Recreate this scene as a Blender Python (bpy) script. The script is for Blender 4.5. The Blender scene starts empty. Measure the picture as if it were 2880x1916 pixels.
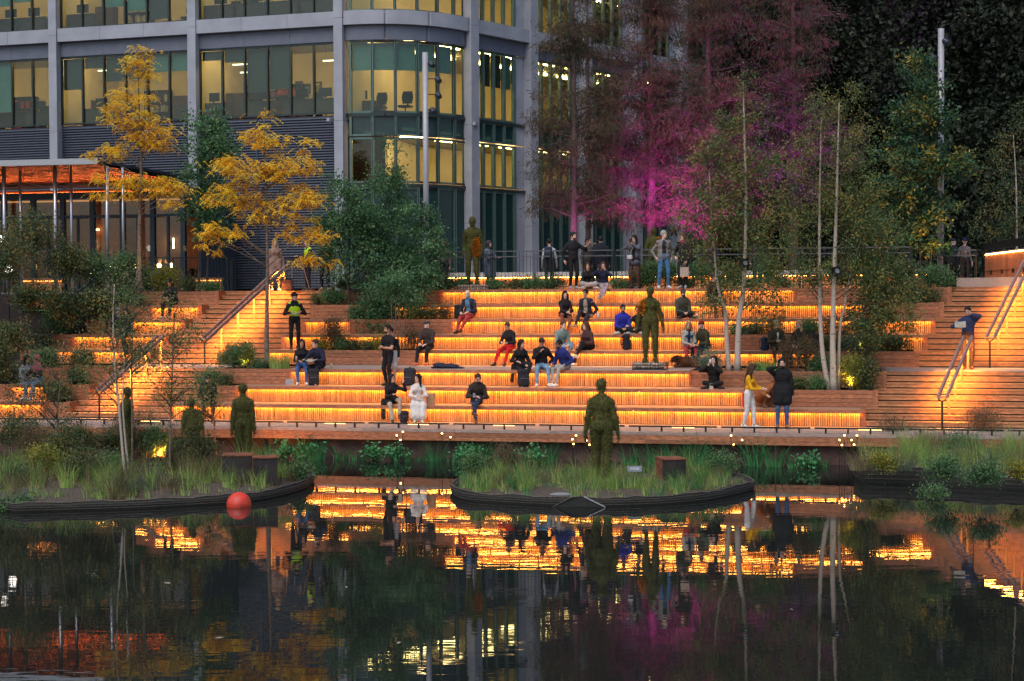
import bpy, math, random
import numpy as np
from mathutils import Vector, Matrix
SC = bpy.context.scene
COL = SC.collection
R = math.radians
random.seed(7)
RNG = np.random.default_rng(11)
# ------------------------------------------------------------------ camera
F_PX, HC = 4595.0, 3.5                       # focal length in photo pixels, eye height over the boardwalk
cam = bpy.data.cameras.new('camera')
cam.sensor_width = 36.0
cam.lens = 36.0 * F_PX / 2880.0
cam.clip_start, cam.clip_end = 0.5, 2000
CAM = bpy.data.objects.new('camera', cam)
COL.objects.link(CAM)
PITCH = math.atan((958 - 830) / F_PX)
CAM.matrix_world = (Matrix.Translation((0, 0, HC)) @ Matrix.Rotation(R(90) - PITCH, 4, 'X') @ Matrix.Rotation(-0.005, 4, 'Z'))
SC.camera = CAM
CM = CAM.matrix_world.copy()
# ------------------------------------------------------------------ sky, sun, exposure
SUN_EL, SUN_AZ = R(54), R(205)               # a soft overcast glow from behind the camera
world = bpy.data.worlds.new('World')
SC.world = world
world.use_nodes = True
wn = world.node_tree.nodes
wl = world.node_tree.links
sky = wn.new('ShaderNodeTexSky')
sky.sky_type = 'NISHITA'
sky.sun_disc = False
sky.sun_elevation = SUN_EL
sky.sun_rotation = SUN_AZ
sky.air_density, sky.dust_density, sky.ozone_density = 1.0, 3.0, 2.0
wn['Background'].inputs[1].default_value = 0.16
wl.new(sky.outputs[0], wn['Background'].inputs[0])
sd = bpy.data.lights.new('sun', 'SUN')
sd.energy = 1.3
sd.angle = R(50)
sd.color = (1.0, 0.98, 0.94)
SUN = bpy.data.objects.new('sun', sd)
COL.objects.link(SUN)
_d = Vector((math.sin(SUN_AZ) * math.cos(SUN_EL), math.cos(SUN_AZ) * math.cos(SUN_EL), math.sin(SUN_EL)))
SUN.rotation_euler = (-_d).to_track_quat('-Z', 'Y').to_euler()
SC.view_settings.view_transform = 'Standard'
SC.view_settings.look = 'None'
SC.view_settings.exposure = 0.0
SC.view_settings.gamma = 1.0
SC.view_settings.use_curve_mapping = False
cy = SC.cycles
cy.use_denoising = True
cy.use_light_tree = True
cy.max_bounces, cy.diffuse_bounces, cy.glossy_bounces = 7, 3, 3
cy.transmission_bounces, cy.transparent_max_bounces = 4, 10
cy.sample_clamp_indirect = 4.0
cy.sample_clamp_direct = 0.0
cy.caustics_reflective = cy.caustics_refractive = False
cy.blur_glossy = 0.5
# ------------------------------------------------------------------ from a photo pixel to a place
def ray(px, py):
    d = CM.to_3x3() @ Vector(((px - 1440) / F_PX, -(py - 958) / F_PX, -1))
    return Vector((0, 0, HC)), d
def atY(px, py, Y):
    o, d = ray(px, py)
    return o + d * ((Y - o.y) / d.y)
def atZ(px, py, z):
    o, d = ray(px, py)
    return o + d * ((z - o.z) / d.z)
def gy(px, Y, z):                            # on the vertical through column px at depth Y, height z
    p = atY(px, 830, Y)
    return Vector((p.x, Y, z))
# terraces: u runs right along the benches, v runs back up the slope
TH = math.atan(0.214)
CT, ST = math.cos(TH), math.sin(TH)
AO = Vector((0, 44.5, 0))
def A(u, v, z):
    return Vector((AO.x + u * CT + v * ST, AO.y - u * ST + v * CT, z))
def uv_of(p):
    q = p - AO
    return q.x * CT - q.y * ST, q.x * ST + q.y * CT
def U(px, v, z=1.5):                         # u of photo column px on the upright plane v
    o, d = ray(px, 830 + 60 * (3.5 - z))
    n = Vector((ST, CT, 0))
    t = (v + n.dot(AO) - n.dot(o)) / n.dot(d)
    p = o + d * t
    return uv_of(p)[0]
H = 0.46                                     # one tier
FACE = [None, .12, .99, 1.84, 4.47, 5.34, 6.2, 7.06, 7.92]
TOP = [H * i for i in range(9)]
PLAZA, WATER = TOP[8], -0.79
# ------------------------------------------------------------------ mesh helpers
class MB:
    def __init__(s):
        s.v, s.f, s.m = [], [], []
    def quadbox(s, x0, x1, y0, y1, z0, z1, m=0):
        b = len(s.v)
        s.v += [(x0, y0, z0), (x1, y0, z0), (x1, y1, z0), (x0, y1, z0), (x0, y0, z1), (x1, y0, z1), (x1, y1, z1), (x0, y1, z1)]
        for q in ((0, 3, 2, 1), (4, 5, 6, 7), (0, 1, 5, 4), (1, 2, 6, 5), (2, 3, 7, 6), (3, 0, 4, 7)):
            s.f.append(tuple(b + i for i in q))
            s.m.append(m)
        return s
    def obox(s, c, ax, ay, az, m=0):           # box from centre and three half-axis vectors
        b = len(s.v)
        c, ax, ay, az = Vector(c), Vector(ax), Vector(ay), Vector(az)
        for sz in (-1, 1):
            for sx, sy in ((-1, -1), (1, -1), (1, 1), (-1, 1)):
                s.v.append(tuple(c + ax * sx + ay * sy + az * sz))
        for q in ((0, 3, 2, 1), (4, 5, 6, 7), (0, 1, 5, 4), (1, 2, 6, 5), (2, 3, 7, 6), (3, 0, 4, 7)):
            s.f.append(tuple(b + i for i in q))
            s.m.append(m)
        return s
    def bar(s, p, q, w, h, m=0, up=(0, 0, 1)):  # square bar from p to q
        p, q = Vector(p), Vector(q)
        d = (q - p)
        L = d.length
        d.normalize()
        up = Vector(up)
        if abs(d.dot(up)) > .98:
            up = Vector((0, 1, 0))
        sx = d.cross(up).normalized()
        uz = sx.cross(d).normalized()
        return s.obox((p + q) / 2, sx * w / 2, d * L / 2, uz * h / 2, m)
    def tube(s, pts, rad, n=8, m=0, caps=True):
        pts = [Vector(p) for p in pts]
        if not hasattr(rad, '__len__'):
            rad = [rad] * len(pts)
        b0 = len(s.v)
        prev = None
        for i, p in enumerate(pts):
            d = (pts[min(i + 1, len(pts) - 1)] - pts[max(i - 1, 0)])
            d = d.normalized() if d.length > 1e-9 else Vector((0, 0, 1))
            if prev is None:
                a = Vector((0, 0, 1)) if abs(d.z) < .9 else Vector((1, 0, 0))
                e1 = d.cross(a).normalized()
            else:
                e1 = (prev - d * prev.dot(d))
                e1 = e1.normalized() if e1.length > 1e-6 else d.orthogonal().normalized()
            prev = e1
            e2 = d.cross(e1)
            for k in range(n):
                a = 2 * math.pi * k / n
                s.v.append(tuple(p + (e1 * math.cos(a) + e2 * math.sin(a)) * rad[i]))
        for i in range(len(pts) - 1):
            for k in range(n):
                k2 = (k + 1) % n
                s.f.append((b0 + i * n + k, b0 + i * n + k2, b0 + (i + 1) * n + k2, b0 + (i + 1) * n + k))
                s.m.append(m)
        if caps:
            s.f.append(tuple(b0 + k for k in reversed(range(n))))
            s.f.append(tuple(b0 + (len(pts) - 1) * n + k for k in range(n)))
            s.m += [m, m]
        return s
    def lathe(s, prof, c=(0, 0, 0), n=16, m=0):  # prof: (r, z) list
        b = len(s.v)
        for r, z in prof:
            for k in range(n):
                a = 2 * math.pi * k / n
                s.v.append((c[0] + r * math.cos(a), c[1] + r * math.sin(a), c[2] + z))
        for i in range(len(prof) - 1):
            for k in range(n):
                k2 = (k + 1) % n
                s.f.append((b + i * n + k, b + i * n + k2, b + (i + 1) * n + k2, b + (i + 1) * n + k))
                s.m.append(m)
        return s
    def sphere(s, c, r, n=12, rings=8, m=0, sq=(1, 1, 1)):
        b = len(s.v)
        for i in range(rings + 1):
            t = math.pi * i / rings
            for k in range(n):
                a = 2 * math.pi * k / n
                s.v.append((c[0] + r * sq[0] * math.sin(t) * math.cos(a), c[1] + r * sq[1] * math.sin(t) * math.sin(a), c[2] + r * sq[2] * math.cos(t)))
        for i in range(rings):
            for k in range(n):
                k2 = (k + 1) % n
                s.f.append((b + i * n + k, b + (i + 1) * n + k, b + (i + 1) * n + k2, b + i * n + k2))
                s.m.append(m)
        return s
    def poly(s, pts, m=0):
        b = len(s.v)
        s.v += [tuple(p) for p in pts]
        s.f.append(tuple(range(b, b + len(pts))))
        s.m.append(m)
        return s
    def prism(s, pts, z0, z1, m=0):              # closed outline (x, y), extruded
        n = len(pts)
        b = len(s.v)
        s.v += [(p[0], p[1], z0) for p in pts] + [(p[0], p[1], z1) for p in pts]
        s.f.append(tuple(b + i for i in reversed(range(n))))
        s.f.append(tuple(b + n + i for i in range(n)))
        s.m += [m, m]
        for i in range(n):
            j = (i + 1) % n
            s.f.append((b + i, b + j, b + n + j, b + n + i))
            s.m.append(m)
        return s
    def mesh(s, name, mats, smooth=False):
        me = bpy.data.meshes.new(name)
        me.from_pydata(s.v, [], s.f)
        for mm in (mats if isinstance(mats, (list, tuple)) else [mats]):
            me.materials.append(mm)
        if any(s.m):
            me.polygons.foreach_set('material_index', s.m)
        if smooth:
            me.polygons.foreach_set('use_smooth', [True] * len(me.polygons))
        me.update()
        return me
    def build(s, name, mats, parent=None, smooth=False):
        return link(name, s.mesh(name, mats, smooth), parent)
def link(name, me, parent=None, loc=None, rz=None, scale=None):
    o = bpy.data.objects.new(name, me)
    COL.objects.link(o)
    if parent is not None:
        o.parent = parent
    if loc is not None:
        o.location = loc
    if rz is not None:
        o.rotation_euler = (0, 0, rz)
    if scale is not None:
        o.scale = scale
    return o
def np_mesh(name, V, Fq, mats, mi=None, smooth=False):   # vertices (n,3), quads or tris (m,k) of one size
    me = bpy.data.meshes.new(name)
    V = np.asarray(V, dtype=np.float32)
    Fq = np.asarray(Fq, dtype=np.int32)
    k = Fq.shape[1]
    me.vertices.add(len(V))
    me.vertices.foreach_set('co', V.ravel())
    me.loops.add(Fq.size)
    me.loops.foreach_set('vertex_index', Fq.ravel())
    me.polygons.add(len(Fq))
    me.polygons.foreach_set('loop_start', np.arange(0, Fq.size, k, dtype=np.int32))
    me.polygons.foreach_set('loop_total', np.full(len(Fq), k, dtype=np.int32))
    for mm in (mats if isinstance(mats, (list, tuple)) else [mats]):
        me.materials.append(mm)
    if mi is not None:
        me.polygons.foreach_set('material_index', np.asarray(mi, dtype=np.int32))
    me.polygons.foreach_set('use_smooth', np.full(len(Fq), smooth, dtype=bool))
    me.update(calc_edges=True)
    return me
def tag(o, label=None, cat=None, group=None, kind=None):
    if label: o['label'] = label
    if cat: o['category'] = cat
    if group: o['group'] = group
    if kind: o['kind'] = kind
    return o
def thing(name, label, cat, loc=(0, 0, 0), rz=0, group=None):
    o = bpy.data.objects.new(name, None)
    o.empty_display_size = .2
    COL.objects.link(o)
    o.location = loc
    o.rotation_euler = (0, 0, rz)
    return tag(o, label, cat, group)
# ------------------------------------------------------------------ materials
def _new(name):
    m = bpy.data.materials.new(name)
    m.use_nodes = True
    nt = m.node_tree
    return m, nt, nt.nodes, nt.links, nt.nodes['Principled BSDF']
_MC = {}
def mat(name, col, rough=.7, isl=0.0, metal=0.0, var=.15, scale=6.0, bump=0.0, bscale=40., spec=.5, aniso=None, rnd=0.0, coat=0.0):
    if name in _MC:
        return _MC[name]
    m, nt, N, L, P = _new(name)
    P.inputs['Roughness'].default_value = rough
    P.inputs['Metallic'].default_value = metal
    P.inputs['Specular IOR Level'].default_value = spec
    if coat:
        P.inputs['Coat Weight'].default_value = coat
    g = N.new('ShaderNodeNewGeometry')
    mp = N.new('ShaderNodeMapping')
    mp.inputs['Rotation'].default_value = (0, 0, TH)
    if aniso:
        mp.inputs['Scale'].default_value = aniso
    L.new(g.outputs['Position'], mp.inputs[0])
    nz = N.new('ShaderNodeTexNoise')
    nz.inputs['Scale'].default_value = scale
    nz.inputs['Detail'].default_value = 5
    L.new(mp.outputs[0], nz.inputs['Vector'])
    rp = N.new('ShaderNodeValToRGB')
    c = np.array(col)
    lo, hi = np.clip(c * (1 - var * 1.6), 0, 1), np.clip(c * (1 + var * 1.4), 0, 1)
    rp.color_ramp.elements[0].position, rp.color_ramp.elements[1].position = .3, .72
    rp.color_ramp.elements[0].color = (*lo, 1)
    rp.color_ramp.elements[1].color = (*hi, 1)
    L.new(nz.outputs['Fac'], rp.inputs[0])
    out = rp.outputs[0]
    if rnd:
        oi = N.new('ShaderNodeObjectInfo')
        mr = N.new('ShaderNodeMapRange')
        mr.inputs['To Min'].default_value, mr.inputs['To Max'].default_value = 1 - rnd, 1 + rnd
        L.new(oi.outputs['Random'], mr.inputs['Value'])
        hs = N.new('ShaderNodeHueSaturation')
        L.new(out, hs.inputs['Color'])
        L.new(mr.outputs[0], hs.inputs['Value'])
        out = hs.outputs[0]
    if isl:
        mr = N.new('ShaderNodeMapRange')
        mr.inputs['To Min'].default_value, mr.inputs['To Max'].default_value = 1 - isl, 1 + isl
        L.new(g.outputs['Random Per Island'], mr.inputs['Value'])
        hs = N.new('ShaderNodeHueSaturation')
        L.new(out, hs.inputs['Color'])
        L.new(mr.outputs[0], hs.inputs['Value'])
        out = hs.outputs[0]
    L.new(out, P.inputs['Base Color'])
    if bump:
        n2 = N.new('ShaderNodeTexNoise')
        n2.inputs['Scale'].default_value = bscale
        n2.inputs['Detail'].default_value = 3
        L.new(mp.outputs[0], n2.inputs['Vector'])
        b = N.new('ShaderNodeBump')
        b.inputs['Strength'].default_value = bump
        b.inputs['Distance'].default_value = .02
        L.new(n2.outputs['Fac'], b.inputs['Height'])
        L.new(b.outputs[0], P.inputs['Normal'])
    _MC[name] = m
    return m
def emit(name, col, s):
    if name in _MC:
        return _MC[name]
    m, nt, N, L, P = _new(name)
    e = N.new('ShaderNodeEmission')
    e.inputs[0].default_value = (*col, 1)
    e.inputs[1].default_value = s
    L.new(e.outputs[0], N['Material Output'].inputs[0])
    _MC[name] = m
    return m
def leafmat(name, cols, rough=.55, trans=.25):   # colour picked leaf by leaf (stored attribute), part of the light passes through
    if name in _MC:
        return _MC[name]
    m, nt, N, L, P = _new(name)
    at = N.new('ShaderNodeAttribute')
    at.attribute_name = 'leaf'
    rp = N.new('ShaderNodeValToRGB')
    cr = rp.color_ramp
    n = len(cols)
    cr.elements[0].color = (*cols[0], 1)
    cr.elements[1].color = (*cols[-1], 1)
    for i in range(1, n - 1):
        e = cr.elements.new(i / (n - 1))
        e.color = (*cols[i], 1)
    L.new(at.outputs['Fac'], rp.inputs[0])
    L.new(rp.outputs[0], P.inputs['Base Color'])
    P.inputs['Roughness'].default_value = rough
    P.inputs['Specular IOR Level'].default_value = .3
    tr = N.new('ShaderNodeBsdfTranslucent')
    L.new(rp.outputs[0], tr.inputs[0])
    mx = N.new('ShaderNodeMixShader')
    mx.inputs[0].default_value = trans
    L.new(P.outputs[0], mx.inputs[1])
    L.new(tr.outputs[0], mx.inputs[2])
    L.new(mx.outputs[0], N['Material Output'].inputs[0])
    _MC[name] = m
    return m
def glass(name, tint=(.75, .9, .88), refl=1.0, body=None, opac=0.0):
    if name in _MC:
        return _MC[name]
    m, nt, N, L, P = _new(name)
    t = N.new('ShaderNodeBsdfTransparent')
    t.inputs[0].default_value = (*tint, 1)
    gl = N.new('ShaderNodeBsdfGlossy')
    gl.inputs['Roughness'].default_value = .02
    fr = N.new('ShaderNodeLayerWeight')
    fr.inputs[0].default_value = .5
    pw = N.new('ShaderNodeMath')
    pw.operation = 'POWER'
    pw.inputs[1].default_value = 5
    L.new(fr.outputs['Facing'], pw.inputs[0])
    mu = N.new('ShaderNodeMath')
    mu.operation = 'MULTIPLY_ADD'
    mu.inputs[1].default_value = .9
    mu.inputs[2].default_value = .04 * refl
    L.new(pw.outputs[0], mu.inputs[0])
    mx = N.new('ShaderNodeMixShader')
    L.new(mu.outputs[0], mx.inputs[0])
    if opac:
        df = N.new('ShaderNodeBsdfDiffuse')
        df.inputs[0].default_value = (*body, 1)
        m2 = N.new('ShaderNodeMixShader')
        m2.inputs[0].default_value = opac
        L.new(t.outputs[0], m2.inputs[1])
        L.new(df.outputs[0], m2.inputs[2])
        L.new(m2.outputs[0], mx.inputs[1])
    else:
        L.new(t.outputs[0], mx.inputs[1])
    L.new(gl.outputs[0], mx.inputs[2])
    L.new(mx.outputs[0], N['Material Output'].inputs[0])
    _MC[name] = m
    return m
GR = (1.2, 14, 14)                               # wood grain runs along the benches
M_WOOD = mat('hardwood', (.35, .13, .058), .55, var=.28, scale=2.2, aniso=GR, bump=.25, bscale=6, rnd=.22)
M_WOODL = mat('hardwood_tread', (.40, .21, .13), .6, var=.22, scale=2.2, aniso=GR, bump=.2, bscale=6, rnd=.12)
M_STEP = mat('step_timber', (.46, .20, .085), .55, var=.25, scale=2.0, aniso=GR, bump=.25, bscale=6, rnd=.2)
M_SLAT = mat('slat_timber', (.48, .245, .09), .6, isl=.26, var=.22, scale=9, aniso=(6, 6, 1))
M_BACK = mat('dark_backing', (.02, .013, .01), .9)
M_GREYW = mat('weathered_deck', (.34, .25, .21), .7, var=.18, scale=2.5, aniso=GR, bump=.2, bscale=6, rnd=.12)
M_BLACK = mat('black_steel', (.012, .013, .014), .45, metal=.3, var=.1)
M_STEEL = mat('brushed_steel', (.42, .42, .45), .32, metal=.9, var=.08, scale=20)
M_GALV = mat('grey_pole_paint', (.36, .36, .39), .5, metal=.2, var=.06)
M_CORTEN = mat('weathering_steel', (.20, .065, .03), .85, var=.4, scale=7, bump=.3)
M_SOIL = mat('planter_soil', (.045, .03, .02), .95, var=.4, scale=14, bump=.8)
M_CONC = mat('pale_concrete', (.42, .40, .38), .85, var=.12, scale=3, bump=.15)
M_PAVE = mat('plaza_paving', (.28, .27, .27), .8, var=.15, scale=2.2, bump=.1)
LEDC = (1.0, .395, .062)
E_LED = emit('led_warm', LEDC, 50.0)
E_LED1, E_LED2 = emit('led_warm_dim', LEDC, 38.0), emit('led_warm_hot', LEDC, 62.0)
E_LEDK = emit('led_kerb', (1.0, .5, .15), 9.0)
E_LEDS = emit('led_rail', (1.0, .40, .06), 520.0)
UNIT = MB().quadbox(-.5, .5, -.5, .5, -.5, .5)
_UM = {}
def unitbox(m):
    if m.name not in _UM:
        _UM[m.name] = UNIT.mesh('board', m)
    return _UM[m.name]
def board(name, parent, x0, x1, y0, y1, z0, z1, m):
    return link(name, unitbox(m), parent, ((x0 + x1) / 2, (y0 + y1) / 2, (z0 + z1) / 2), None, (x1 - x0, y1 - y0, z1 - z0))
def spans(a, b, step, jit=.0):
    n = max(1, int(round((b - a) / step)))
    xs = [a + (b - a) * i / n for i in range(n + 1)]
    if jit:
        for i in range(1, n):
            xs[i] += random.uniform(-jit, jit)
    return list(zip(xs[:-1], xs[1:]))
# ------------------------------------------------------------------ water
def water_mat():
    m, nt, N, L, P = _new('pond_water')
    P.inputs['Base Color'].default_value = (.013, .015, .013, 1)
    P.inputs['Roughness'].default_value = .008
    P.inputs['IOR'].default_value = 1.33
    P.inputs['Specular IOR Level'].default_value = .62
    g = N.new('ShaderNodeNewGeometry')
    hs = []
    for sc, det, amp in (((.45, 1.4, 1), 1, .5), ((1.3, 4.6, 1), 1, .30), ((4, 14, 1), 1, .035)):
        mp = N.new('ShaderNodeMapping')
        mp.inputs['Scale'].default_value = sc
        L.new(g.outputs['Position'], mp.inputs[0])
        n = N.new('ShaderNodeTexNoise')
        n.inputs['Scale'].default_value = 1
        n.inputs['Detail'].default_value = det
        n.inputs['Distortion'].default_value = .6
        L.new(mp.outputs[0], n.inputs['Vector'])
        mu = N.new('ShaderNodeMath')
        mu.operation = 'MULTIPLY'
        mu.inputs[1].default_value = amp
        L.new(n.outputs['Fac'], mu.inputs[0])
        hs.append(mu)
    a = hs[0].outputs[0]
    for h in hs[1:]:
        ad = N.new('ShaderNodeMath')
        L.new(a, ad.inputs[0])
        L.new(h.outputs[0], ad.inputs[1])
        a = ad.outputs[0]
    b = N.new('ShaderNodeBump')
    b.inputs['Strength'].default_value = 1.0
    b.inputs['Distance'].default_value = .0024
    L.new(a, b.inputs['Height'])
    L.new(b.outputs[0], P.inputs['Normal'])
    return m
M_WATER = water_mat()
w = MB().poly([(-90, -40, WATER), (90, -40, WATER), (90, 60, WATER), (-90, 60, WATER)]).build('water', M_WATER)
tag(w, kind='structure')
# ground under and behind everything, out to the horizon
g = MB().poly([(-900, 46, -1.6), (900, 46, -1.6), (900, 900, -1.6), (-900, 900, -1.6)]).build('ground', M_SOIL)
tag(g, kind='structure')
g = MB().poly([(-900, -900, -1.7), (900, -900, -1.7), (900, 46, -1.7), (-900, 46, -1.7)]).build('pond_bed', M_SOIL)
tag(g, kind='structure')
# ------------------------------------------------------------------ terraces
def amph(name, label, cat, group=None):          # a thing whose parts are laid out in (u, v, z)
    o = thing(name, label, cat, AO, -TH, group)
    return o
SEG = {1: [('S', 481, 2426)], 2: [('P', 560, 661), ('S', 667, 2089), ('P', 2095, 2462)],
       3: [('P', 628, 812), ('S', 818, 1938), ('P', 1944, 2486)],
       4: [('S', 752, 862), ('P', 868, 1170), ('S', 1178, 2295), ('P', 2300, 2578)],
       5: [('S', 797, 2041), ('P', 2048, 2497), ('S', 2503, 2601)],
       6: [('S', 855, 979), ('P', 986, 1266), ('S', 1274, 2624)],
       7: [('P', 880, 1106), ('S', 1115, 2430), ('P', 2436, 2648)],
       8: [('P', 914, 1238), ('S', 1246, 2232), ('P', 2238, 2670)]}
SEGL = {1: [('S', -60, 120), ('P', 126, 190)], 2: [('P', -60, 27), ('S', 33, 173), ('P', 179, 245)], 3: [('P', 60, 300)],
        4: [('P', 60, 154), ('S', 160, 418)], 5: [('P', 140, 203), ('S', 209, 467)], 6: [('P', 248, 338), ('S', 344, 514)],
        7: [('P', 330, 424), ('S', 430, 559)], 8: [('P', 350, 610)]}
ORD = ['', 'lowest', 'second', 'third', 'fourth', 'fifth', 'sixth', 'seventh', 'topmost']
NEXTV = lambda i: FACE[i + 1] if i < 8 else FACE[8] + .95
def slat_row(parent, u0, u1, i):
    v, z0, z1 = FACE[i], TOP[i - 1], TOP[i] - .105
    pitch, wd = .0600, .044
    n = int((u1 - u0) / pitch)
    V, Fc = [], []
    b = MB()
    for k in range(n):
        x = u0 + (k + .5) * (u1 - u0) / n
        dx = random.uniform(-.003, .003)
        b.quadbox(x - wd / 2 + dx, x + wd / 2 + dx, v, v + .03 + random.uniform(0, .004), z0 + .012, z1)
    o = b.build('slats', M_SLAT, parent)
    o['kind'] = 'stuff'
def bench(i, segs, side):
    nS = sum(1 for s in segs if s[0] == 'S')
    root = None
    for k, (t, a, b) in enumerate(segs):
        v, zb, zt, nv = FACE[i], TOP[i - 1], TOP[i], NEXTV(i)
        u0, u1 = U(a, v, zb + .2), U(b, v, zb + .2)
        if t == 'S':
            if root is None:
                where = {'M': 'middle', 'L': 'left hand'}[side]
                root = amph('timber_bench', f'{ORD[i]} tier of the {where} timber benches with glowing slats under its edge', 'bench', 'lit timber benches')
            board('backing', root, u0, u1, v + .037, v + .06, zb, zt - .06, M_BACK)
            slat_row(root, u0, u1, i)
            board('end_trim', root, u0 - .045, u0 - .003, v - .012, v + .06, zb + .003, zt - .1, M_WOOD)
            board('end_trim', root, u1 + .003, u1 + .045, v - .012, v + .06, zb + .003, zt - .1, M_WOOD)
            for s0, s1 in spans(u0 - .04, u1 + .04, 3.1, .5):
                board('nosing_board', root, s0 + .003, s1 - .003, v - .155, v - .125, zt - .098, zt - .004, M_WOOD)
                d = nv - (v - .155)
                for q in range(3 if i != 3 else 7):
                    w_ = d / (3 if i != 3 else 7)
                    board('seat_board', root, s0 + .002, s1 - .002, v - .152 + q * w_, v - .152 + (q + 1) * w_ - .007, zt - .035, zt, M_WOODL if i != 3 else M_GREYW)
            ls = MB()
            for s0, s1 in spans(u0 + .02, u1 - .02, .62):
                ls.quadbox(s0 + .025, s1 - .025, v - .088, v - .036, zt - .0985, zt - .083, random.choice((0, 0, 1, 2)))
            ls.build('led_strip', [E_LED, E_LED1, E_LED2], root)
        else:
            pl = amph('timber_planter', '', 'planter', 'timber planters among the tiers')
            PLANTERS.append((pl, i, side, a, b, u0, u1))
            hgt = zt - zb
            for q in range(4):
                z0 = zb + .01 + q * (hgt - .01) / 4
                for s0, s1 in spans(u0 + .0, u1, 2.8, .4):
                    board('board', pl, s0 + .002, s1 - .002, v, v + .035, z0, z0 + (hgt - .01) / 4 - .008, M_WOOD)
            board('backing', pl, u0, u1, v + .037, v + .05, zb, zt - .02, M_BACK)
            for uu in ((u0 - .05, u0 - .003), (u1 + .003, u1 + .07)):
                board('end_post', pl, uu[0], uu[1], v - .02, min(nv, v + .87), zb + .002, zt + .004, M_WOOD)
            board('soil', pl, u0, u1, v + .052, nv - .004, zb + .05, zt - .05, M_SOIL)
PLANTERS = []
for i in range(1, 9):
    bench(i, SEG[i], 'M')
    bench(i, SEGL[i], 'L')
PLAB = {(2, 'M', 560): 'low timber planter left of the second tier, above the boardwalk', (2, 'M', 2095): 'long low timber planter behind the man in the black coat',
        (3, 'M', 628): 'timber planter holding the front yellow tree', (3, 'M', 1944): 'long timber planter under the pale birch trunks',
        (4, 'M', 868): 'timber planter between the seated couple and the man in the flat cap', (4, 'M', 2300): 'reddish timber planter above the right birches, beside the right stairs',
        (5, 'M', 2048): 'timber planter behind the two people half hidden by grasses', (6, 'M', 986): 'dark timber planter under the thin multi stemmed shrub',
        (7, 'M', 880): 'timber planter under the big green bush, below the topmost tier', (7, 'M', 2436): 'upper right timber planter beside the right stairs, second from the top',
        (8, 'M', 914): 'topmost timber planter behind the big green bush', (8, 'M', 2238): 'topmost right timber planter under the yellow leaved tree',
        (1, 'L', 126): 'lowest left timber planter by the boardwalk', (2, 'L', -60): 'timber planter at the left picture edge beside the pink headscarf',
        (2, 'L', 179): 'low left timber planter right of the pink headscarf', (3, 'L', 60): 'left timber planter behind the pink headscarf',
        (4, 'L', 60): 'short left timber planter at the landing edge', (5, 'L', 140): 'short left timber planter on the fifth tier',
        (6, 'L', 248): 'left timber planter behind the person in the pale hood', (7, 'L', 330): 'left timber planter on the seventh tier by the black railing',
        (8, 'L', 350): 'topmost left timber planter behind the person dressed in black'}
for pl, i, s, a, b, u0, u1 in PLANTERS:
    pl['label'] = PLAB[(i, s, a)]
# solid core under the tiers
core = MB()
for i in range(1, 9):
    for sg in (SEG[i], SEGL[i]):
        u0, u1 = U(sg[0][1], FACE[i], TOP[i]) - (0.02 if sg is SEG[i] else 6), U(sg[-1][2], FACE[i], TOP[i]) + .02
        core.quadbox(u0, u1, FACE[i] + .064, FACE[8] + .9, -1.4 if i == 1 else TOP[i - 1] - .05, TOP[i] - .06)
co = core.build('terrace_core', M_BACK)
co.location, co.rotation_euler = AO, (0, 0, -TH)
tag(co, kind='structure')
# ------------------------------------------------------------------ stairs
def stair(label, lefts, rights, lights):
    st = amph('timber_stairs', label, 'stairs', 'timber stairs')
    sol = MB()
    for i in range(1, 9):
        for k in range(3):
            t = (k / 3)
            def lerp(arr):
                return arr[i]
            v = FACE[i] + .29 * k - .02
            z0, z1 = TOP[i - 1] + H / 3 * k, TOP[i - 1] + H / 3 * (k + 1)
            u0, u1 = U(lerp(lefts), FACE[i], TOP[i - 1]), U(lerp(rights), FACE[i], TOP[i - 1])
            vend = v + .29 if not (k == 2) else NEXTV(i) - .02
            for s0, s1 in spans(u0, u1, 2.6, .5):
                board('riser_board', st, s0 + .002, s1 - .002, v, v + .03, z0 + .034, z1 - .03, M_STEP)
            if not (i == 3 and k == 2):
                for s0, s1 in spans(u0 - .02, u1 + .02, 3.4, .5):
                    board('tread_board', st, s0 + .002, s1 - .002, v - .02, vend + .028, z1 - .028, z1, M_STEP)
            else:
                for q in range(8):
                    dv = (vend - v) / 8
                    board('landing_board', st, u0 - .02, u1 + .02, v - .02 + q * dv, v - .02 + (q + 1) * dv - .006, z1 - .028, z1, M_GREYW)
            sol.quadbox(u0, u1, v + .032, FACE[8] + .88, z0 - .12, z1 - .03)
        for edge, row, sg in ((lefts, SEGL, 1), (rights, SEG, -1)) if 'left' in label else ((lefts, SEG, 1),):
            ue = U(edge[i], FACE[i], TOP[i - 1])
            ur = U(row[i][-1][2], FACE[i], TOP[i - 1]) + .045 if sg == 1 else U(row[i][0][1], FACE[i], TOP[i - 1]) - .045
            a_, b_ = (ur, ue - .003) if sg == 1 else (ue + .003, ur)
            a_, b_ = a_ - (.1 if sg == 1 else 0), b_ + (0 if sg == 1 else .1)
            if b_ - a_ > .01:
                board('cheek_board', st, a_, b_, FACE[i] - .013, NEXTV(i) + .02, TOP[i - 1] + .001, TOP[i] + .003, M_WOOD)
    sol.build('carcass', M_BACK, st)
    return st
stair('broad left timber stairs glowing orange under the diagonal handrails', [None, 190, 245, 300, 425, 475, 522, 568, 616], [None, 474, 553, 622, 745, 790, 848, 873, 907], None)
stair('broad right timber stairs glowing orange, leading up to the ramp', [None, 2437, 2470, 2494, 2585, 2610, 2632, 2654, 2676], [None, 2960, 2985, 3005, 3070, 3090, 3110, 3130, 3150], None)
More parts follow.
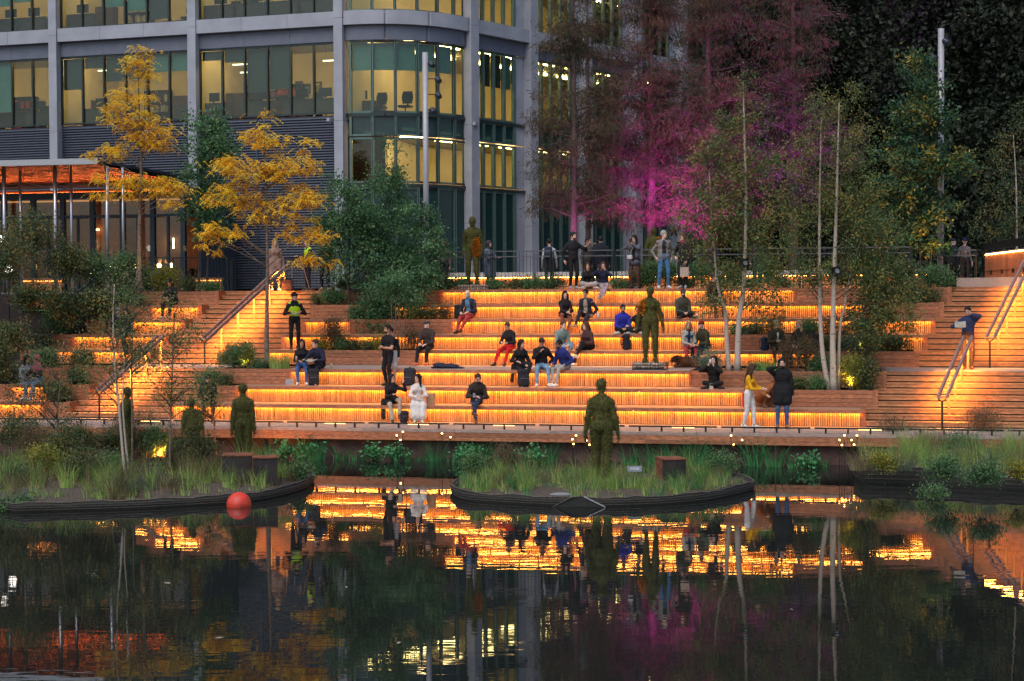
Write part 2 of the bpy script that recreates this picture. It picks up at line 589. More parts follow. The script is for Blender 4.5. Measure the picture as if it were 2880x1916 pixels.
# right outermost end post at the picture edge
# ------------------------------------------------------------------ boardwalk
deck = amph('boardwalk', 'grey brown timber boardwalk along the water below the benches', 'boardwalk')
deck['kind'] = 'structure'
del deck['category']
VF = -2.2
for s0, s1 in spans(-21, 19, 2.45, .0):
    for q in range(14):
        dv = (FACE[1] + .06 - VF) / 14
        board('deck_board', deck, s0 + .002, s1 - .002, VF + q * dv, VF + (q + 1) * dv - .007, -.03, 0, M_GREYW)
for s0, s1 in spans(-11.1, 19, 2.45):
    board('fascia_board', deck, s0 + .003, s1 - .003, VF - .034, VF - .002, -.075, .0, M_GREYW)
    board('fascia_board', deck, s0 + .003, s1 - .003, VF - .03, VF - .002, -.205, -.08, M_WOOD)
    board('fascia_board', deck, s0 + .003, s1 - .003, VF - .034, VF - .002, -.295, -.21, M_WOOD)
for s0, s1 in spans(-21, -11.1, 2.45):
    board('fascia_board', deck, s0 + .003, s1 - .003, VF - .034, VF - .002, -.075, .0, M_GREYW)
    board('fascia_board', deck, s0 + .003, s1 - .003, VF - .03, VF - .002, -.295, -.08, M_WOOD)
board('joist', deck, -21, 19, VF + .01, FACE[1], -.2, -.04, M_BACK)
M_WALL = mat('pond_wall', (.10, .055, .045), .8, var=.3, scale=3, bump=.3)
wall = amph('pond_wall', 'dark rusty wall under the boardwalk at the waterline', 'wall')
for k, (s0, s1) in enumerate(spans(-21, 19, 5)):
    board('wall_panel', wall, s0 + .004, s1 - .004, VF + .25, VF + .45, -1.6, -.2, M_WALL)
# low kerb rail
gaps = [481, 801, 1030, 1268, 1511, 1762, 2022, 2285, 2550, 2830, 3100]
gl_ = [-200, 60, 330]
xs = gl_ + gaps
for k in range(len(xs) - 1):
    u0, u1 = U(xs[k] + 6, VF + .16, 0), U(xs[k + 1] - 6, VF + .16, 0)
    r = amph('kerb_rail', f'low black kerb rail along the boardwalk edge, section {"ABCDEFGHIJKLMNOP"[k]}', 'rail', 'low kerb rails')
    board('bar', r, u0, u1, VF + .13, VF + .19, .112, .152, M_BLACK)
    for q in range(4):
        x = u0 + (u1 - u0) * (q + .5) / 4
        board('post', r, x - .024, x + .024, VF + .14, VF + .18, 0, .111, M_BLACK)
    if k % 2 == 0 or k in (5,):
        x = u0 + (u1 - u0) * .62
        board('led_strip', r, x - .28, x + .28, VF + .15, VF + .17, .100, .1105, E_LEDK)
ps = ['at the left picture edge', 'below the pink headscarf', 'left of the left stairs', 'below the left stairs foot', 'in front of the left moss statues', 'left of the woman in white', 'below the woman in white',
      'by the man with the phone', 'behind the front moss woman statue', 'right of the front moss woman statue', 'below the yellow jumper', 'in front of the man in the black coat', 'below the right stairs', 'at the right picture edge', 'beyond', 'end']
for k, o in enumerate([o for o in COL.objects if o.name.startswith('kerb_rail')]):
    o['label'] = 'low black kerb rail on the boardwalk ' + ps[k]
# ------------------------------------------------------------------ handrails of the stairs
M_RAIL = mat('handrail_timber', (.25, .17, .16), .45, var=.15, scale=8)
def handrail(label, f0, f1, h0, h1, npost):
    f0, f1 = Vector(f0), Vector(f1)
    r = thing('stair_handrail', label, 'handrail', f0, 0, 'double handrails of the stairs')
    d = f1 - f0
    side = Vector((d.y, -d.x, 0)).normalized() * .11
    a0, a1 = Vector((0, 0, h0)), d + Vector((0, 0, h1))
    for s in (-1, 1):
        b = MB().bar(a0 + side * s, a1 + side * s, .055, .07)
        for q in (-1, 1):
            o_ = side.normalized() * .022 * q + Vector((0, 0, -.046))
            b.bar(a0 + side * s + o_, a1 + side * s + o_, .008, .026)
        b.build('rail_bar', M_RAIL, r)
        o_ = Vector((0, 0, -.041))
        MB().bar(a0 + (a1 - a0) * .01 + side * s + o_, a1 - (a1 - a0) * .01 + side * s + o_, .026, .008).build('led_strip', E_LEDS, r)
    MB().bar(a0 - side * 1.3, a0 + side * 1.3, .05, .04).build('end_cap', M_RAIL, r)
    for k in range(npost):
        t = k / (npost - 1)
        top = a0 + (a1 - a0) * t
        zf = d.z * t if k not in (0,) else 0
        foot = Vector((top.x, top.y, max(0, zf - .16)))
        b = MB().bar(foot, top - Vector((0, 0, .12)), .05, .03)
        for s in (-1, 1):
            b.bar(top - Vector((0, 0, .13)), top + side * s - Vector((0, 0, .03)), .03, .03)
        b.build('post', M_BLACK if k == 0 else M_RAILP, r)
M_RAILP = mat('bronze_post', (.30, .17, .08), .5, metal=.2, var=.1)
def onuv(px, v, i):
    return A(U(px, v, TOP[i]), v, TOP[i])
handrail('lower right diagonal double handrail in front of the reading person', onuv(2650, -.2, 0), onuv(2722, 2.75, 3), .82, .93, 5)
handrail('upper right diagonal double handrail leading to the ramp', onuv(2784, 4.15, 3), onuv(2897, 8.8, 8), .86, .95, 6)
handrail('lower left diagonal double handrail behind the young birches', onuv(278, -.2, 0), onuv(452, 2.75, 3), .82, .93, 5)
handrail('upper left diagonal double handrail beside the front yellow tree', onuv(575, 4.15, 3), onuv(800, 8.7, 8), .80, .86, 6)
# ------------------------------------------------------------------ office building
M_FRAME = mat('pale_stone_cladding', (.32, .335, .385), .6, var=.1, scale=1.2, bump=.04)
M_SOFF = mat('slate_blue_panel', (.12, .135, .18), .5, var=.08, scale=2)
M_LOUV = mat('slate_louvre', (.05, .062, .09), .45, metal=.3, var=.08)
M_MULL = mat('dark_green_mullion', (.035, .05, .05), .4, metal=.4, var=.1)
M_MULLG = mat('sea_green_frame', (.10, .17, .15), .4, metal=.3, var=.1)
M_BLT = mat('teal_roller_blind', (.10, .21, .22), .8, var=.08, scale=3)
M_BLK = mat('charcoal_roller_blind', (.045, .05, .05), .8, var=.08, scale=3)
M_INT = mat('cream_office_wall', (.78, .62, .38), .85, var=.05, scale=1)
M_CEIL = mat('office_ceiling', (.6, .55, .45), .9, var=.04)
M_CARP = mat('office_carpet', (.10, .08, .07), .95, var=.1)
M_DESK = mat('dark_office_wood', (.06, .03, .025), .5, var=.2)
G_OFF = glass('office_glass', (.80, .88, .80), 1.0)
G_DARK = glass('spandrel_glass', (.10, .17, .18), 1.0, (.02, .055, .06), .75)
E_OFF = emit('office_light', (1.0, .66, .28), 30.0)
BC, BR = Vector((-6.67, 64.92, 0)), math.atan2(-.305, .952)
bca, bsa = math.cos(BR), math.sin(BR)
def BW(x, y, z):                                  # building coordinates to world
    return Vector((BC.x + x * bca - y * bsa, BC.y + x * bsa + y * bca, z))
def Bxy(px, py, yl):                              # photo pixel to building coordinates on the plane y = yl
    o, d = ray(px, py)
    n = Vector((-bsa, bca, 0))
    t = (yl + n.dot(BC) - n.dot(o)) / n.dot(d)
    p = o + d * t
    q = p - BC
    return q.x * bca + q.y * bsa, p.z
BLD = thing('office_building', 'large grey office building with lit windows and a rounded glass corner', 'building', BC, BR)
COLX = [-32.3, -25.85, -19.4, -12.95, -6.45, 0]
ZF = [10.71, 14.70, 18.7, 22.7]                   # sills
def seg_box(b, p, q, off0, off1, z0, z1, m=0):     # box standing on segment p-q, off0..off1 along the outward normal
    p, q = Vector((*p, 0)), Vector((*q, 0))
    d = (q - p).normalized()
    nrm = Vector((d.y, -d.x, 0))
    c = (p + q) / 2 + nrm * (off0 + off1) / 2
    b.obox((c.x, c.y, (z0 + z1) / 2), (q - p) / 2, nrm * abs(off1 - off0) / 2, (0, 0, (z1 - z0) / 2), m)
    return b
def window(p, q, n, z0, z1, blinds=None, off=0.0, wm=None, gm=None, thick=.07):
    """one window: a frame with its panes and blinds, outward normal on the right of p to q"""
    p, q = Vector((*p, 0)), Vector((*q, 0))
    fr = MB()
    pts = [p + (q - p) * k / n for k in range(n + 1)]
    for k, a in enumerate(pts):
        d = (q - p).normalized()
        nr = Vector((d.y, -d.x, 0))
        c = a + nr * (off + .02)
        fr.obox((c.x, c.y, (z0 + z1) / 2), d * thick / 2, nr * .07, (0, 0, (z1 - z0) / 2))
    for z in (z0 + .04, z1 - .04):
        seg_box(fr, p.xy, q.xy, off - .03, off + .05, z - .04, z + .04)
    w = fr.build('window', wm or M_MULL, BLD)
    for k in range(n):
        a, b = pts[k], pts[k + 1]
        d = (b - a).normalized()
        a2, b2 = a + d * thick / 2, b - d * thick / 2
        seg_box(MB(), a2.xy, b2.xy, off - .012, off, z0 + .08, z1 - .08).build('pane', gm or G_OFF, w)
        if blinds and blinds[k]:
            kind, fr_ = blinds[k]
            seg_box(MB(), a2.xy, b2.xy, off - .12, off - .10, z1 - .08 - (z1 - z0 - .16) * fr_, z1 - .08).build('blind', M_BLT if kind == 't' else M_BLK, w)
    return w
def panels(name, p, q, n, off0, off1, z0, z1, m):
    p, q = Vector(p), Vector(q)
    d = (q - p).normalized() * .006
    for k in range(n):
        a, b = p + (q - p) * k / n + d, p + (q - p) * (k + 1) / n - d
        seg_box(MB(), a, b, off0, off1, z0, z1).build(name, m, BLD)
def louvres(p, q, z0, z1):
    b = MB()
    pit = .105
    for k in range(int((z1 - z0) / pit)):
        z = z0 + k * pit
        pv, qv = Vector((*p, 0)), Vector((*q, 0))
        d = (qv - pv).normalized()
        nr = Vector((d.y, -d.x, 0))
        c = (pv + qv) / 2
        b.obox((c.x + nr.x * .02, c.y + nr.y * .02, z + pit * .5), (qv - pv) / 2, nr * .022 + Vector((0, 0, -.03)), Vector((0, 0, .012)) + nr * .01)
    seg_box(b, p, q, -.06, -.03, z0, z1)
    o = b.build('louvre_panel', M_LOUV, BLD)
    o['kind'] = 'stuff'
BL = {(0, -3): [('t', .8)] * 3 + [('t', .78), None, None], (0, -2): [('k', .48), ('k', .16), ('k', .38), ('k', .36), ('t', .27), ('t', .27)],
      (0, -1): [('k', .14), ('k', .18), ('k', .66), ('k', .62), None, None],
      (1, -3): [('t', .82), ('t', .8), ('t', .82), ('t', .6), ('t', .55), None], (1, -2): [None, None, ('t', .72), ('t', .8), ('k', .95), ('k', .3)],
      (1, -1): [None, ('k', .4), None, None, None, ('k', .3)]}
for fl in range(3):
    z0 = ZF[fl]
    zt = z0 + 2.84
    for k in range(len(COLX) - 1):
        x0, x1 = COLX[k] + .19, COLX[k + 1] - .19
        bi = k - len(COLX) + 1
        window((x0, 0), (x1, 0), 6, z0, zt, BL.get((fl, bi)))
        panels('soffit_panel', (x0, 0), (x1, 0), 3, -.02, .10, zt + .004, z0 + 3.436, M_SOFF)
        panels('spandrel_panel', (x0, 0), (x1, 0), 3, -.02, .34, z0 + 3.44, z0 + 3.986, M_FRAME)
for k in range(len(COLX) - 1):
    x0, x1 = COLX[k] + .19, COLX[k + 1] - .19
    xm = (x0 + x1) / 2 - .5
    louvres((x0, .0), (xm - .03, .0), PLAZA + .1, 10.66)
    louvres((xm + .03, .0), (x1, .0), PLAZA + .1, 10.66)
    seg_box(MB(), (xm - .028, 0), (xm + .028, 0), -.04, .06, PLAZA, 10.66).build('louvre_joint', M_LOUV, BLD)
for x in COLX:
    for z0, z1 in ((PLAZA - .2, 6.4), (6.41, 10.4), (10.41, 14.42), (14.43, 18.4), (18.41, 26.7)):
        MB().quadbox(x - .187, x + .187, -.40, .10, z0, z1).build('column', M_FRAME, BLD)
# rounded corner
TURN = math.atan2(.932, .352)
RAD = 3.69
cpts = [(.19, 0)] + [(.37 + RAD * math.sin(t), RAD - RAD * math.cos(t)) for t in np.linspace(.0, TURN, 6)]
cfine = [(.19, 0)] + [(.37 + RAD * math.sin(t), RAD - RAD * math.cos(t)) for t in np.linspace(.0, TURN, 19)]
rd = Vector((.352, .932)).normalized()
def RP(b):
    return Vector((2.92, 0)) + rd * b
cend = RP(3.42 - .2)
cpts.append(tuple(cend))
cfine.append(tuple(cend))
levels = [(PLAZA + .1, 7.8, None, G_DARK), (7.95, 9.75, None, G_OFF), (9.8, 10.62, None, G_DARK), (10.71, 13.55, 't', G_OFF), (14.70, 17.54, 't', G_OFF), (18.7, 21.5, 't', G_OFF)]
for z0, z1, bl, gm in levels:
    for k in range(1, len(cpts) - 1):
        p, q = cpts[k], cpts[k + 1]
        blinds = [('t', .40)] if bl and k < 6 else None
        window(p, q, 1, z0, z1, blinds, 0, M_MULLG if k % 2 else M_MULL, gm, .1)
def arc_band(name, pts, off, z0, z1, m):               # one smooth curved panel
    n = len(pts)
    nr = []
    for i in range(n):
        d = Vector(pts[min(i + 1, n - 1)]) - Vector(pts[max(i - 1, 0)])
        d.normalize()
        nr.append(Vector((d.y, -d.x)))
    o_ = [Vector(pts[i]) + nr[i] * off for i in range(n)]
    i_ = [Vector(pts[i]) - nr[i] * .02 for i in range(n)]
    V = [(p.x, p.y, z) for z in (z0, z1) for p in o_] + [(p.x, p.y, z0) for p in o_ + i_] + [(p.x, p.y, z1) for p in o_ + i_]
    Fc = []
    for i in range(n - 1):
        Fc.append((i, i + 1, n + i + 1, n + i))
        b0 = 2 * n
        Fc.append((b0 + i, b0 + n + i, b0 + n + i + 1, b0 + i + 1))
        b0 = 4 * n
        Fc.append((b0 + i, b0 + i + 1, b0 + n + i + 1, b0 + n + i))
    Fc += [(0, n, 4 * n + n, 2 * n + n), (n - 1, 2 * n + 2 * n - 1, 4 * n + 2 * n - 1, 2 * n - 1)]
    b = MB()
    b.v, b.f, b.m = V, Fc, [0] * len(Fc)
    b.build(name, m, BLD, True)
dense = []
for a_, b_ in zip(cfine[:-1], cfine[1:]):
    for q in range(3):
        dense.append(tuple(Vector(a_).lerp(Vector(b_), q / 3)))
dense.append(cfine[-1])
nd = len(dense)
for k in range(3):
    i0, i1 = k * (nd - 1) // 3, (k + 1) * (nd - 1) // 3
    pts = dense[i0:i1 + 1]
    pts = [tuple(Vector(pts[0]).lerp(Vector(pts[1]), .12))] + pts[1:-1] + [tuple(Vector(pts[-1]).lerp(Vector(pts[-2]), .12))]
    for fl in range(3):
        arc_band('spandrel_panel', pts, .34, ZF[fl] + 3.44, ZF[fl] + 3.986, M_FRAME)
        arc_band('soffit_panel', pts, .16, ZF[fl] + 2.85, ZF[fl] + 3.436, M_SOFF)
    for z in (10.64, 7.86):
        arc_band('transom', pts, .1, z - .06, z + .06, M_MULL)
# the wing running back on the right
for k in range(5):
    b0 = 3.42 + 3.95 * k
    p = RP(b0)
    nr = Vector((rd.y, -rd.x))
    for z0, z1 in ((PLAZA - .2, 6.4), (6.41, 10.4), (10.41, 14.42), (14.43, 18.4), (18.41, 26.7)):
        seg_box(MB(), p - rd * .25, p + rd * .25, -.1, .42, z0, z1).build('column', M_FRAME, BLD)
    a, q = RP(b0 + .26), RP(b0 + 3.95 - .26)
    qf = RP(b0 + 3.95 - .95)
    for z0, z1, bl, gm in levels:
        window(a, qf, 4, z0, z1, [('t', .45), ('k', .5), ('k', .5), ('t', .5)] if (bl and k == 0) else None, 0, M_MULLG, gm, .13)
        seg_box(MB(), qf + rd * .07, q, -.03, .02, z0, z1).build('fin_panel', M_FRAME, BLD)
    for fl in range(3):
        z0 = ZF[fl]
        panels('soffit_panel', a, q, 2, -.02, .12, z0 + 2.85, z0 + 3.436, M_SOFF)
        panels('spandrel_panel', a, q, 2, -.02, .36, z0 + 3.44, z0 + 3.986, M_FRAME)
    for z in (10.64, 7.86):
        seg_box(MB(), a, q, -.02, .1, z - .06, z + .06).build('transom', M_MULL, BLD)
# slabs, ceilings, inner walls and ceiling lights
ins = [(.19, .3)] + [(.37 + (RAD - .25) * math.sin(t), RAD - (RAD - .25) * math.cos(t)) for t in np.linspace(0, TURN, 8)]
far = RP(23.5)
foot = [(-32, .15), (0, .15)] + [(p[0], max(p[1], .15)) for p in ins] + [(far.x - .25, far.y), (far.x - 14, far.y + 5), (-32, 16)]
for k, z in enumerate((7.8, 10.64, 14.66, 18.66, 22.66)):
    MB().prism(foot, z - .16 if k else z - .05, z).build('floor_slab', M_CARP, BLD)
    MB().prism(foot, z - (.75 if k > 1 else .3), z - (.72 if k > 1 else .27)).build('ceiling', M_CEIL, BLD)
MB().prism([(-33, .12), (.1, .12)] + [(p[0], max(p[1], .12)) for p in ins] + [(far.x, far.y), (far.x - 14, far.y + 5), (-33, 16.5)], 26.2, 26.6).build('roof', M_SOFF, BLD)
for fl in range(3):
    z0 = ZF[fl]
    MB().quadbox(-32, -.4, 4.6, 4.75, z0 - .04, z0 + 3.2).build('inner_wall', M_INT, BLD)
    for x in COLX[1:]:
        MB().quadbox(x - .06, x + .06, .3, 4.6, z0 - .04, z0 + 3.2).build('inner_wall', M_INT, BLD)
    for k in range(5):
        x = COLX[k] + 3.2
        for dx in (-1.7, 1.5):
            MB().quadbox(x + dx - 1.0, x + dx + 1.0, .9, 1.1, z0 + 3.08, z0 + 3.19).build('ceiling_light', E_OFF, BLD)
    far2 = None
for fl, (z0, zc) in enumerate(((7.82, 10.3), (10.71, 13.9), (14.7, 17.9), (18.7, 21.9))):
    b = MB()
    seg_box(b, (-.2, 5.2), tuple(RP(8) + Vector((-6.5, 2.5))), -.1, 0, z0, zc)
    seg_box(b, tuple(RP(8) + Vector((-6.5, 2.5))), tuple(RP(23.5) + Vector((-6.5, 2.5))), -.1, 0, z0, zc)
    b.build('inner_wall', M_INT, BLD)
    for k in range(9):
        c = RP(1.2 + 2.2 * k) + Vector((-rd.y, rd.x)) * 1.6
        for off in (0, 2.1):
            cc = c + Vector((-rd.y, rd.x)) * off
            if cc.y < .8 and cc.x < .6:
                continue
            seg_box(MB(), tuple(cc), tuple(cc + rd * 1.3), 0, .14, zc - .14, zc - .04).build('ceiling_light', E_OFF, BLD)
# dark service core behind everything so no sky shows through the rooms
MB().prism([(-32, 5.2), (-1, 5.6), tuple(RP(8) + Vector((-7, 3))), tuple(RP(23) + Vector((-7.5, 3))), (-20, 15), (-32, 15)], PLAZA - .2, 26).build('service_core', M_DESK, BLD)
# cameras on brackets at the corner column
for x, y in ((-.35, -.5), (4.55, 2.9)):
    b = MB().quadbox(x - .06, x + .06, y - .12, y + .2, 10.36, 10.5)
    b.quadbox(x - .03, x + .03, y + .1, y + .3, 10.3, 10.36)
    b.build('security_camera', M_FRAME, BLD)
# ---- things inside the offices
def furn(name, label, cat, px, py, yl, parts, group=None, snap=None):
    x, z = Bxy(px, py, yl)
    if snap is not None:
        z = snap
    t = thing(name, label, cat, BW(x, yl, z), BR, group)
    for pn, b, m in parts:
        b.build(pn, m, t)
    return t
PCOL = [(.5, .08, .05), (.12, .25, .2), (.1, .1, .1), (.08, .2, .4), (.35, .3, .1), (.2, .1, .25), (.45, .4, .3)]
PICS = [(300, 272, .42, .55, 0, 'red framed picture in the office above the rear yellow tree'), (240, 268, .5, .6, 1, 'green framed picture beside the rear yellow tree top'),
        (271, 270, .26, .5, 2, 'narrow dark framed picture left of the red picture'), (543, 266, .3, .55, 2, 'black striped framed picture by the middle column'),
        (602, 258, .55, .5, 1, 'pale collage pinned on the office wall right of the middle column'), (622, 238, .22, .32, 2, 'upper small framed picture in the third bay'),
        (637, 239, .2, .3, 6, 'second small framed picture beside the upper one'), (622, 268, .25, .45, 2, 'tall framed print in the third bay'), (637, 275, .22, .4, 6, 'tall framed print next to the dark cabinet'),
        (726, 276, .42, .38, 3, 'blue picture under the lowered blind'), (768, 266, .36, .34, 5, 'colourful picture under the second lowered blind'),
        (842, 245, .34, .48, 2, 'dark portrait picture in the right lit pane'), (865, 250, .28, .42, 1, 'green portrait picture beside the dark portrait'), (896, 247, .32, .5, 4, 'olive picture near the corner column'),
        (269, 18, .36, .7, 2, 'tall framed print on the upper floor'), (223, 10, .32, .5, 2, 'small dark picture on the upper floor left of the tall print'), (605, 8, .3, .55, 3, 'teal picture on the upper floor')]
for px, py, w_, h_, ci, lb in PICS:
    fr = MB().quadbox(-w_ / 2, w_ / 2, -.05, -.01, -h_ / 2, h_ / 2)
    ca = MB().quadbox(-w_ / 2 + .05, w_ / 2 - .05, -.056, -.052, -h_ / 2 + .05, h_ / 2 - .05)
    furn('framed_picture', lb, 'picture', px, py, 4.58, [('frame', fr, M_DESK), ('canvas', ca, mat(f'print_{ci}', PCOL[ci], .7, var=.6, scale=5))], 'pictures on the office walls')
def desk_parts(w_=1.5):
    t = MB().quadbox(-w_ / 2, w_ / 2, -.35, .35, .70, .74)
    s1 = MB().quadbox(-w_ / 2 + .02, w_ / 2 - .02, -.32, -.29, .12, .699)
    l1 = MB().quadbox(-w_ / 2, -w_ / 2 + .05, -.28, .33, 0, .699)
    l2 = MB().quadbox(w_ / 2 - .05, w_ / 2, -.28, .33, 0, .699)
    mo = MB().quadbox(-.28, .28, .0, .03, .85, 1.2).quadbox(-.03, .03, .04, .07, .741, .95).quadbox(-.12, .12, -.02, .12, .741, .755)
    return [('desk_top', t, M_DESK), ('front_panel', s1, M_DESK), ('leg', l1, M_DESK), ('leg', l2, M_DESK), ('monitor', mo, M_BLACK)]
def ochair_parts():
    s = MB().quadbox(-.24, .24, -.24, .24, .44, .52)
    b = MB()
    for k in range(5):
        z = .62 + k * .1
        w_ = .2 + .04 * math.sin(k / 4 * math.pi)
        b.quadbox(-w_, w_, .2 + .01 * k, .26 + .01 * k, z, z + .098)
    st = MB().tube([(0, 0, .08), (0, 0, .439)], .03, 8)
    st.bar((0, .22, .5), (0, .26, .66), .06, .03)
    for k in range(5):
        a = k * 1.257
        st.bar((0, 0, .09), (.28 * math.cos(a), .28 * math.sin(a), .05), .04, .04)
    return [('seat', s, M_BLACK), ('backrest', b, M_BLACK), ('stem', st, M_BLACK)]
def cab_parts(w_=.9, h_=1.35):
    c = MB().quadbox(-w_ / 2, w_ / 2, -.2, .2, 0, h_)
    d1 = MB().quadbox(-w_ / 2 + .02, -.01, -.222, -.202, .04, h_ - .03)
    d2 = MB().quadbox(.01, w_ / 2 - .02, -.222, -.202, .04, h_ - .03)
    return [('carcass', c, M_DESK), ('door', d1, M_DESK), ('door', d2, M_DESK)]
FS0, FS1 = ZF[0] - .06 + .0, ZF[1] - .06
for px, fs, kd, lb in [(112, 0, 'd', 'desk with monitor in the far left lit office'), (120, 0, 'c', 'mesh office chair at the far left desk'), (158, 0, 'd', 'desk beside the leftmost column window'), (40, 0, 'd', 'desk below the teal blinds at the left edge'),
                       (238, 0, 'k', 'brown cabinet behind the rear yellow tree'), (285, 0, 'd', 'desk under the red picture'), (362, 0, 'c', 'office chair behind the yellow treetop'), (515, 0, 'k', 'dark brown cabinet near the middle column'),
                       (548, 0, 'd', 'desk under the striped picture'), (600, 0, 'd', 'desk under the pale collage'), (663, 0, 'k', 'tall dark cabinet under the charcoal blind'), (735, 0, 'd', 'desk below the blue picture'), (790, 0, 'c', 'office chair below the colourful picture'), (850, 0, 'd', 'desk with monitor below the portraits'), (915, 0, 'd', 'desk by the corner column window'), (888, 0, 'c', 'office chair beside the corner window desk'),
                       (30, 1, 'd', 'upper floor desk at the left edge'), (95, 1, 'd', 'upper floor desk in the second pane'), (150, 1, 'c', 'upper floor chair by the left column'), (232, 1, 'd', 'upper floor reddish desk left of the tall print'), (300, 1, 'k', 'upper floor cabinet right of the tall print'), (530, 1, 'c', 'upper floor chair by the middle column'), (620, 1, 'd', 'upper floor desk below the teal picture'), (655, 1, 'c', 'upper floor armchair right of the teal picture'), (720, 1, 'd', 'upper floor desk in the third bay'), (800, 1, 'd', 'upper floor desk with monitor near the corner'), (850, 1, 'c', 'upper floor chair near the corner'), (905, 1, 'd', 'upper floor desk in the last pane before the corner')]:
    parts = {'d': desk_parts, 'c': ochair_parts, 'k': cab_parts}[kd]()
    nm, ct = {'d': ('office_desk', 'desk'), 'c': ('office_chair', 'chair'), 'k': ('office_cabinet', 'cabinet')}[kd]
    furn(nm, lb, ct, px, 300 if fs == 0 else 20, {'d': .95, 'c': 1.7, 'k': 2.6}[kd], parts, None, (FS0, FS1)[fs] + .05)
for px, kd, lb in [(1015, 'd', 'desk with monitor behind the rounded corner glass'), (1068, 'c', 'office chair behind the rounded corner glass'), (1140, 'c', 'second office chair behind the rounded corner glass'), (1030, 'd', 'second desk behind the rounded corner glass')]:
    furn({'d': 'office_desk', 'c': 'office_chair'}[kd], lb, {'d': 'desk', 'c': 'chair'}[kd], px, 300, 2.2 if px != 1030 else 3.3, desk_parts() if kd == 'd' else ochair_parts(), None, 10.68)
for k, (px, py, lb) in enumerate([(300, 200, 'linear pendant light above the red picture'), (680, 183, 'linear pendant light in the third bay, nearer the column'), (702, 205, 'second linear pendant light in the third bay'), (935, 172, 'linear pendant light by the corner column'), (165, 205, 'short pendant light in the far left office')]):
    pe = MB().quadbox(-.42, .42, -.03, .03, 0, .05)
    wi = MB().quadbox(-.3, -.295, -.003, .003, .051, .7).quadbox(.295, .3, -.003, .003, .051, .7)
    furn('pendant_light', lb, 'lamp', px, py, 2.4, [('tube', pe, emit('pendant_tube', (1, .85, .6), 4.0)), ('wire', wi, M_BLACK)], 'office pendant lights')
SHC = [clr for clr in ((.3, .05, .04), (.05, .12, .2), (.4, .36, .28), (.08, .16, .08), (.04, .04, .05))]
for k, (px, fs, lb) in enumerate([(75, 0, 'bookcase at the far left office wall'), (205, 0, 'bookcase left of the green picture'), (450, 0, 'bookcase behind the teal blinds'), (585, 0, 'bookcase under the pale collage'), (700, 0, 'bookcase below the dark blind'), (820, 0, 'bookcase left of the portraits'), (180, 1, 'upper floor bookcase by the left column'), (400, 1, 'upper floor bookcase under the teal blind'), (690, 1, 'upper floor bookcase in the third bay'), (870, 1, 'upper floor bookcase near the corner')]):
    cs = MB().quadbox(-.6, .6, -.02, 0, 0, 1.9)
    for z in (0, .45, .9, 1.35, 1.86):
        cs.quadbox(-.6, .6, -.3, -.021, z, z + .03)
    for x in (-.63, .6):
        cs.quadbox(x, x + .03, -.3, 0, 0, 1.89)
    pts = [('case', cs, M_DESK)]
    for z in (.031, .481, .931, 1.381):
        bk = MB()
        x = -.57
        while x < .5:
            w_ = random.uniform(.03, .07)
            bk.quadbox(x, x + w_ - .004, -.27, -.05, z, z + random.uniform(.22, .36))
            x += w_ + (random.uniform(.1, .3) if random.random() < .12 else 0)
        pts.append(('book_row', bk, mat(f'book_row_{k % 5}', SHC[(k + int(z * 2)) % 5], .8, isl=.5)))
    furn('bookcase', lb, 'bookcase', px, 280 if fs == 0 else 10, 4.55, pts, 'office bookcases', (FS0, FS1)[fs] + .05)
# ------------------------------------------------------------------ plaza
g = MB().prism([tuple(A(-17.5, FACE[8] + .96, 0).xy), tuple(A(40, FACE[8] + .96, 0).xy), (80, 60), (80, 130), (-80, 130), (-80, 72), (-24, 60), (-19.5, 58)], -1.5, PLAZA - .004)
tag(g.build('plaza', M_PAVE), kind='structure')
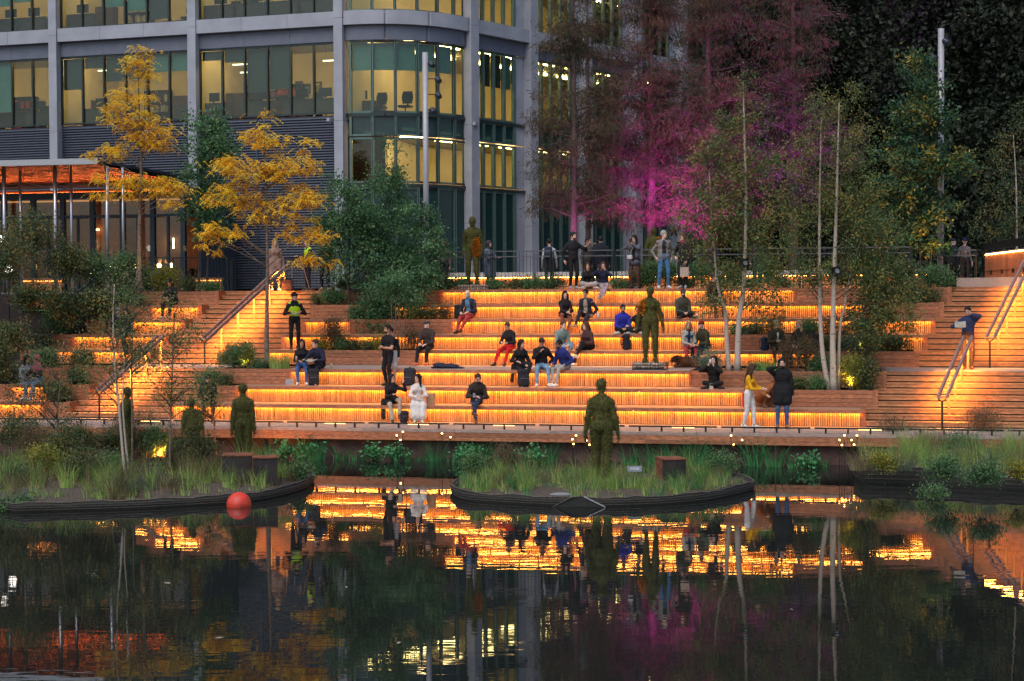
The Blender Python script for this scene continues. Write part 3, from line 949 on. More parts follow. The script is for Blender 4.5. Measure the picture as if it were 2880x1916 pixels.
# ------------------------------------------------------------------ bodies: tapered limbs blended into one surface
def sdf_grid(prims, h, k=.018, subs=()):
    """prims: (kind, a, b, ra, rb, region[, rot]); returns vertices, quads, region per face"""
    lo, hi = np.full(3, 9e9), np.full(3, -9e9)
    for p in prims:
        if p[0] == 'c':
            r = max(p[3], p[4])
            for q in (p[1], p[2]):
                lo, hi = np.minimum(lo, np.array(q) - r), np.maximum(hi, np.array(q) + r)
        else:
            r = max(p[2])
            lo, hi = np.minimum(lo, np.array(p[1]) - r), np.maximum(hi, np.array(p[1]) + r)
    lo -= 3 * h
    hi += 3 * h
    n = np.ceil((hi - lo) / h).astype(int) + 1
    D = np.full(n, 9.0, dtype=np.float32)
    B = np.full(n, 9.0, dtype=np.float32)
    G = np.zeros(n, dtype=np.int8)
    def dist(p, X, Y, Z):
        if p[0] == 'c':
            a, b = np.array(p[1], float), np.array(p[2], float)
            ab = b - a
            L2 = ab.dot(ab) + 1e-12
            t = np.clip(((X - a[0]) * ab[0] + (Y - a[1]) * ab[1] + (Z - a[2]) * ab[2]) / L2, 0, 1)
            return np.sqrt((X - a[0] - t * ab[0]) ** 2 + (Y - a[1] - t * ab[1]) ** 2 + (Z - a[2] - t * ab[2]) ** 2) - (p[3] + (p[4] - p[3]) * t)
        c, r, M = p[1], p[2], p[4]
        dx, dy, dz = X - c[0], Y - c[1], Z - c[2]
        if M is not None:
            dx, dy, dz = (M[0][0] * dx + M[1][0] * dy + M[2][0] * dz, M[0][1] * dx + M[1][1] * dy + M[2][1] * dz, M[0][2] * dx + M[1][2] * dy + M[2][2] * dz)
        if p[0] == 'b':
            rr = p[5]
            qx, qy, qz = np.abs(dx) - r[0] + rr, np.abs(dy) - r[1] + rr, np.abs(dz) - r[2] + rr
            return np.sqrt(np.maximum(qx, 0) ** 2 + np.maximum(qy, 0) ** 2 + np.maximum(qz, 0) ** 2) + np.minimum(np.maximum(qx, np.maximum(qy, qz)), 0) - rr
        k0 = np.sqrt((dx / r[0]) ** 2 + (dy / r[1]) ** 2 + (dz / r[2]) ** 2)
        k1 = np.sqrt((dx / r[0] ** 2) ** 2 + (dy / r[1] ** 2) ** 2 + (dz / r[2] ** 2) ** 2) + 1e-9
        return k0 * (k0 - 1) / k1
    def sub(p):
        if p[0] == 'c':
            pts, r = np.array([p[1], p[2]]), max(p[3], p[4]) + 3.2 * h + k
        else:
            pts, r = np.array([p[1]]), max(p[2]) * (1.0 if p[0] == 'e' else 1.5) + 3.2 * h + k
        i0 = np.clip(np.floor((pts.min(0) - r - lo) / h).astype(int), 0, n - 1)
        i1 = np.clip(np.ceil((pts.max(0) + r - lo) / h).astype(int) + 1, 1, n)
        sl = tuple(slice(a, b) for a, b in zip(i0, i1))
        X = (lo[0] + h * np.arange(i0[0], i1[0]))[:, None, None]
        Y = (lo[1] + h * np.arange(i0[1], i1[1]))[None, :, None]
        Z = (lo[2] + h * np.arange(i0[2], i1[2]))[None, None, :]
        return sl, dist(p, X, Y, Z)
    for p in prims:
        sl, d = sub(p)
        reg = p[5] if p[0] == 'c' else p[3]
        cur = D[sl]
        hh = np.clip(.5 + .5 * (cur - d) / k, 0, 1)
        D[sl] = cur * (1 - hh) + d * hh - k * hh * (1 - hh)
        m = d < B[sl]
        G[sl] = np.where(m, reg, G[sl])
        B[sl] = np.minimum(B[sl], d)
    for p in subs:
        sl, d = sub(p)
        D[sl] = np.maximum(D[sl], -d)
    return surf(D, G, lo, h)
def surf(D, G, lo, h):
    I = D < 0
    s = [slice(0, -1), slice(1, None)]
    cnt = np.zeros(tuple(np.array(D.shape) - 1), dtype=np.int8)
    for a in (0, 1):
        for b in (0, 1):
            for c in (0, 1):
                cnt += I[s[a], s[b], s[c]]
    act = (cnt > 0) & (cnt < 8)
    idx = np.argwhere(act)
    vid = np.full(act.shape, -1, dtype=np.int32)
    vid[act] = np.arange(len(idx))
    acc = np.zeros((len(idx), 3))
    num = np.zeros(len(idx))
    cor = [(a, b, c) for a in (0, 1) for b in (0, 1) for c in (0, 1)]
    val = {o: D[idx[:, 0] + o[0], idx[:, 1] + o[1], idx[:, 2] + o[2]] for o in cor}
    for o in cor:
        for ax in range(3):
            if o[ax] == 0:
                q = tuple(1 if i == ax else o[i] for i in range(3))
                a, b = val[o], val[q]
                m = (a < 0) != (b < 0)
                t = np.where(m, a / np.where(m, a - b, 1), 0)
                pt = np.array(o, float)[None, :] + np.zeros((len(idx), 3))
                pt[:, ax] += t
                acc += np.where(m[:, None], pt, 0)
                num += m
    V = lo + h * (idx + acc / num[:, None])
    quads, inside = [], []
    for ax in range(3):
        a, b = [slice(None)] * 3, [slice(None)] * 3
        a[ax], b[ax] = slice(0, -1), slice(1, None)
        A_, B_ = I[tuple(a)], I[tuple(b)]
        e = np.argwhere(A_ != B_)
        o1, o2 = [(1, 2), (2, 0), (0, 1)][ax]
        e = e[(e[:, o1] > 0) & (e[:, o2] > 0)]
        st = A_[e[:, 0], e[:, 1], e[:, 2]]
        def cell(d1, d2):
            c = e.copy()
            c[:, o1] -= d1
            c[:, o2] -= d2
            return vid[c[:, 0], c[:, 1], c[:, 2]]
        q = np.stack([cell(1, 1), cell(0, 1), cell(0, 0), cell(1, 0)], 1)
        q[~st] = q[~st][:, ::-1]
        quads.append(q)
    Q = np.concatenate(quads)
    ii = np.round((V - lo) / h).astype(int)
    vr = G[ii[:, 0], ii[:, 1], ii[:, 2]]
    fr = vr[Q[:, 0]]
    return V, Q, fr
def vnormals(V, Q):
    n = np.cross(V[Q[:, 2]] - V[Q[:, 0]], V[Q[:, 3]] - V[Q[:, 1]])
    N = np.zeros_like(V)
    for c in range(4):
        np.add.at(N, Q[:, c], n)
    return N / (np.linalg.norm(N, axis=1)[:, None] + 1e-12)
def wob(V, f, ph):                                 # smooth pseudo noise
    return (np.sin(V[:, 0] * f + 3.1 * np.sin(V[:, 2] * f * .7 + ph)) + np.sin(V[:, 2] * f * 1.2 + 2.3 * np.sin(V[:, 1] * f * .8 + ph * 1.7) + ph) + np.sin(V[:, 1] * f * 1.1 + ph * .6 + 1.9 * np.sin(V[:, 0] * f * .9))) / 3
def V3(*a): return np.array(a, float)
def rotm(yaw=0, pitch=0, roll=0):
    M = Matrix.Rotation(yaw, 3, 'Z') @ Matrix.Rotation(pitch, 3, 'X') @ Matrix.Rotation(roll, 3, 'Y')
    return np.array(M)
def ik(a, t, l1, l2, pole):
    a, t, pole = V3(*a), V3(*t), V3(*pole)
    d = t - a
    L = np.linalg.norm(d)
    mx = (l1 + l2) * .995
    if L > mx:
        t = a + d / L * mx
        d = t - a
        L = mx
    dn = d / L
    x = (l1 * l1 - l2 * l2 + L * L) / (2 * L)
    y = math.sqrt(max(0, l1 * l1 - x * x))
    p = pole - dn * pole.dot(dn)
    p = p / (np.linalg.norm(p) + 1e-9)
    return a + dn * x + p * y, t
SKIN, TOPR, LEGR, SHOE, COAT, HAIR, SOLE, EYE, LIP, CUFF, SLV = range(11)
def hand_tubes(mb, wrist, d, palmn, side, curl, s):
    """palm direction d, palm normal, four fingers and a thumb as jointed tapered chains rooted in the palm"""
    d, palmn = V3(*d), V3(*palmn)
    d = d / np.linalg.norm(d)
    palmn = palmn - d * palmn.dot(d)
    palmn = palmn / (np.linalg.norm(palmn) + 1e-9)
    x = np.cross(d, palmn)
    for j, (ox, L) in enumerate(((-.030, .062), (-.010, .072), (.010, .067), (.029, .052))):
        p = wrist + d * .082 * s + x * ox * s
        pts, rad = [p - d * .02 * s], [.0095 * s]
        dirv = d.copy()
        ang = 0
        for q in range(3):
            pts.append(p)
            rad.append((.0092 - .0012 * q) * s)
            ang = curl * (q + 1) * .8
            dirv = d * math.cos(ang) + palmn * math.sin(ang)
            p = p + dirv * L * s * (.42, .32, .26)[q]
        pts.append(p)
        rad.append(.006 * s)
        mb.tube([tuple(q) for q in pts], rad, 5, SKIN)
    p = wrist + d * .03 * s + x * side * .03 * s
    t1 = p + (d * .7 + x * side * .6 + palmn * .3) * .042 * s
    t2 = t1 + (d * .85 + x * side * .15 + palmn * .45) * .038 * s
    mb.tube([tuple(p), tuple(t1), tuple(t2)], [.012 * s, .0105 * s, .007 * s], 5, SKIN)
def figure(pose, look, h=.0145, statue=False):
    """pose: dict of joints, look: dict of build and clothing; returns mesh data and head frame"""
    s = look.get('s', 1.0)
    fem = look.get('f', False)
    pf = look.get('puff', 0.0)
    pv = V3(*pose['pelvis'])
    lean, twist, sidel = pose.get('lean', 0), pose.get('twist', 0), pose.get('side', 0)
    Rt = rotm(twist, lean, sidel)                  # torso frame; lean > 0 bends towards -Y
    up, rt, fw = Rt @ V3(0, 0, 1), Rt @ V3(1, 0, 0), Rt @ V3(0, -1, 0)
    P = []
    sh_w = (.148 if fem else .168) * s * look.get('broad', 1)
    tr = 1 + pf
    waist, chest, neck = pv + up * .16 * s, pv + up * .36 * s, pv + up * .50 * s
    hd = neck + up * .07 * s + fw * .01
    Rh = rotm(pose.get('hyaw', 0), pose.get('hpitch', 0), pose.get('hroll', 0))
    hc = hd + Rh @ V3(0, -.02, .105) * s
    fat = look.get('fat', 1.0)
    T = lambda kind, *a: P.append((kind, *a))
    # trunk
    Rti = Rt
    pe = pv + up * .03 * s
    P.append(('e', pe, V3(.168 if fem else .155, .118, .125) * s * fat * (1 + pf * .5), LEGR if not look.get('longtop') else TOPR, Rti))
    P.append(('e', waist, V3(.128 if fem else .145, .10, .15) * s * fat * tr, TOPR, Rti))
    P.append(('e', chest, V3(.155 if fem else .172, .112, .175) * s * (.5 + .5 * fat) * tr, TOPR, Rti))
    if fem:
        for sx in (-1, 1):
            P.append(('e', chest + rt * .065 * s * sx + fw * .075 * s - up * .01, V3(.062, .06, .062) * s * tr, TOPR, Rti))
    shl = [neck - up * .092 * s + rt * sh_w * sx for sx in (-1, 1)]
    for sx in (-1, 1):
        P.append(('c', neck - up * .035 * s + rt * .035 * sx, neck - up * .085 * s + rt * sh_w * sx, .05 * s, .058 * s * tr, TOPR))
    P.append(('c', neck - up * .06 * s, neck + up * .0 * s, .07 * s, .055 * s, TOPR))
    P.append(('c', neck - up * .04 * s, hd + Rh @ V3(0, 0, .03) * s, .052 * s, .048 * s, SKIN if not look.get('scarf') else COAT))
    if look.get('scarf'):
        P.append(('e', neck + up * .015 * s + fw * .02, V3(.088, .085, .06) * s, COAT, Rti))
    # head
    P.append(('e', hc + Rh @ V3(0, .012, .022) * s, V3(.074, .091, .092) * s, SKIN, Rh))
    P.append(('e', hc + Rh @ V3(0, -.018, -.045) * s, V3(.056, .066, .072) * s, SKIN, Rh))
    P.append(('c', hc + Rh @ V3(0, -.083, .012) * s, hc + Rh @ V3(0, -.098, -.026) * s, .008 * s, .0135 * s, SKIN))
    P.append(('e', hc + Rh @ V3(0, -.07, -.092) * s, V3(.026, .02, .02) * s, SKIN, Rh))
    for sx in (-1, 1):
        P.append(('e', hc + Rh @ V3(.076 * sx, .012, -.008) * s, V3(.012, .022, .032) * s, SKIN, Rh))
    # arms
    hands = []
    AR = SLV if look.get('jacket') else TOPR
    ua, fa = .285 * s, .245 * s
    for i, key in enumerate(('hl', 'hr')):
        sx = -1 if i == 0 else 1
        S0 = shl[i] - up * .005
        tgt = pose.get(key)
        pole = pose.get('p' + key, (sx * .7, .5, -.6))
        if tgt is None:
            tgt = S0 - up * .505 * s + rt * sx * .085 + fw * .04
            pole = (sx * .2, 1, 0)
        E, W = ik(S0, tgt, ua, fa, pole)
        rs = look.get('armr', 1.0) * (1 + pf * 1.4)
        slv = look.get('sleeve', 2)                # 2 long, 1 short, 0 none
        P.append(('c', S0, E, .054 * s * rs, .044 * s * rs, AR if slv else SKIN))
        if slv == 1:
            P.pop()
            m_ = S0 + (E - S0) * .62
            P.append(('c', S0, m_, .057 * s * rs, .05 * s * rs, AR))
            P.append(('c', m_, E, .043 * s, .04 * s, SKIN))
        fr = (1 + pf * 1.0)
        W0 = E + (W - E) * .93
        P.append(('c', E, W0, .044 * s * (rs if slv == 2 else .92), .032 * s * (fr if slv == 2 else .9), AR if slv == 2 else SKIN))
        hdir = pose.get('d' + key)
        hdv = (W - E) / (np.linalg.norm(W - E) + 1e-9) if hdir is None else V3(*hdir) / np.linalg.norm(hdir)
        pn = pose.get('n' + key, (-sx, 0, 0) if abs(hdv[2]) > .6 else (0, 0, -1))
        P.append(('c', W0, W, .026 * s, .026 * s, SKIN))
        pnv = V3(*pn)
        xx = np.cross(hdv, pnv)
        xx = xx / (np.linalg.norm(xx) + 1e-9)
        for o in (-.016, .016):
            P.append(('c', W + hdv * .02 * s + xx * o * s * .8, W + hdv * .082 * s + xx * o * 1.25 * s, .017 * s, .016 * s, SKIN))
        hands.append((W, hdv, pn, -sx, pose.get('c' + key, .45)))
    # legs
    th, sn = .43 * s, .42 * s
    hw = (.088 if fem else .085) * s
    hips = [pv + rt * hw * sx for sx in (-1, 1)]
    for i, key in enumerate(('fl', 'fr')):
        sx = -1 if i == 0 else 1
        foot = V3(*pose[key])
        ank = foot + V3(0, 0, .085 * s)
        K, ank = ik(hips[i], ank, th, sn, pose.get('k' + key, (sx * .15, -1, .1)))
        foot = ank - V3(0, 0, .085 * s)
        lr = look.get('legr', 1.0)
        P.append(('c', hips[i], K, .088 * s * lr * (fat * .4 + .6), .06 * s * lr, LEGR))
        short = look.get('shorts')
        if short:
            m_ = hips[i] + (K - hips[i]) * short
            P.pop()
            P.append(('c', hips[i], m_, .092 * s * lr, .08 * s * lr, LEGR))
            P.append(('c', m_, K, .07 * s, .056 * s, CUFF))
        flare = look.get('flare', 1.0)
        a2 = K + (ank - K) * .9
        reg = CUFF if short else LEGR
        P.append(('c', K, K + (ank - K) * .35, .058 * s * lr, .058 * s * (lr if not short else 1), reg))
        P.append(('c', K + (ank - K) * .35, a2, .057 * s * (lr if not short else 1), .041 * s * (flare if not short else 1), reg))
        P.append(('c', a2, ank, .036 * s, .036 * s, CUFF if not statue else LEGR))
        fd = V3(*pose.get('d' + key, (sx * .2, -1, 0)))
        fd = fd / np.linalg.norm(fd)
        P.append(('c', ank - V3(0, 0, .03 * s) - fd * .035 * s, ank - V3(0, 0, .04 * s) + fd * .055 * s, .044 * s, .042 * s, SHOE))
        P.append(('c', ank - V3(0, 0, .045 * s) + fd * .05 * s, ank - V3(0, 0, .055 * s) + fd * .155 * s, .041 * s, .031 * s, SHOE))
        if not statue:
            P.append(('c', ank - V3(0, 0, .073 * s) - fd * .06 * s, ank - V3(0, 0, .073 * s) + fd * .16 * s, .018 * s, .018 * s, SOLE))
        if look.get('coat') and pose.get('sit') is None:
            L_ = look['coat']
            P.append(('c', hips[i] + up * .05, hips[i] + (K - hips[i]) * L_ + V3(0, .01, 0), .125 * s * tr, .12 * s * tr, TOPR))
        elif look.get('coat'):
            P.append(('c', hips[i] + up * .04, hips[i] + (K - hips[i]) * min(.55, look['coat']), .11 * s * tr, .098 * s, TOPR))
        if look.get('skirt'):
            L_ = look['skirt']
            P.append(('c', hips[i], K, .12 * s, .105 * s, LEGR))
            P.append(('c', K, K + (ank - K) * L_, .105 * s, .13 * s, LEGR))
            if i == 0:
                K0, A0 = K, ank
            else:
                mk, ma = (K0 + K) / 2, (A0 + ank) / 2
                P.append(('c', (hips[0] + hips[1]) / 2, mk, .12 * s, .11 * s, LEGR))
                P.append(('c', mk, mk + (ma - mk) * L_, .11 * s, .13 * s, LEGR))
    if look.get('coat') and pose.get('sit') is None:
        P.append(('e', pv - up * .08, V3(.19, .145, .2) * s * tr, TOPR, Rti))
    for e in look.get('extra', []):                # extra volumes in local coordinates
        P.append(e)
    V, Q, fr = sdf_grid(P, h)
    N = vnormals(V, Q)
    cloth = np.zeros(len(V))
    vr = np.zeros(len(V), int)
    vr[Q[:, 0]] = fr
    ph = random.uniform(0, 6)
    if not statue:
        amp = np.where((vr == TOPR) | (vr == LEGR) | (vr == COAT) | (vr == SLV), .006 + .006 * pf, 0)
        V = V + N * (amp * (wob(V, 30, ph) + .6 * wob(V, 62, ph * 2)))[:, None]
    return V, Q, fr, hc, Rh, hands, s, dict(neck=neck, up=up, rt=rt, fw=fw, pv=pv, chest=chest, Rt=Rt)
def clothmat(c, r=.85):
    c = tuple(round(float(x), 3) for x in c)
    return mat(f'cloth_{c}_{r}', c, r, var=.09, scale=7, bump=.3, bscale=120, spec=.25)
def skinmat(c):
    return mat(f'skin_{c}', c, .5, var=.08, scale=30, spec=.4)
SK = {'l': (.68, .42, .31), 'm': (.48, .27, .17), 'd': (.24, .125, .075), 'p': (.74, .49, .38)}
HC_ = {'k': (.012, .010, .009), 'b': (.05, .025, .014), 'r': (.12, .035, .015), 'y': (.42, .27, .13), 'g': (.28, .28, .28), 'a': (.09, .04, .02)}
M_EYE = mat('eye_dark', (.015, .012, .01), .2, var=.0)
M_LIP = mat('lips', (.30, .09, .07), .5, var=.1)
NPEOPLE = [0]
def hair_mesh(style, hc, Rh, s, fr, h=.0125):
    P, S = [], []
    X = lambda x, y, z: hc + Rh @ V3(x, y, z) * s
    if style in ('short', 'bob', 'long', 'curly', 'bald', 'bun'):
        if style == 'bald':
            P.append(('e', X(0, .02, -.005), V3(.081, .088, .06) * s, 0, Rh))
            S.append(('e', X(0, -.06, .02), V3(.09, .08, .12) * s, 0, Rh))
            S.append(('e', X(0, .0, .08), V3(.066, .08, .06) * s, 0, Rh))
        else:
            b = .012 if style == 'short' else .018
            P.append(('e', X(0, .018, .032), V3(.078 + b * .6, .095 + b, .094 + b) * s, 0, Rh))
            S.append(('e', X(0, -.092, -.028), V3(.079, .086, .098) * s, 0, Rh))
            if style == 'short':
                S.append(('e', X(0, .0, -.105), V3(.13, .14, .075) * s, 0, Rh))
            else:
                S.append(('e', X(0, -.05, -.13), V3(.06, .1, .09) * s, 0, Rh))
        if style == 'bun':
            P.append(('e', X(0, .1, .06), V3(.045, .045, .045) * s, 0, Rh))
        if style in ('long', 'bob', 'curly'):
            dn = -.34 if style != 'bob' else -.16
            nk, up, rt, fw = fr['neck'], fr['up'], fr['rt'], fr['fw']
            base = nk - up * (-dn - .16) * s
            P.append(('c', X(0, .07, .0), base - fw * .10 * s, .075 * s, .06 * s, 0))
            for sx in (-1, 1):
                mid = X(.072 * sx, .005, .03)
                P.append(('c', mid, X(.075 * sx, .03, -.13), .032 * s, .04 * s, 0))
                end = nk + rt * .085 * sx * s + fw * .08 * s - up * (-dn - .16) * s
                P.append(('c', X(.075 * sx, .03, -.13), end, .04 * s, .028 * s, 0))
    if style == 'beanie':
        P.append(('e', X(0, .012, .045), V3(.088, .102, .088) * s, 0, Rh))
        S.append(('e', X(0, -.03, -.075), V3(.13, .16, .1) * s, 0, Rh))
    if style == 'cap':
        P.append(('e', X(0, .012, .045), V3(.086, .1, .078) * s, 0, Rh))
        P.append(('e', X(0, -.115, .035), V3(.07, .065, .012) * s, 0, Rh))
        S.append(('e', X(0, .0, -.085), V3(.14, .09, .105) * s, 0, Rh))
    if style == 'flatcap':
        P.append(('e', X(0, -.01, .062), V3(.095, .125, .045) * s, 0, Rh @ rotm(0, .15)))
        P.append(('e', X(0, .03, .03), V3(.083, .09, .06) * s, 0, Rh))
        S.append(('e', X(0, -.08, -.04), V3(.075, .07, .07) * s, 0, Rh))
        S.append(('e', X(0, .0, -.09), V3(.13, .14, .085) * s, 0, Rh))
    if style in ('hijab', 'hood'):
        nk, up, fw = fr['neck'], fr['up'], fr['fw']
        P.append(('e', X(0, .02, .02), V3(.098, .115, .122) * s, 0, Rh))
        S.append(('e', X(0, -.10, -.015), V3(.06, .07, .078) * s, 0, Rh))
        P.append(('c', X(0, .0, -.11), nk - up * .03, .085 * s, .11 * s, 0))
        if style == 'hijab':
            P.append(('e', nk - up * .14 * s + fw * .0, V3(.225, .165, .17) * s, 0, fr['Rt']))
    if not P:
        return None
    V, Q, _ = sdf_grid(P, h, .02, S)
    N = vnormals(V, Q)
    if style in ('curly', 'long', 'bob', 'short', 'bun'):
        V = V + N * ((.010 if style == 'curly' else .005) * (wob(V, 70 if style == 'curly' else 95, 1.0)))[:, None]
    return V, Q
def person(label, pos, rz, pose, look, group='people on the terraces', h=.0145):
    NPEOPLE[0] += 1
    root = thing('person', label, 'person', pos, rz, group)
    V, Q, fr, hc, Rh, hands, s, frm = figure(pose, look, h)
    mats = [skinmat(SK[look.get('skin', 'l')]), clothmat(look['top']), clothmat(look['legs']), clothmat(look.get('shoes', (.03, .03, .03)), .6),
            clothmat(look.get('scarf') or (.05, .05, .05)), clothmat(HC_[look.get('hairc', 'k')]), clothmat(look.get('sole', (.5, .48, .45)), .6), M_EYE, M_LIP,
            clothmat(look.get('cuff') or ((.05, .05, .05) if not look.get('shorts') else SK[look.get('skin', 'l')])), clothmat(look.get('jacket') or look['top'])]
    x = MB()
    for hnd in hands:
        hand_tubes(x, hnd[0], hnd[1], hnd[2], hnd[3], hnd[4], s)
    X = lambda a, b, c: tuple(hc + Rh @ V3(a, b, c) * s)
    for sx in (-1, 1):
        x.sphere(X(.029 * sx, -.079, .006), .0105 * s, 6, 4, EYE)
        x.tube([X(.014 * sx, -.088, .024), X(.03 * sx, -.087, .029), X(.046 * sx, -.075, .024)], .0045 * s, 4, HAIR)
    x.tube([X(-.022, -.081, -.055), X(0, -.0885, -.057), X(.022, -.081, -.055)], .0055 * s, 4, LIP)
    nv, nq = len(V), len(Q)
    me = np_mesh_mixed('body', V, Q, fr, x, mats)
    link('body', me, root)
    st = look.get('hair', 'short')
    for style in ([st] if isinstance(st, str) else st):
        hm = hair_mesh(style, hc, Rh, s, frm)
        if hm:
            isclo = style in ('beanie', 'cap', 'flatcap', 'hijab', 'hood')
            c = look.get('hatc', (.05, .05, .05)) if isclo else HC_[look.get('hairc', 'k')]
            nm = {'beanie': 'beanie', 'cap': 'cap', 'flatcap': 'flat_cap', 'hijab': 'headscarf', 'hood': 'hood'}.get(style, 'hair')
            link(nm, np_mesh(nm, hm[0], hm[1], clothmat(c, .6 if not isclo else .85), None, True), root)
    if look.get('beard'):
        Pb = [('e', hc + Rh @ V3(0, -.042, -.083) * s, V3(.055, .049, .034) * s, 0, Rh)]
        Sb = [('e', hc + Rh @ V3(0, -.092, -.04) * s, V3(.032, .03, .02) * s, 0, Rh)]
        Vb, Qb, _ = sdf_grid(Pb, .010, .01, Sb)
        link('beard', np_mesh('beard', Vb, Qb, clothmat(HC_[look.get('hairc', 'k')], .7), None, True), root)
    if look.get('glasses'):
        g_ = MB()
        for sx in (-1, 1):
            pts = [X(.031 * sx + .024 * math.cos(a), -.098, .003 + .02 * math.sin(a)) for a in np.linspace(0, 6.283, 9)]
            g_.tube(pts, .003 * s, 4)
        g_.tube([X(-.008, -.1, .006), X(.008, -.1, .006)], .003 * s, 4)
        g_.build('glasses', M_BLACK, root)
    if look.get('mask'):
        Vb, Qb, _ = sdf_grid([('e', hc + Rh @ V3(0, -.055, -.055) * s, V3(.061, .058, .045) * s, 0, Rh)], .010, .01)
        link('face_mask', np_mesh('face_mask', Vb, Qb, clothmat((.25, .42, .5)), None, True), root)
    if look.get('jacket'):                          # open jacket: sleeves and two fronts over the shirt, as one shell with an open front
        jc = look['jacket']
        Pj = [p for p in jacket_prims(frm, s, look)]
        Sj = [('e', frm['chest'] + frm['fw'] * .17 * s - frm['up'] * .1, V3(look.get('jopen', .075), .13, .36) * s, 0, frm['Rt'])]
        Vj, Qj, _ = sdf_grid(Pj, h, .02, Sj)
        Nj = vnormals(Vj, Qj)
        Vj = Vj + Nj * (.007 * wob(Vj, 34, 2.0))[:, None]
        link('jacket', np_mesh('jacket', Vj, Qj, clothmat(jc), None, True), root)
    if look.get('vest'):
        for nm, cc, dz0, dz1, gr in (('high_visibility_vest', (.55, .85, .02), -.09, .17, .022), ('reflective_band', (.6, .6, .62), -.035, .01, .027)):
            Pv = [('e', frm['chest'] - frm['up'] * .04, V3(.165 + gr, .112 + gr, .19) * s, 0, frm['Rt']), ('e', frm['pv'] + frm['up'] * .16 * s, V3(.15 + gr, .105 + gr, .15) * s, 0, frm['Rt'])]
            if nm != 'reflective_band':
                Pv.append(('c', frm['neck'] - frm['up'] * .05 + frm['rt'] * .12, frm['neck'] - frm['up'] * .05 - frm['rt'] * .12, .075, .075, 0))
                cut = [('e', frm['neck'] + frm['fw'] * .06 + frm['up'] * .02, V3(.075, .12, .1), 0, None), ('b', frm['pv'] + frm['up'] * .0, V3(.4, .4, .07), 0, frm['Rt'], .01)]
            else:
                cut = [('b', frm['pv'] + frm['up'] * .42, V3(.5, .5, .24), 0, frm['Rt'], .01), ('b', frm['pv'] - frm['up'] * .05, V3(.5, .5, .18), 0, frm['Rt'], .01)]
            Vv, Qv, _ = sdf_grid(Pv, h, .02, cut)
            link(nm, np_mesh(nm, Vv, Qv, clothmat(cc, .6), None, True), root)
    return root
def jacket_prims(f, s, look):
    L_ = look.get('jlen', .02)
    o = [('e', f['chest'], V3(.195, .138, .19) * s, 0, f['Rt']), ('e', f['pv'] + f['up'] * .16 * s, V3(.178, .13, .17) * s, 0, f['Rt']), ('e', f['pv'] + f['up'] * (.06 - L_) * s, V3(.188, .14, .13) * s, 0, f['Rt']),
         ('c', f['neck'] - f['up'] * .06 * s - f['rt'] * .15 * s, f['neck'] - f['up'] * .06 * s + f['rt'] * .15 * s, .075 * s, .075 * s, 0)]
    return o
def np_mesh_mixed(name, V, Q, fr, x, mats):
    me = bpy.data.meshes.new(name)
    off = len(V)
    V2 = np.concatenate([V, np.array(x.v, float).reshape(-1, 3)]) if x.v else V
    ex = [tuple(i + off for i in f) for f in x.f]
    loops = np.concatenate([Q.ravel(), np.array([i for f in ex for i in f], int)]) if ex else Q.ravel()
    tot = np.concatenate([np.full(len(Q), 4), np.array([len(f) for f in ex], int)]) if ex else np.full(len(Q), 4)
    start = np.concatenate([[0], np.cumsum(tot)[:-1]])
    me.vertices.add(len(V2))
    me.vertices.foreach_set('co', V2.astype(np.float32).ravel())
    me.loops.add(len(loops))
    me.loops.foreach_set('vertex_index', loops.astype(np.int32))
    me.polygons.add(len(tot))
    me.polygons.foreach_set('loop_start', start.astype(np.int32))
    me.polygons.foreach_set('loop_total', tot.astype(np.int32))
    for m in mats:
        me.materials.append(m)
    me.polygons.foreach_set('material_index', np.concatenate([fr, np.array(x.m, int)]).astype(np.int32))
    me.polygons.foreach_set('use_smooth', np.ones(len(tot), bool))
    me.update(calc_edges=True)
    return me
# ---- poses. Local frame: the figure faces -Y, image left is -X; origin at the feet (standing) or on the seat under the hips (sitting)
def stand(s=1.0, w=.11, **k):
    p = dict(pelvis=(0, 0, .93 * s), fl=(-w, 0, 0), fr=(w, 0, 0))
    p.update(k)
    return p
def sit(s=1.0, fz=-.46, fy=-.62, w=.12, **k):
    p = dict(pelvis=(0, 0, .11 * s), fl=(-w, fy, fz), fr=(w, fy, fz), sit=1, lean=.12,
             hl=(-.10, -.33, .17), hr=(.10, -.33, .17))
    p.update(k)
    return p
def cross(s=1.0, **k):                              # sitting cross-legged on the seat itself
    p = dict(pelvis=(0, 0, .11 * s), fl=(.17, -.36, -.005), fr=(-.17, -.40, -.005), sit=1, lean=.2, kfl=(-1, -.35, .25), kfr=(1, -.35, .25),
             dfl=(.9, -.5, 0), dfr=(-.9, -.5, 0), hl=(-.06, -.36, .18), hr=(.06, -.36, .18))
    p.update(k)
    return p
# ------------------------------------------------------------------ leaves, crowns, grasses
def leaf_obj(name, parent, C, D, Nn, L, W, m, val):
    """one quad per leaf: base, side, tip, side"""
    C, D, Nn = np.asarray(C, float), np.asarray(D, float), np.asarray(Nn, float)
    D = D / (np.linalg.norm(D, axis=1)[:, None] + 1e-9)
    S = np.cross(D, Nn)
    S = S / (np.linalg.norm(S, axis=1)[:, None] + 1e-9)
    Un = np.cross(S, D)
    L, W = np.broadcast_to(L, (len(C),))[:, None], np.broadcast_to(W, (len(C),))[:, None]
    mid = C + D * L * .45
    V = np.stack([C, mid + S * W * .5 + Un * W * .12, C + D * L, mid - S * W * .5 + Un * W * .12], 1).reshape(-1, 3)
    Q = np.arange(len(V)).reshape(-1, 4)
    me = np_mesh(name, V, Q, m)
    a = me.attributes.new('leaf', 'FLOAT', 'POINT')
    a.data.foreach_set('value', np.repeat(np.clip(val, 0, 1), 4).astype(np.float32))
    return link(name, me, parent)
def rnd_unit(n, rg):
    v = rg.normal(size=(n, 3))
    return v / np.linalg.norm(v, axis=1)[:, None]
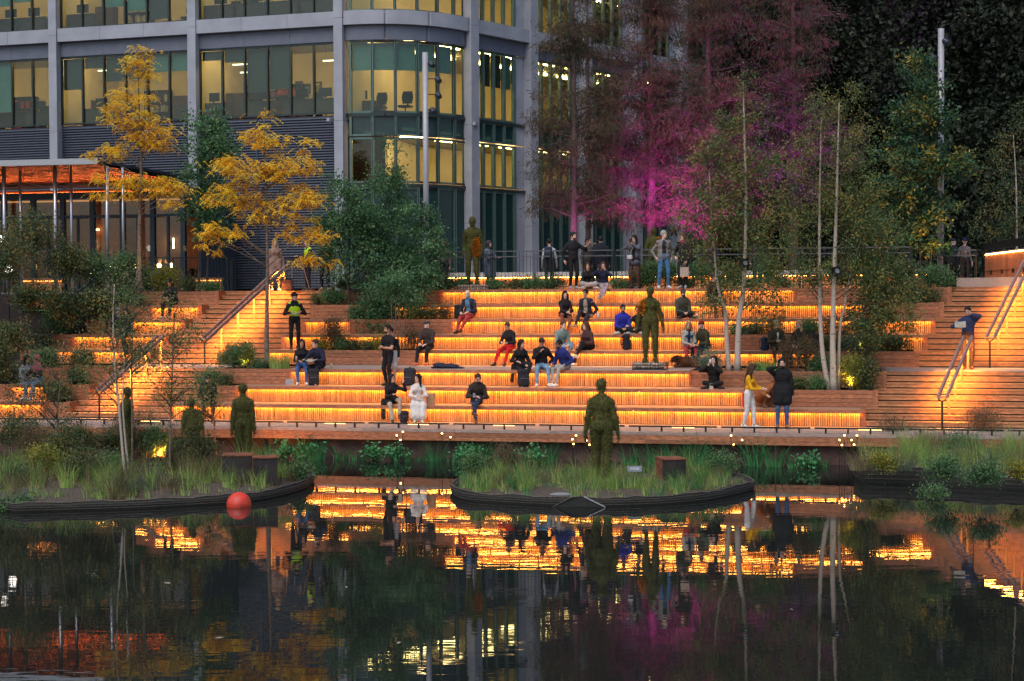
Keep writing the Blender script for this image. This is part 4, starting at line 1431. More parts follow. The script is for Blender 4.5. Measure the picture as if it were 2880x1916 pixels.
def crown(parent, name, lobes, nclump, per, L, W, m, rg, style='oval', cr=.28, trunk=None, limbm=None, limb_r=.02, nlimb=0, flat=.8, shell=2.2, out=.5, droop=0.0, val=(.0, 1.0), vjit=.25, limbfrom=.35):
    vol = np.array([l[1][0] * l[1][1] * l[1][2] for l in lobes]) ** .8
    pk = rg.choice(len(lobes), nclump, p=vol / vol.sum())
    d = rnd_unit(nclump, rg) * (rg.random(nclump) ** (1 / shell))[:, None]
    cen = np.array([l[0] for l in lobes])[pk] + d * np.array([l[1] for l in lobes])[pk]
    hgt = d[:, 2]
    cv = rg.uniform(val[0], val[1], nclump)
    n = nclump * per
    ci = np.repeat(np.arange(nclump), per)
    off = rg.normal(size=(n, 3)) * cr * .55 * rg.uniform(.6, 1.3, nclump)[ci][:, None]
    off[:, 2] *= flat
    C = cen[ci] + off
    outd = d[ci] + np.array([0, 0, .15])
    if style == 'oval':
        D = rnd_unit(n, rg) + outd * out + np.array([0, 0, -droop])
        Nn = rnd_unit(n, rg) * .8 + np.array([0, -.2, .9])
        LL = L * rg.uniform(.7, 1.25, n)
        leaf_obj(name, parent, C, D, Nn, LL, W * LL / L, m, cv[ci] + rg.normal(size=n) * vjit)
    elif style == 'frond':                          # drooping feathery compound leaves
        k = 9
        az = rnd_unit(n, rg)
        az[:, 2] = rg.uniform(-.1, .35, n)
        t = (np.arange(k) + .5) / k
        FL = L * rg.uniform(.7, 1.3, n)
        p = C[:, None, :] + az[:, None, :] * (FL[:, None] * t[None, :])[:, :, None]
        p[:, :, 2] -= (FL[:, None] * t[None, :] ** 2) * droop
        tang = np.repeat(az[:, None, :], k, 1).copy()
        tang[:, :, 2] -= 2 * droop * t[None, :]
        sgn = np.where(np.arange(k) % 2 == 0, 1., -1.)
        side = np.cross(az, np.array([0, 0, 1.]))
        side /= np.linalg.norm(side, axis=1)[:, None] + 1e-9
        D = side[:, None, :] * sgn[None, :, None] * .9 + tang * .55
        D[:, :, 2] -= .35
        pp, DD = p.reshape(-1, 3), D.reshape(-1, 3)
        vv = np.repeat(cv[ci] + rg.normal(size=n) * vjit, k)
        leaf_obj(name, parent, pp, DD, np.tile([0, -.3, 1.], (len(pp), 1)) + rnd_unit(len(pp), rg) * .5, FL.repeat(k) * .30, W, m, vv)
    elif style == 'spray':                          # fine hanging needles
        D = rnd_unit(n, rg) * .55 + outd * out + np.array([0, 0, -droop])
        LL = L * rg.uniform(.5, 1.3, n)
        leaf_obj(name, parent, C, D, rnd_unit(n, rg), LL, W, m, cv[ci] + rg.normal(size=n) * vjit)
    if nlimb and trunk is not None:
        b = MB()
        tp = np.array([tuple(p) for p in trunk])
        for c in rg.choice(nclump, min(nlimb, nclump), replace=False):
            q = cen[c]
            zt = q[2] - np.linalg.norm((q - tp[-1])[:2]) * limbfrom - .1
            zt = np.clip(zt, tp[0][2] + .12 * (tp[-1][2] - tp[0][2]), tp[-1][2])
            a = np.array([np.interp(zt, tp[:, 2], tp[:, i]) for i in range(3)])
            mid = (a + q) / 2 + rg.normal(size=3) * .06 * np.linalg.norm(q - a) + np.array([0, 0, .06 * np.linalg.norm(q - a)])
            m1, m2 = (a + mid) / 2, (mid + q) / 2 + rg.normal(size=3) * .03 * np.linalg.norm(q - a)
            r = limb_r * rg.uniform(.6, 1.2)
            b.tube([a, m1, mid, m2, q], [r, r * .85, r * .7, r * .5, r * .25], 5)
        b.build('limbs', limbm, parent, True)['kind'] = 'stuff'
    return cen
def smooth_path(pts, n=14):
    pts = np.array([tuple(p) for p in pts])
    t = np.linspace(0, 1, len(pts))
    tt = np.linspace(0, 1, n)
    if len(pts) == 2:
        return [pts[0] + (pts[1] - pts[0]) * x for x in tt]
    out = []
    for x in tt:                                    # Catmull-Rom
        f = x * (len(pts) - 1)
        i = min(int(f), len(pts) - 2)
        u = f - i
        p0, p1, p2, p3 = pts[max(i - 1, 0)], pts[i], pts[i + 1], pts[min(i + 2, len(pts) - 1)]
        out.append(.5 * ((2 * p1) + (-p0 + p2) * u + (2 * p0 - 5 * p1 + 4 * p2 - p3) * u * u + (-p0 + 3 * p1 - 3 * p2 + p3) * u ** 3))
    return out
def trunk(parent, pts, r0, r1, m, name='trunk', n=14, sides=9):
    P = smooth_path(pts, n)
    b = MB()
    rad = [r0 + (r1 - r0) * (i / (n - 1)) ** .9 for i in range(n)]
    rad[0] *= 1.25
    b.tube(P, rad, sides)
    b.build(name, m, parent, True)
    return P
def blades(parent, name, base, n, spread, hgt, wid, bend, m, rg, lean=None, val=(0, 1), k=3, zsq=1.0):
    """a tuft: n tapering curved blades rooted within spread"""
    a = rg.uniform(0, 6.283, n)
    rr = np.sqrt(rg.random(n)) * spread
    b0 = np.stack([base[0] + rr * np.cos(a), base[1] + rr * np.sin(a), np.full(n, base[2])], 1)
    az = a + rg.normal(size=n) * .7
    Hh = hgt * rg.uniform(.55, 1.15, n)
    bd = bend * rg.uniform(.3, 1.3, n)
    dirv = np.stack([np.cos(az), np.sin(az), np.zeros(n)], 1)
    side = np.stack([-np.sin(az), np.cos(az), np.zeros(n)], 1) * .6 + np.array([.6, 0, 0])
    side /= np.linalg.norm(side, axis=1)[:, None]
    V = []
    for j in range(k + 1):
        t = j / k
        c = b0 + dirv * (Hh * bd * t ** 1.8)[:, None]
        c[:, 2] += Hh * (t - .45 * bd * t ** 2.4)
        w_ = wid * (1 - t ** 1.6) + wid * .08
        V += [c - side * w_ / 2, c + side * w_ / 2]
    V = np.stack(V, 1)
    V = V.reshape(-1, 3)
    q = []
    for j in range(k):
        q.append(np.array([2 * j, 2 * j + 1, 2 * j + 3, 2 * j + 2]))
    st = (np.arange(n) * 2 * (k + 1))[:, None, None]
    Q = (st + np.array(q)[None]).reshape(-1, 4)
    me = np_mesh(name, V, Q, m)
    at = me.attributes.new('leaf', 'FLOAT', 'POINT')
    at.data.foreach_set('value', np.clip(np.repeat(rg.uniform(val[0], val[1], n), 2 * (k + 1)), 0, 1).astype(np.float32))
    return link(name, me, parent)
# foliage colours
L_YEL = leafmat('yellow_autumn_leaf', [(.58, .27, .01), (.82, .47, .02), (.92, .60, .03), (.80, .60, .06)], trans=.35)
L_GRN = leafmat('glossy_green_leaf', [(0.039, 0.098, 0.044), (0.077, 0.186, 0.077), (0.109, 0.24, 0.098), (0.197, 0.35, 0.163)], .35, .4)
L_BIR = leafmat('birch_leaf', [(0.06, 0.102, 0.036), (0.102, 0.168, 0.054), (0.168, 0.216, 0.072), (0.288, 0.204, 0.048)], .5, .3)
L_CYP = leafmat('rusty_cypress_needle', [(.045, .055, .03), (.08, .07, .04), (.12, .085, .05), (.15, .09, .05)], .7, .3)
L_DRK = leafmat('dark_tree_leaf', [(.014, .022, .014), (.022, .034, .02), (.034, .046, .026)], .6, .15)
L_MAG = leafmat('broad_green_gold_leaf', [(0.03, 0.09, 0.045), (0.053, 0.128, 0.06), (0.15, 0.18, 0.045), (0.6, 0.36, 0.045)], .4, .3)
L_OLV = leafmat('dark_olive_leaf', [(0.03, 0.061, 0.029), (0.061, 0.102, 0.041), (0.102, 0.143, 0.052), (0.204, 0.143, 0.041)], .5, .25)
L_SHR = leafmat('shrub_leaf', [(0.041, 0.103, 0.037), (0.083, 0.186, 0.062), (0.145, 0.269, 0.083), (0.103, 0.166, 0.103)], .5, .25)
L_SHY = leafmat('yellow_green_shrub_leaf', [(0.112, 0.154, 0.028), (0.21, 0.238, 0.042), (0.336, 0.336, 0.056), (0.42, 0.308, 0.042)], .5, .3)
L_SHB = leafmat('dry_brown_shrub_leaf', [(0.091, 0.065, 0.039), (0.156, 0.104, 0.058), (0.208, 0.13, 0.065), (0.117, 0.117, 0.052)], .6, .3)
L_GRA = leafmat('meadow_grass', [(0.143, 0.315, 0.071), (0.256, 0.485, 0.1), (0.458, 0.6, 0.171), (0.7, 0.628, 0.285)], .5, .3)
L_DRY = leafmat('dry_grass', [(0.208, 0.156, 0.078), (0.312, 0.247, 0.13), (0.39, 0.325, 0.195), (0.156, 0.169, 0.065)], .6, .3)
L_REE = leafmat('pond_reed', [(0.045, 0.202, 0.078), (0.078, 0.291, 0.101), (0.134, 0.381, 0.134)], .4, .25)
L_BLU = leafmat('blue_grey_sedge', [(0.12, 0.192, 0.132), (0.192, 0.264, 0.18), (0.312, 0.336, 0.204)], .5, .25)
M_BARKY = mat('grey_brown_bark', (.16, .12, .09), .9, var=.35, scale=14, bump=.5)
M_BARKD = mat('dark_bark', (.07, .05, .04), .9, var=.35, scale=12, bump=.5)
M_BARKC = mat('cypress_bark', (.14, .09, .075), .9, var=.35, scale=9, aniso=(6, 6, 1), bump=.5)
def birch_bark():
    m, nt, N, L, P = _new('birch_bark')
    g = N.new('ShaderNodeNewGeometry')
    mp = N.new('ShaderNodeMapping')
    mp.inputs['Scale'].default_value = (3, 3, 11)
    L.new(g.outputs['Position'], mp.inputs[0])
    n = N.new('ShaderNodeTexNoise')
    n.inputs['Scale'].default_value = 2.4
    n.inputs['Detail'].default_value = 6
    n.inputs['Roughness'].default_value = .65
    L.new(mp.outputs[0], n.inputs['Vector'])
    r = N.new('ShaderNodeValToRGB')
    r.color_ramp.elements[0].position, r.color_ramp.elements[1].position = .60, .66
    r.color_ramp.elements[0].color = (.44, .37, .30, 1)
    r.color_ramp.elements[1].color = (.05, .04, .035, 1)
    L.new(n.outputs['Fac'], r.inputs[0])
    L.new(r.outputs[0], P.inputs['Base Color'])
    P.inputs['Roughness'].default_value = .75
    return m
M_BIRCH = birch_bark()
def lobe(px, py, rx, ry, Y, dz=1.0, org=None):       # an ellipsoid of crown seen at (px, py) with pixel half sizes
    c = atY(px, py, Y)
    k = Y / F_PX
    if org is not None:
        c = c - org
    return (np.array(c), (rx * k, min(rx, ry * 1.2) * k * dz, ry * k))
def tree(name, label, base, cat='tree', group=None):
    return thing(name, label, cat, base, 0, group)
rg = np.random.default_rng(3)
# two yellow trees
def yellow(label, base, path, lobes, seed, nc, lim):
    t = tree('yellow_tree', label, base, group='yellow autumn trees')
    rg = np.random.default_rng(seed)
    P = trunk(t, [Vector(p) - base for p in path], .085, .012, M_BARKY)
    crown(t, 'crown', [lobe(*l, Y=base.y, org=base, dz=.9) for l in lobes], int(nc * .8), 15, .25, .034, L_YEL, rg, 'frond', .33, P, M_BARKY, .022, lim, flat=.36, shell=2.6, droop=.55, limbfrom=.5)
b = gy(393, 53.9, PLAZA - .1)
Yb = b.y
yellow('tall narrow yellow tree standing in front of the restaurant canopy', b, [b, atY(392, 640, Yb), atY(397, 480, Yb), atY(392, 330, Yb), atY(386, 130, Yb)],
       [(388, 165, 40, 40), (395, 225, 50, 45), (375, 310, 85, 60), (400, 370, 90, 45), (330, 430, 80, 30), (440, 400, 50, 40), (300, 425, 65, 25), (400, 520, 85, 40), (290, 545, 75, 25), (470, 535, 55, 45), (330, 500, 60, 28), (480, 575, 30, 22)], 21, 165, 46)
b = A(U(749, 2.6, 1.4), 2.6, TOP[3] - .06)
Yb = b.y
yellow('yellow tree on the terrace planter in front of the blue grey louvres', b, [b, atY(750, 900, Yb), atY(752, 740, Yb), atY(748, 560, Yb), atY(742, 330, Yb)],
       [(742, 335, 40, 30), (740, 390, 60, 38), (860, 400, 35, 24), (670, 480, 75, 55), (760, 470, 60, 45), (850, 470, 50, 30), (650, 560, 75, 45), (830, 560, 80, 50), (620, 640, 65, 32), (720, 600, 60, 35), (850, 640, 75, 36), (880, 670, 45, 30), (600, 690, 50, 22), (905, 735, 35, 15), (860, 730, 45, 15)], 22, 190, 52)
# slim dark green tree between them
b = gy(560, 56.5, PLAZA - .1)
t = tree('slim_green_tree', 'slim dark green tree between the two yellow trees', b)
rg = np.random.default_rng(31)
P = trunk(t, [Vector((0, 0, 0)), atY(562, 600, b.y) - b, atY(568, 360, b.y) - b], .05, .01, M_BARKD)
trunk(t, [Vector((.25, 0, 0)), atY(590, 600, b.y) - b, atY(600, 400, b.y) - b], .04, .01, M_BARKD, 'stem')
crown(t, 'crown', [lobe(*l, Y=b.y, org=b) for l in [(590, 350, 55, 40), (570, 420, 60, 45), (610, 440, 60, 50), (560, 500, 60, 45), (600, 560, 60, 45), (545, 580, 45, 50), (590, 650, 50, 40)]], 130, 60, .13, .07, L_GRN, rg, cr=.36, trunk=P, limbm=M_BARKD, limb_r=.014, nlimb=30)
# big green bush trees in the middle
def bigbush(label, base, stems, lobes, seed, nc, per, L=.105, lm=None, cat='shrub', name='broadleaf_bush'):
    t = tree(name, label, base, cat)
    rg = np.random.default_rng(seed)
    P = None
    for k, (dx, tp) in enumerate(stems):
        q = trunk(t, [Vector((dx, 0, 0)), (Vector((dx, 0, 0)) + (atY(tp[0], tp[1], base.y) - base)) / 2 + Vector((rg.normal() * .1, 0, .1)), atY(tp[0], tp[1], base.y) - base], .035, .008, M_BARKD, 'stem', 10, 7)
        P = P or q
    crown(t, 'crown', [lobe(*l, Y=base.y, org=base) for l in lobes], nc, per, L, L * .5, lm or L_GRN, rg, cr=.32, trunk=P, limbm=M_BARKD, limb_r=.013, nlimb=40, val=(0, 1.0 if name != 'broadleaf_tree' else .72), vjit=.2)
    return t
bb = A(U(1015, FACE[7] + .4, 3.2), FACE[7] + .45, TOP[7] - .06)
bigbush('big rounded green bush in the middle, in front of the office corner', bb, [(-.3, (950, 560)), (0, (1040, 560)), (.25, (1110, 450)), (-.1, (1000, 640)), (.35, (1170, 640))],
        [(1105, 440, 35, 45), (1090, 520, 70, 50), (960, 540, 60, 50), (1000, 610, 90, 55), (1120, 610, 90, 60), (930, 650, 50, 60), (1210, 640, 50, 45), (1060, 690, 120, 60), (1180, 720, 90, 60), (960, 740, 50, 50), (1080, 780, 110, 50), (1210, 790, 60, 35)], 41, 330, 75)
bf = A(U(1120, FACE[6] + .4, 2.7), FACE[6] + .4, TOP[6] - .06)
bigbush('thin multi stemmed shrub standing in the sixth tier planter', bf, [(-.15, (1080, 760)), (-.03, (1110, 740)), (.08, (1150, 760)), (.16, (1190, 800))],
        [(1100, 840, 80, 30), (1060, 875, 60, 28), (1170, 800, 60, 35), (1060, 920, 50, 20), (1220, 760, 40, 30)], 42, 90, 60)
bf = A(U(1125, FACE[4] + .4, 1.8), FACE[4] + .5, TOP[4] - .06)
t = tree('slender_stemmed_shrub', 'cluster of slender brown stems rising from the planter behind the man in black', bf, 'shrub')
for k, (dx, tpx) in enumerate(((-.12, 1100), (-.04, 1112), (.05, 1122), (.12, 1138), (.2, 1150))):
    trunk(t, [Vector((dx, .05 * (k % 2), 0)), atY(tpx + 2, 900, bf.y) - bf, atY(tpx, 800, bf.y) - bf], .022, .01, M_BARKY, 'stem', 8, 7)
crown(t, 'crown', [lobe(*l, Y=bf.y, org=bf) for l in [(1115, 800, 60, 35), (1160, 840, 40, 35)]], 40, 50, .1, .05, L_GRN, np.random.default_rng(43), cr=.3)
# cypresses with rusty needles
def cypress(label, px, Y, ytop, lobes, seed, nc, per, lm=None, r0=.22, lean=0):
    base = gy(px, Y, PLAZA - .1)
    t = tree('cypress_tree', label, base, group='rusty cypress trees')
    rg = np.random.default_rng(seed)
    tp = atY(px + lean, ytop, Y) - base
    P = trunk(t, [Vector((0, 0, 0)), tp * .4 + Vector((.05, 0, 0)), tp * .75, tp], r0, .03, M_BARKC)
    crown(t, 'crown', [lobe(*l, Y=Y, org=base, dz=.8) for l in lobes], int(nc * 1.35), per, .28, .030, lm or L_CYP, rg, 'spray', .5, P, M_BARKC, .03, int(nc * .5), flat=.5, shell=2.0, droop=.55, limbfrom=.15, out=.35)
cypress('thin rusty cypress in front of the glazed wing, its trunk bare', 1612, 60, -120, [(1600, 120, 90, 90), (1560, 300, 80, 110), (1690, 330, 90, 120), (1600, 480, 130, 110), (1540, 560, 60, 60), (1690, 560, 80, 70), (1620, 0, 60, 100)], 51, 190, 55, r0=.16)
cypress('second thin cypress trunk just right of the first', 1652, 63, -80, [(1660, 100, 60, 120), (1690, 380, 80, 120), (1650, 560, 90, 80)], 52, 80, 55, r0=.13)
cypress('broad cypress washed in magenta light', 1830, 62, -160, [(1830, 30, 120, 120), (1790, 200, 130, 110), (1880, 330, 150, 120), (1960, 280, 60, 80), (1760, 430, 120, 90), (1880, 500, 150, 110), (1950, 600, 100, 60), (1780, 600, 110, 60)], 53, 330, 75)
cypress('dark cypress behind the magenta one', 1990, 68, -200, [(1990, 0, 140, 160), (2000, 250, 150, 140), (2080, 420, 120, 140), (1940, 420, 100, 120), (2030, 600, 160, 80)], 54, 260, 70)
cypress('magenta tinged cypress behind the left birches', 2230, 70, -150, [(2230, 50, 140, 200), (2200, 320, 150, 140), (2300, 420, 130, 130), (2200, 560, 160, 90)], 55, 240, 70)
# birches
def birch(label, base, paths, lobes, seed, nc, per, L=.075, r=.08, lm=None, group='birch trees', droop=.6, limb=36, name='birch_tree', bark=None):
    t = tree(name, label, base, group=group)
    rg = np.random.default_rng(seed)
    P = None
    for path in paths:
        q = trunk(t, [Vector(p) - base for p in path], r, .012, bark or M_BIRCH, 'trunk', 18, 10)
        P = P or q
    if nc:
        crown(t, 'crown', [lobe(*l, Y=base.y, org=base, dz=.75) for l in lobes], int(nc * .66), int(per * .74), L, L * .66, lm or L_BIR, rg, cr=.27, trunk=P, limbm=M_BARKD, limb_r=.014, nlimb=limb, flat=1.2, droop=droop, limbfrom=.6)
    return t
def onp(pts, Y): return [atY(x, y, Y) for x, y in pts]
b1 = A(U(2050, FACE[3] + .45, 1.4), FACE[3] + .5, TOP[3] - .06)
birch('left birch of the pair on the long planter, leaning left', b1, [[b1] + onp([(2044, 960), (2040, 880), (2018, 801), (2006, 664), (1994, 480)], b1.y)],
      [(2000, 420, 80, 70), (1960, 560, 80, 80), (2010, 640, 70, 70), (1950, 690, 60, 50), (2030, 780, 60, 50), (1990, 860, 50, 30)], 61, 130, 85)
b2 = A(U(2074, FACE[3] + .4, 1.4), FACE[3] + .4, TOP[3] - .06)
birch('straight right birch of the pair on the long planter', b2, [[b2] + onp([(2078, 905), (2092, 801), (2098, 572), (2094, 400), (2090, 230)], b2.y)],
      [(2085, 240, 50, 50), (2100, 340, 90, 80), (2120, 480, 110, 90), (2090, 620, 110, 90), (2150, 720, 80, 60), (2120, 830, 90, 45), (2160, 880, 60, 30), (2050, 560, 70, 80)], 62, 210, 95, r=.098)
b3 = A(U(2332, FACE[2] + .4, .9), FACE[2] + .5, TOP[2] - .06)
birch('left stem of the right birch clump, pale and straight', b3, [[b3] + onp([(2313, 988), (2305, 821), (2305, 602), (2307, 460), (2310, 330)], b3.y)],
      [(2310, 320, 60, 60), (2290, 450, 100, 90), (2260, 600, 100, 90), (2240, 720, 80, 70), (2300, 780, 80, 60)], 63, 170, 100, L=.06)
b4 = A(U(2345, FACE[2] + .35, .9), FACE[2] + .38, TOP[2] - .06)
birch('thick middle stem of the right birch clump', b4, [[b4] + onp([(2342, 964), (2346, 780), (2352, 600), (2356, 440), (2360, 290)], b4.y)],
      [(2375, 280, 60, 40), (2400, 370, 100, 80), (2420, 500, 110, 100), (2440, 640, 110, 90), (2400, 740, 100, 70), (2380, 560, 80, 90)], 64, 230, 105, r=.098, L=.06)
b5 = A(U(2358, FACE[2] + .5, .9), FACE[2] + .58, TOP[2] - .06)
birch('right leaning stem of the right birch clump', b5, [[b5] + onp([(2362, 931), (2375, 862), (2395, 760), (2430, 640)], b5.y)],
      [(2470, 760, 80, 70), (2500, 840, 90, 60), (2450, 880, 90, 50), (2520, 900, 80, 40), (2420, 940, 60, 40)], 65, 170, 95, r=.05)
# broad leaved tree with gold leaves by the right pole
b = gy(2590, 54.5, PLAZA - .1)
bigbush('broad leaved tree with golden leaves in front of the right lamp pole', b, [(0, (2580, 420)), (.25, (2640, 330)), (-.2, (2530, 500))],
        [(2560, 160, 25, 30), (2600, 230, 60, 60), (2570, 320, 80, 60), (2640, 330, 60, 60), (2560, 430, 90, 70), (2650, 460, 80, 60), (2700, 470, 40, 40), (2600, 560, 100, 60), (2530, 640, 90, 60), (2640, 620, 60, 50), (2590, 700, 90, 40), (2490, 560, 60, 70)], 71, 230, 60, .15, L_MAG, 'tree', 'broadleaf_tree')
# pale birch at the right picture edge and dark trees behind
b = gy(2862, 60, PLAZA - .1)
birch('dim birch at the right picture edge', b, [[b] + onp([(2860, 700), (2858, 520), (2850, 380)], 60)], [(2860, 350, 60, 70), (2820, 480, 80, 90), (2870, 600, 80, 80), (2800, 640, 70, 60)], 66, 150, 70, L=.08, lm=L_OLV, r=.06)
DARK = [(1920, 84, 300, 'tallest dark tree behind the magenta cypress'), (2150, 80, 320, 'dark tree behind the birch pair'), (2400, 77, 330, 'dark tree behind the right birch clump'), (2640, 74, 320, 'dark tree behind the right lamp pole'), (2860, 72, 300, 'dark tree at the right picture edge behind the ramp'), (2280, 90, 330, 'far dark tree between the two birch groups'), (2540, 90, 320, 'far dark tree left of the right lamp pole'), (2780, 88, 330, 'far dark tree above the ramp'), (3080, 76, 320, 'dark tree just beyond the right picture edge'), (1740, 100, 260, 'far dark tree beyond the glazed wing'), (1790, 80, 240, 'dark tree hiding the end of the glazed wing')]
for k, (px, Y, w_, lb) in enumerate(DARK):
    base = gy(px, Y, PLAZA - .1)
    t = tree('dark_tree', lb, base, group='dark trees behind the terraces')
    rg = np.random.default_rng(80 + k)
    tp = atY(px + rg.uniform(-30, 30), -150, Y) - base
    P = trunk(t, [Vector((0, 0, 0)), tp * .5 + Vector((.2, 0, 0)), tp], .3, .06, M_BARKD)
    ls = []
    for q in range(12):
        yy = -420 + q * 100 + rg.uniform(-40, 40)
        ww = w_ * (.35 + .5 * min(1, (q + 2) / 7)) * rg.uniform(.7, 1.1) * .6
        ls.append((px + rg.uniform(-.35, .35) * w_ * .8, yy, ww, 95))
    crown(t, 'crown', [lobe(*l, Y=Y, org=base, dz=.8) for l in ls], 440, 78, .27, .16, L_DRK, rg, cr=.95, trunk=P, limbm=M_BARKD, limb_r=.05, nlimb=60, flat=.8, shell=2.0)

# far off wood closing the view
rg = np.random.default_rng(99)
n = 26000
px, zz = rg.uniform(1500, 3500, n), rg.uniform(0, 1, n)
Yw = rg.uniform(104, 122, n)
C = np.stack([(px - 1440) / F_PX * Yw, Yw, PLAZA + zz ** .9 * (23 + 3 * np.sin(px / 90) + 2 * np.sin(px / 37))], 1)
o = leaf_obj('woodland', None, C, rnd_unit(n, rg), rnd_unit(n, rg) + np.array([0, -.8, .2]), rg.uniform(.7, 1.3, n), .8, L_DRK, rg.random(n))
tag(o, 'dark wood far behind the terraces', 'woodland', kind='stuff')
# ------------------------------------------------------------------ planter shrubs
def shrub(label, base, wpx, hpx, lm=None, L=.06, nc=None, per=55, seed=None, name='shrub', style='oval', dens=1.0, group='planter shrubs', W=None, top=1.0, droop=0.0):
    k = base.y / F_PX
    w_, h_ = wpx * k, hpx * k
    t = tree(name, label, base, 'shrub' if name != 'grass_clump' else 'grass', group)
    rg = np.random.default_rng(seed if seed is not None else int(abs(base.x * 977 + base.z * 313 + wpx)) % 100000)
    b = MB()
    for q in range(5):
        a = rg.uniform(-.5, .5) * w_ * .6
        b.tube([(a * .2, 0, -.02), (a * .6, rg.uniform(-.1, .1) * w_, h_ * .45), (a, rg.uniform(-.2, .2) * w_, h_ * .85)], [.012, .009, .004], 5)
    b.build('stems', M_BARKD, t)
    lobes = []
    for q in range(5):
        lobes.append((np.array([rg.uniform(-.28, .28) * w_, rg.uniform(-.2, .2) * w_, h_ * rg.uniform(.35, .68)]), (w_ * rg.uniform(.22, .36), w_ * .28, h_ * rg.uniform(.25, .36))))
    n = nc or max(12, int(26 * dens * (w_ * h_) / .25 + 8))
    crown(t, 'foliage', lobes, min(n, 110), per, L, W or L * .55, lm or L_SHR, rg, style, cr=.16 + .1 * min(w_, h_), shell=2.0, droop=droop)
    return t
def onp_(i, px, dv=.42):
    v = FACE[i] + dv
    return A(U(px, v, TOP[i]), v, TOP[i] - .055)
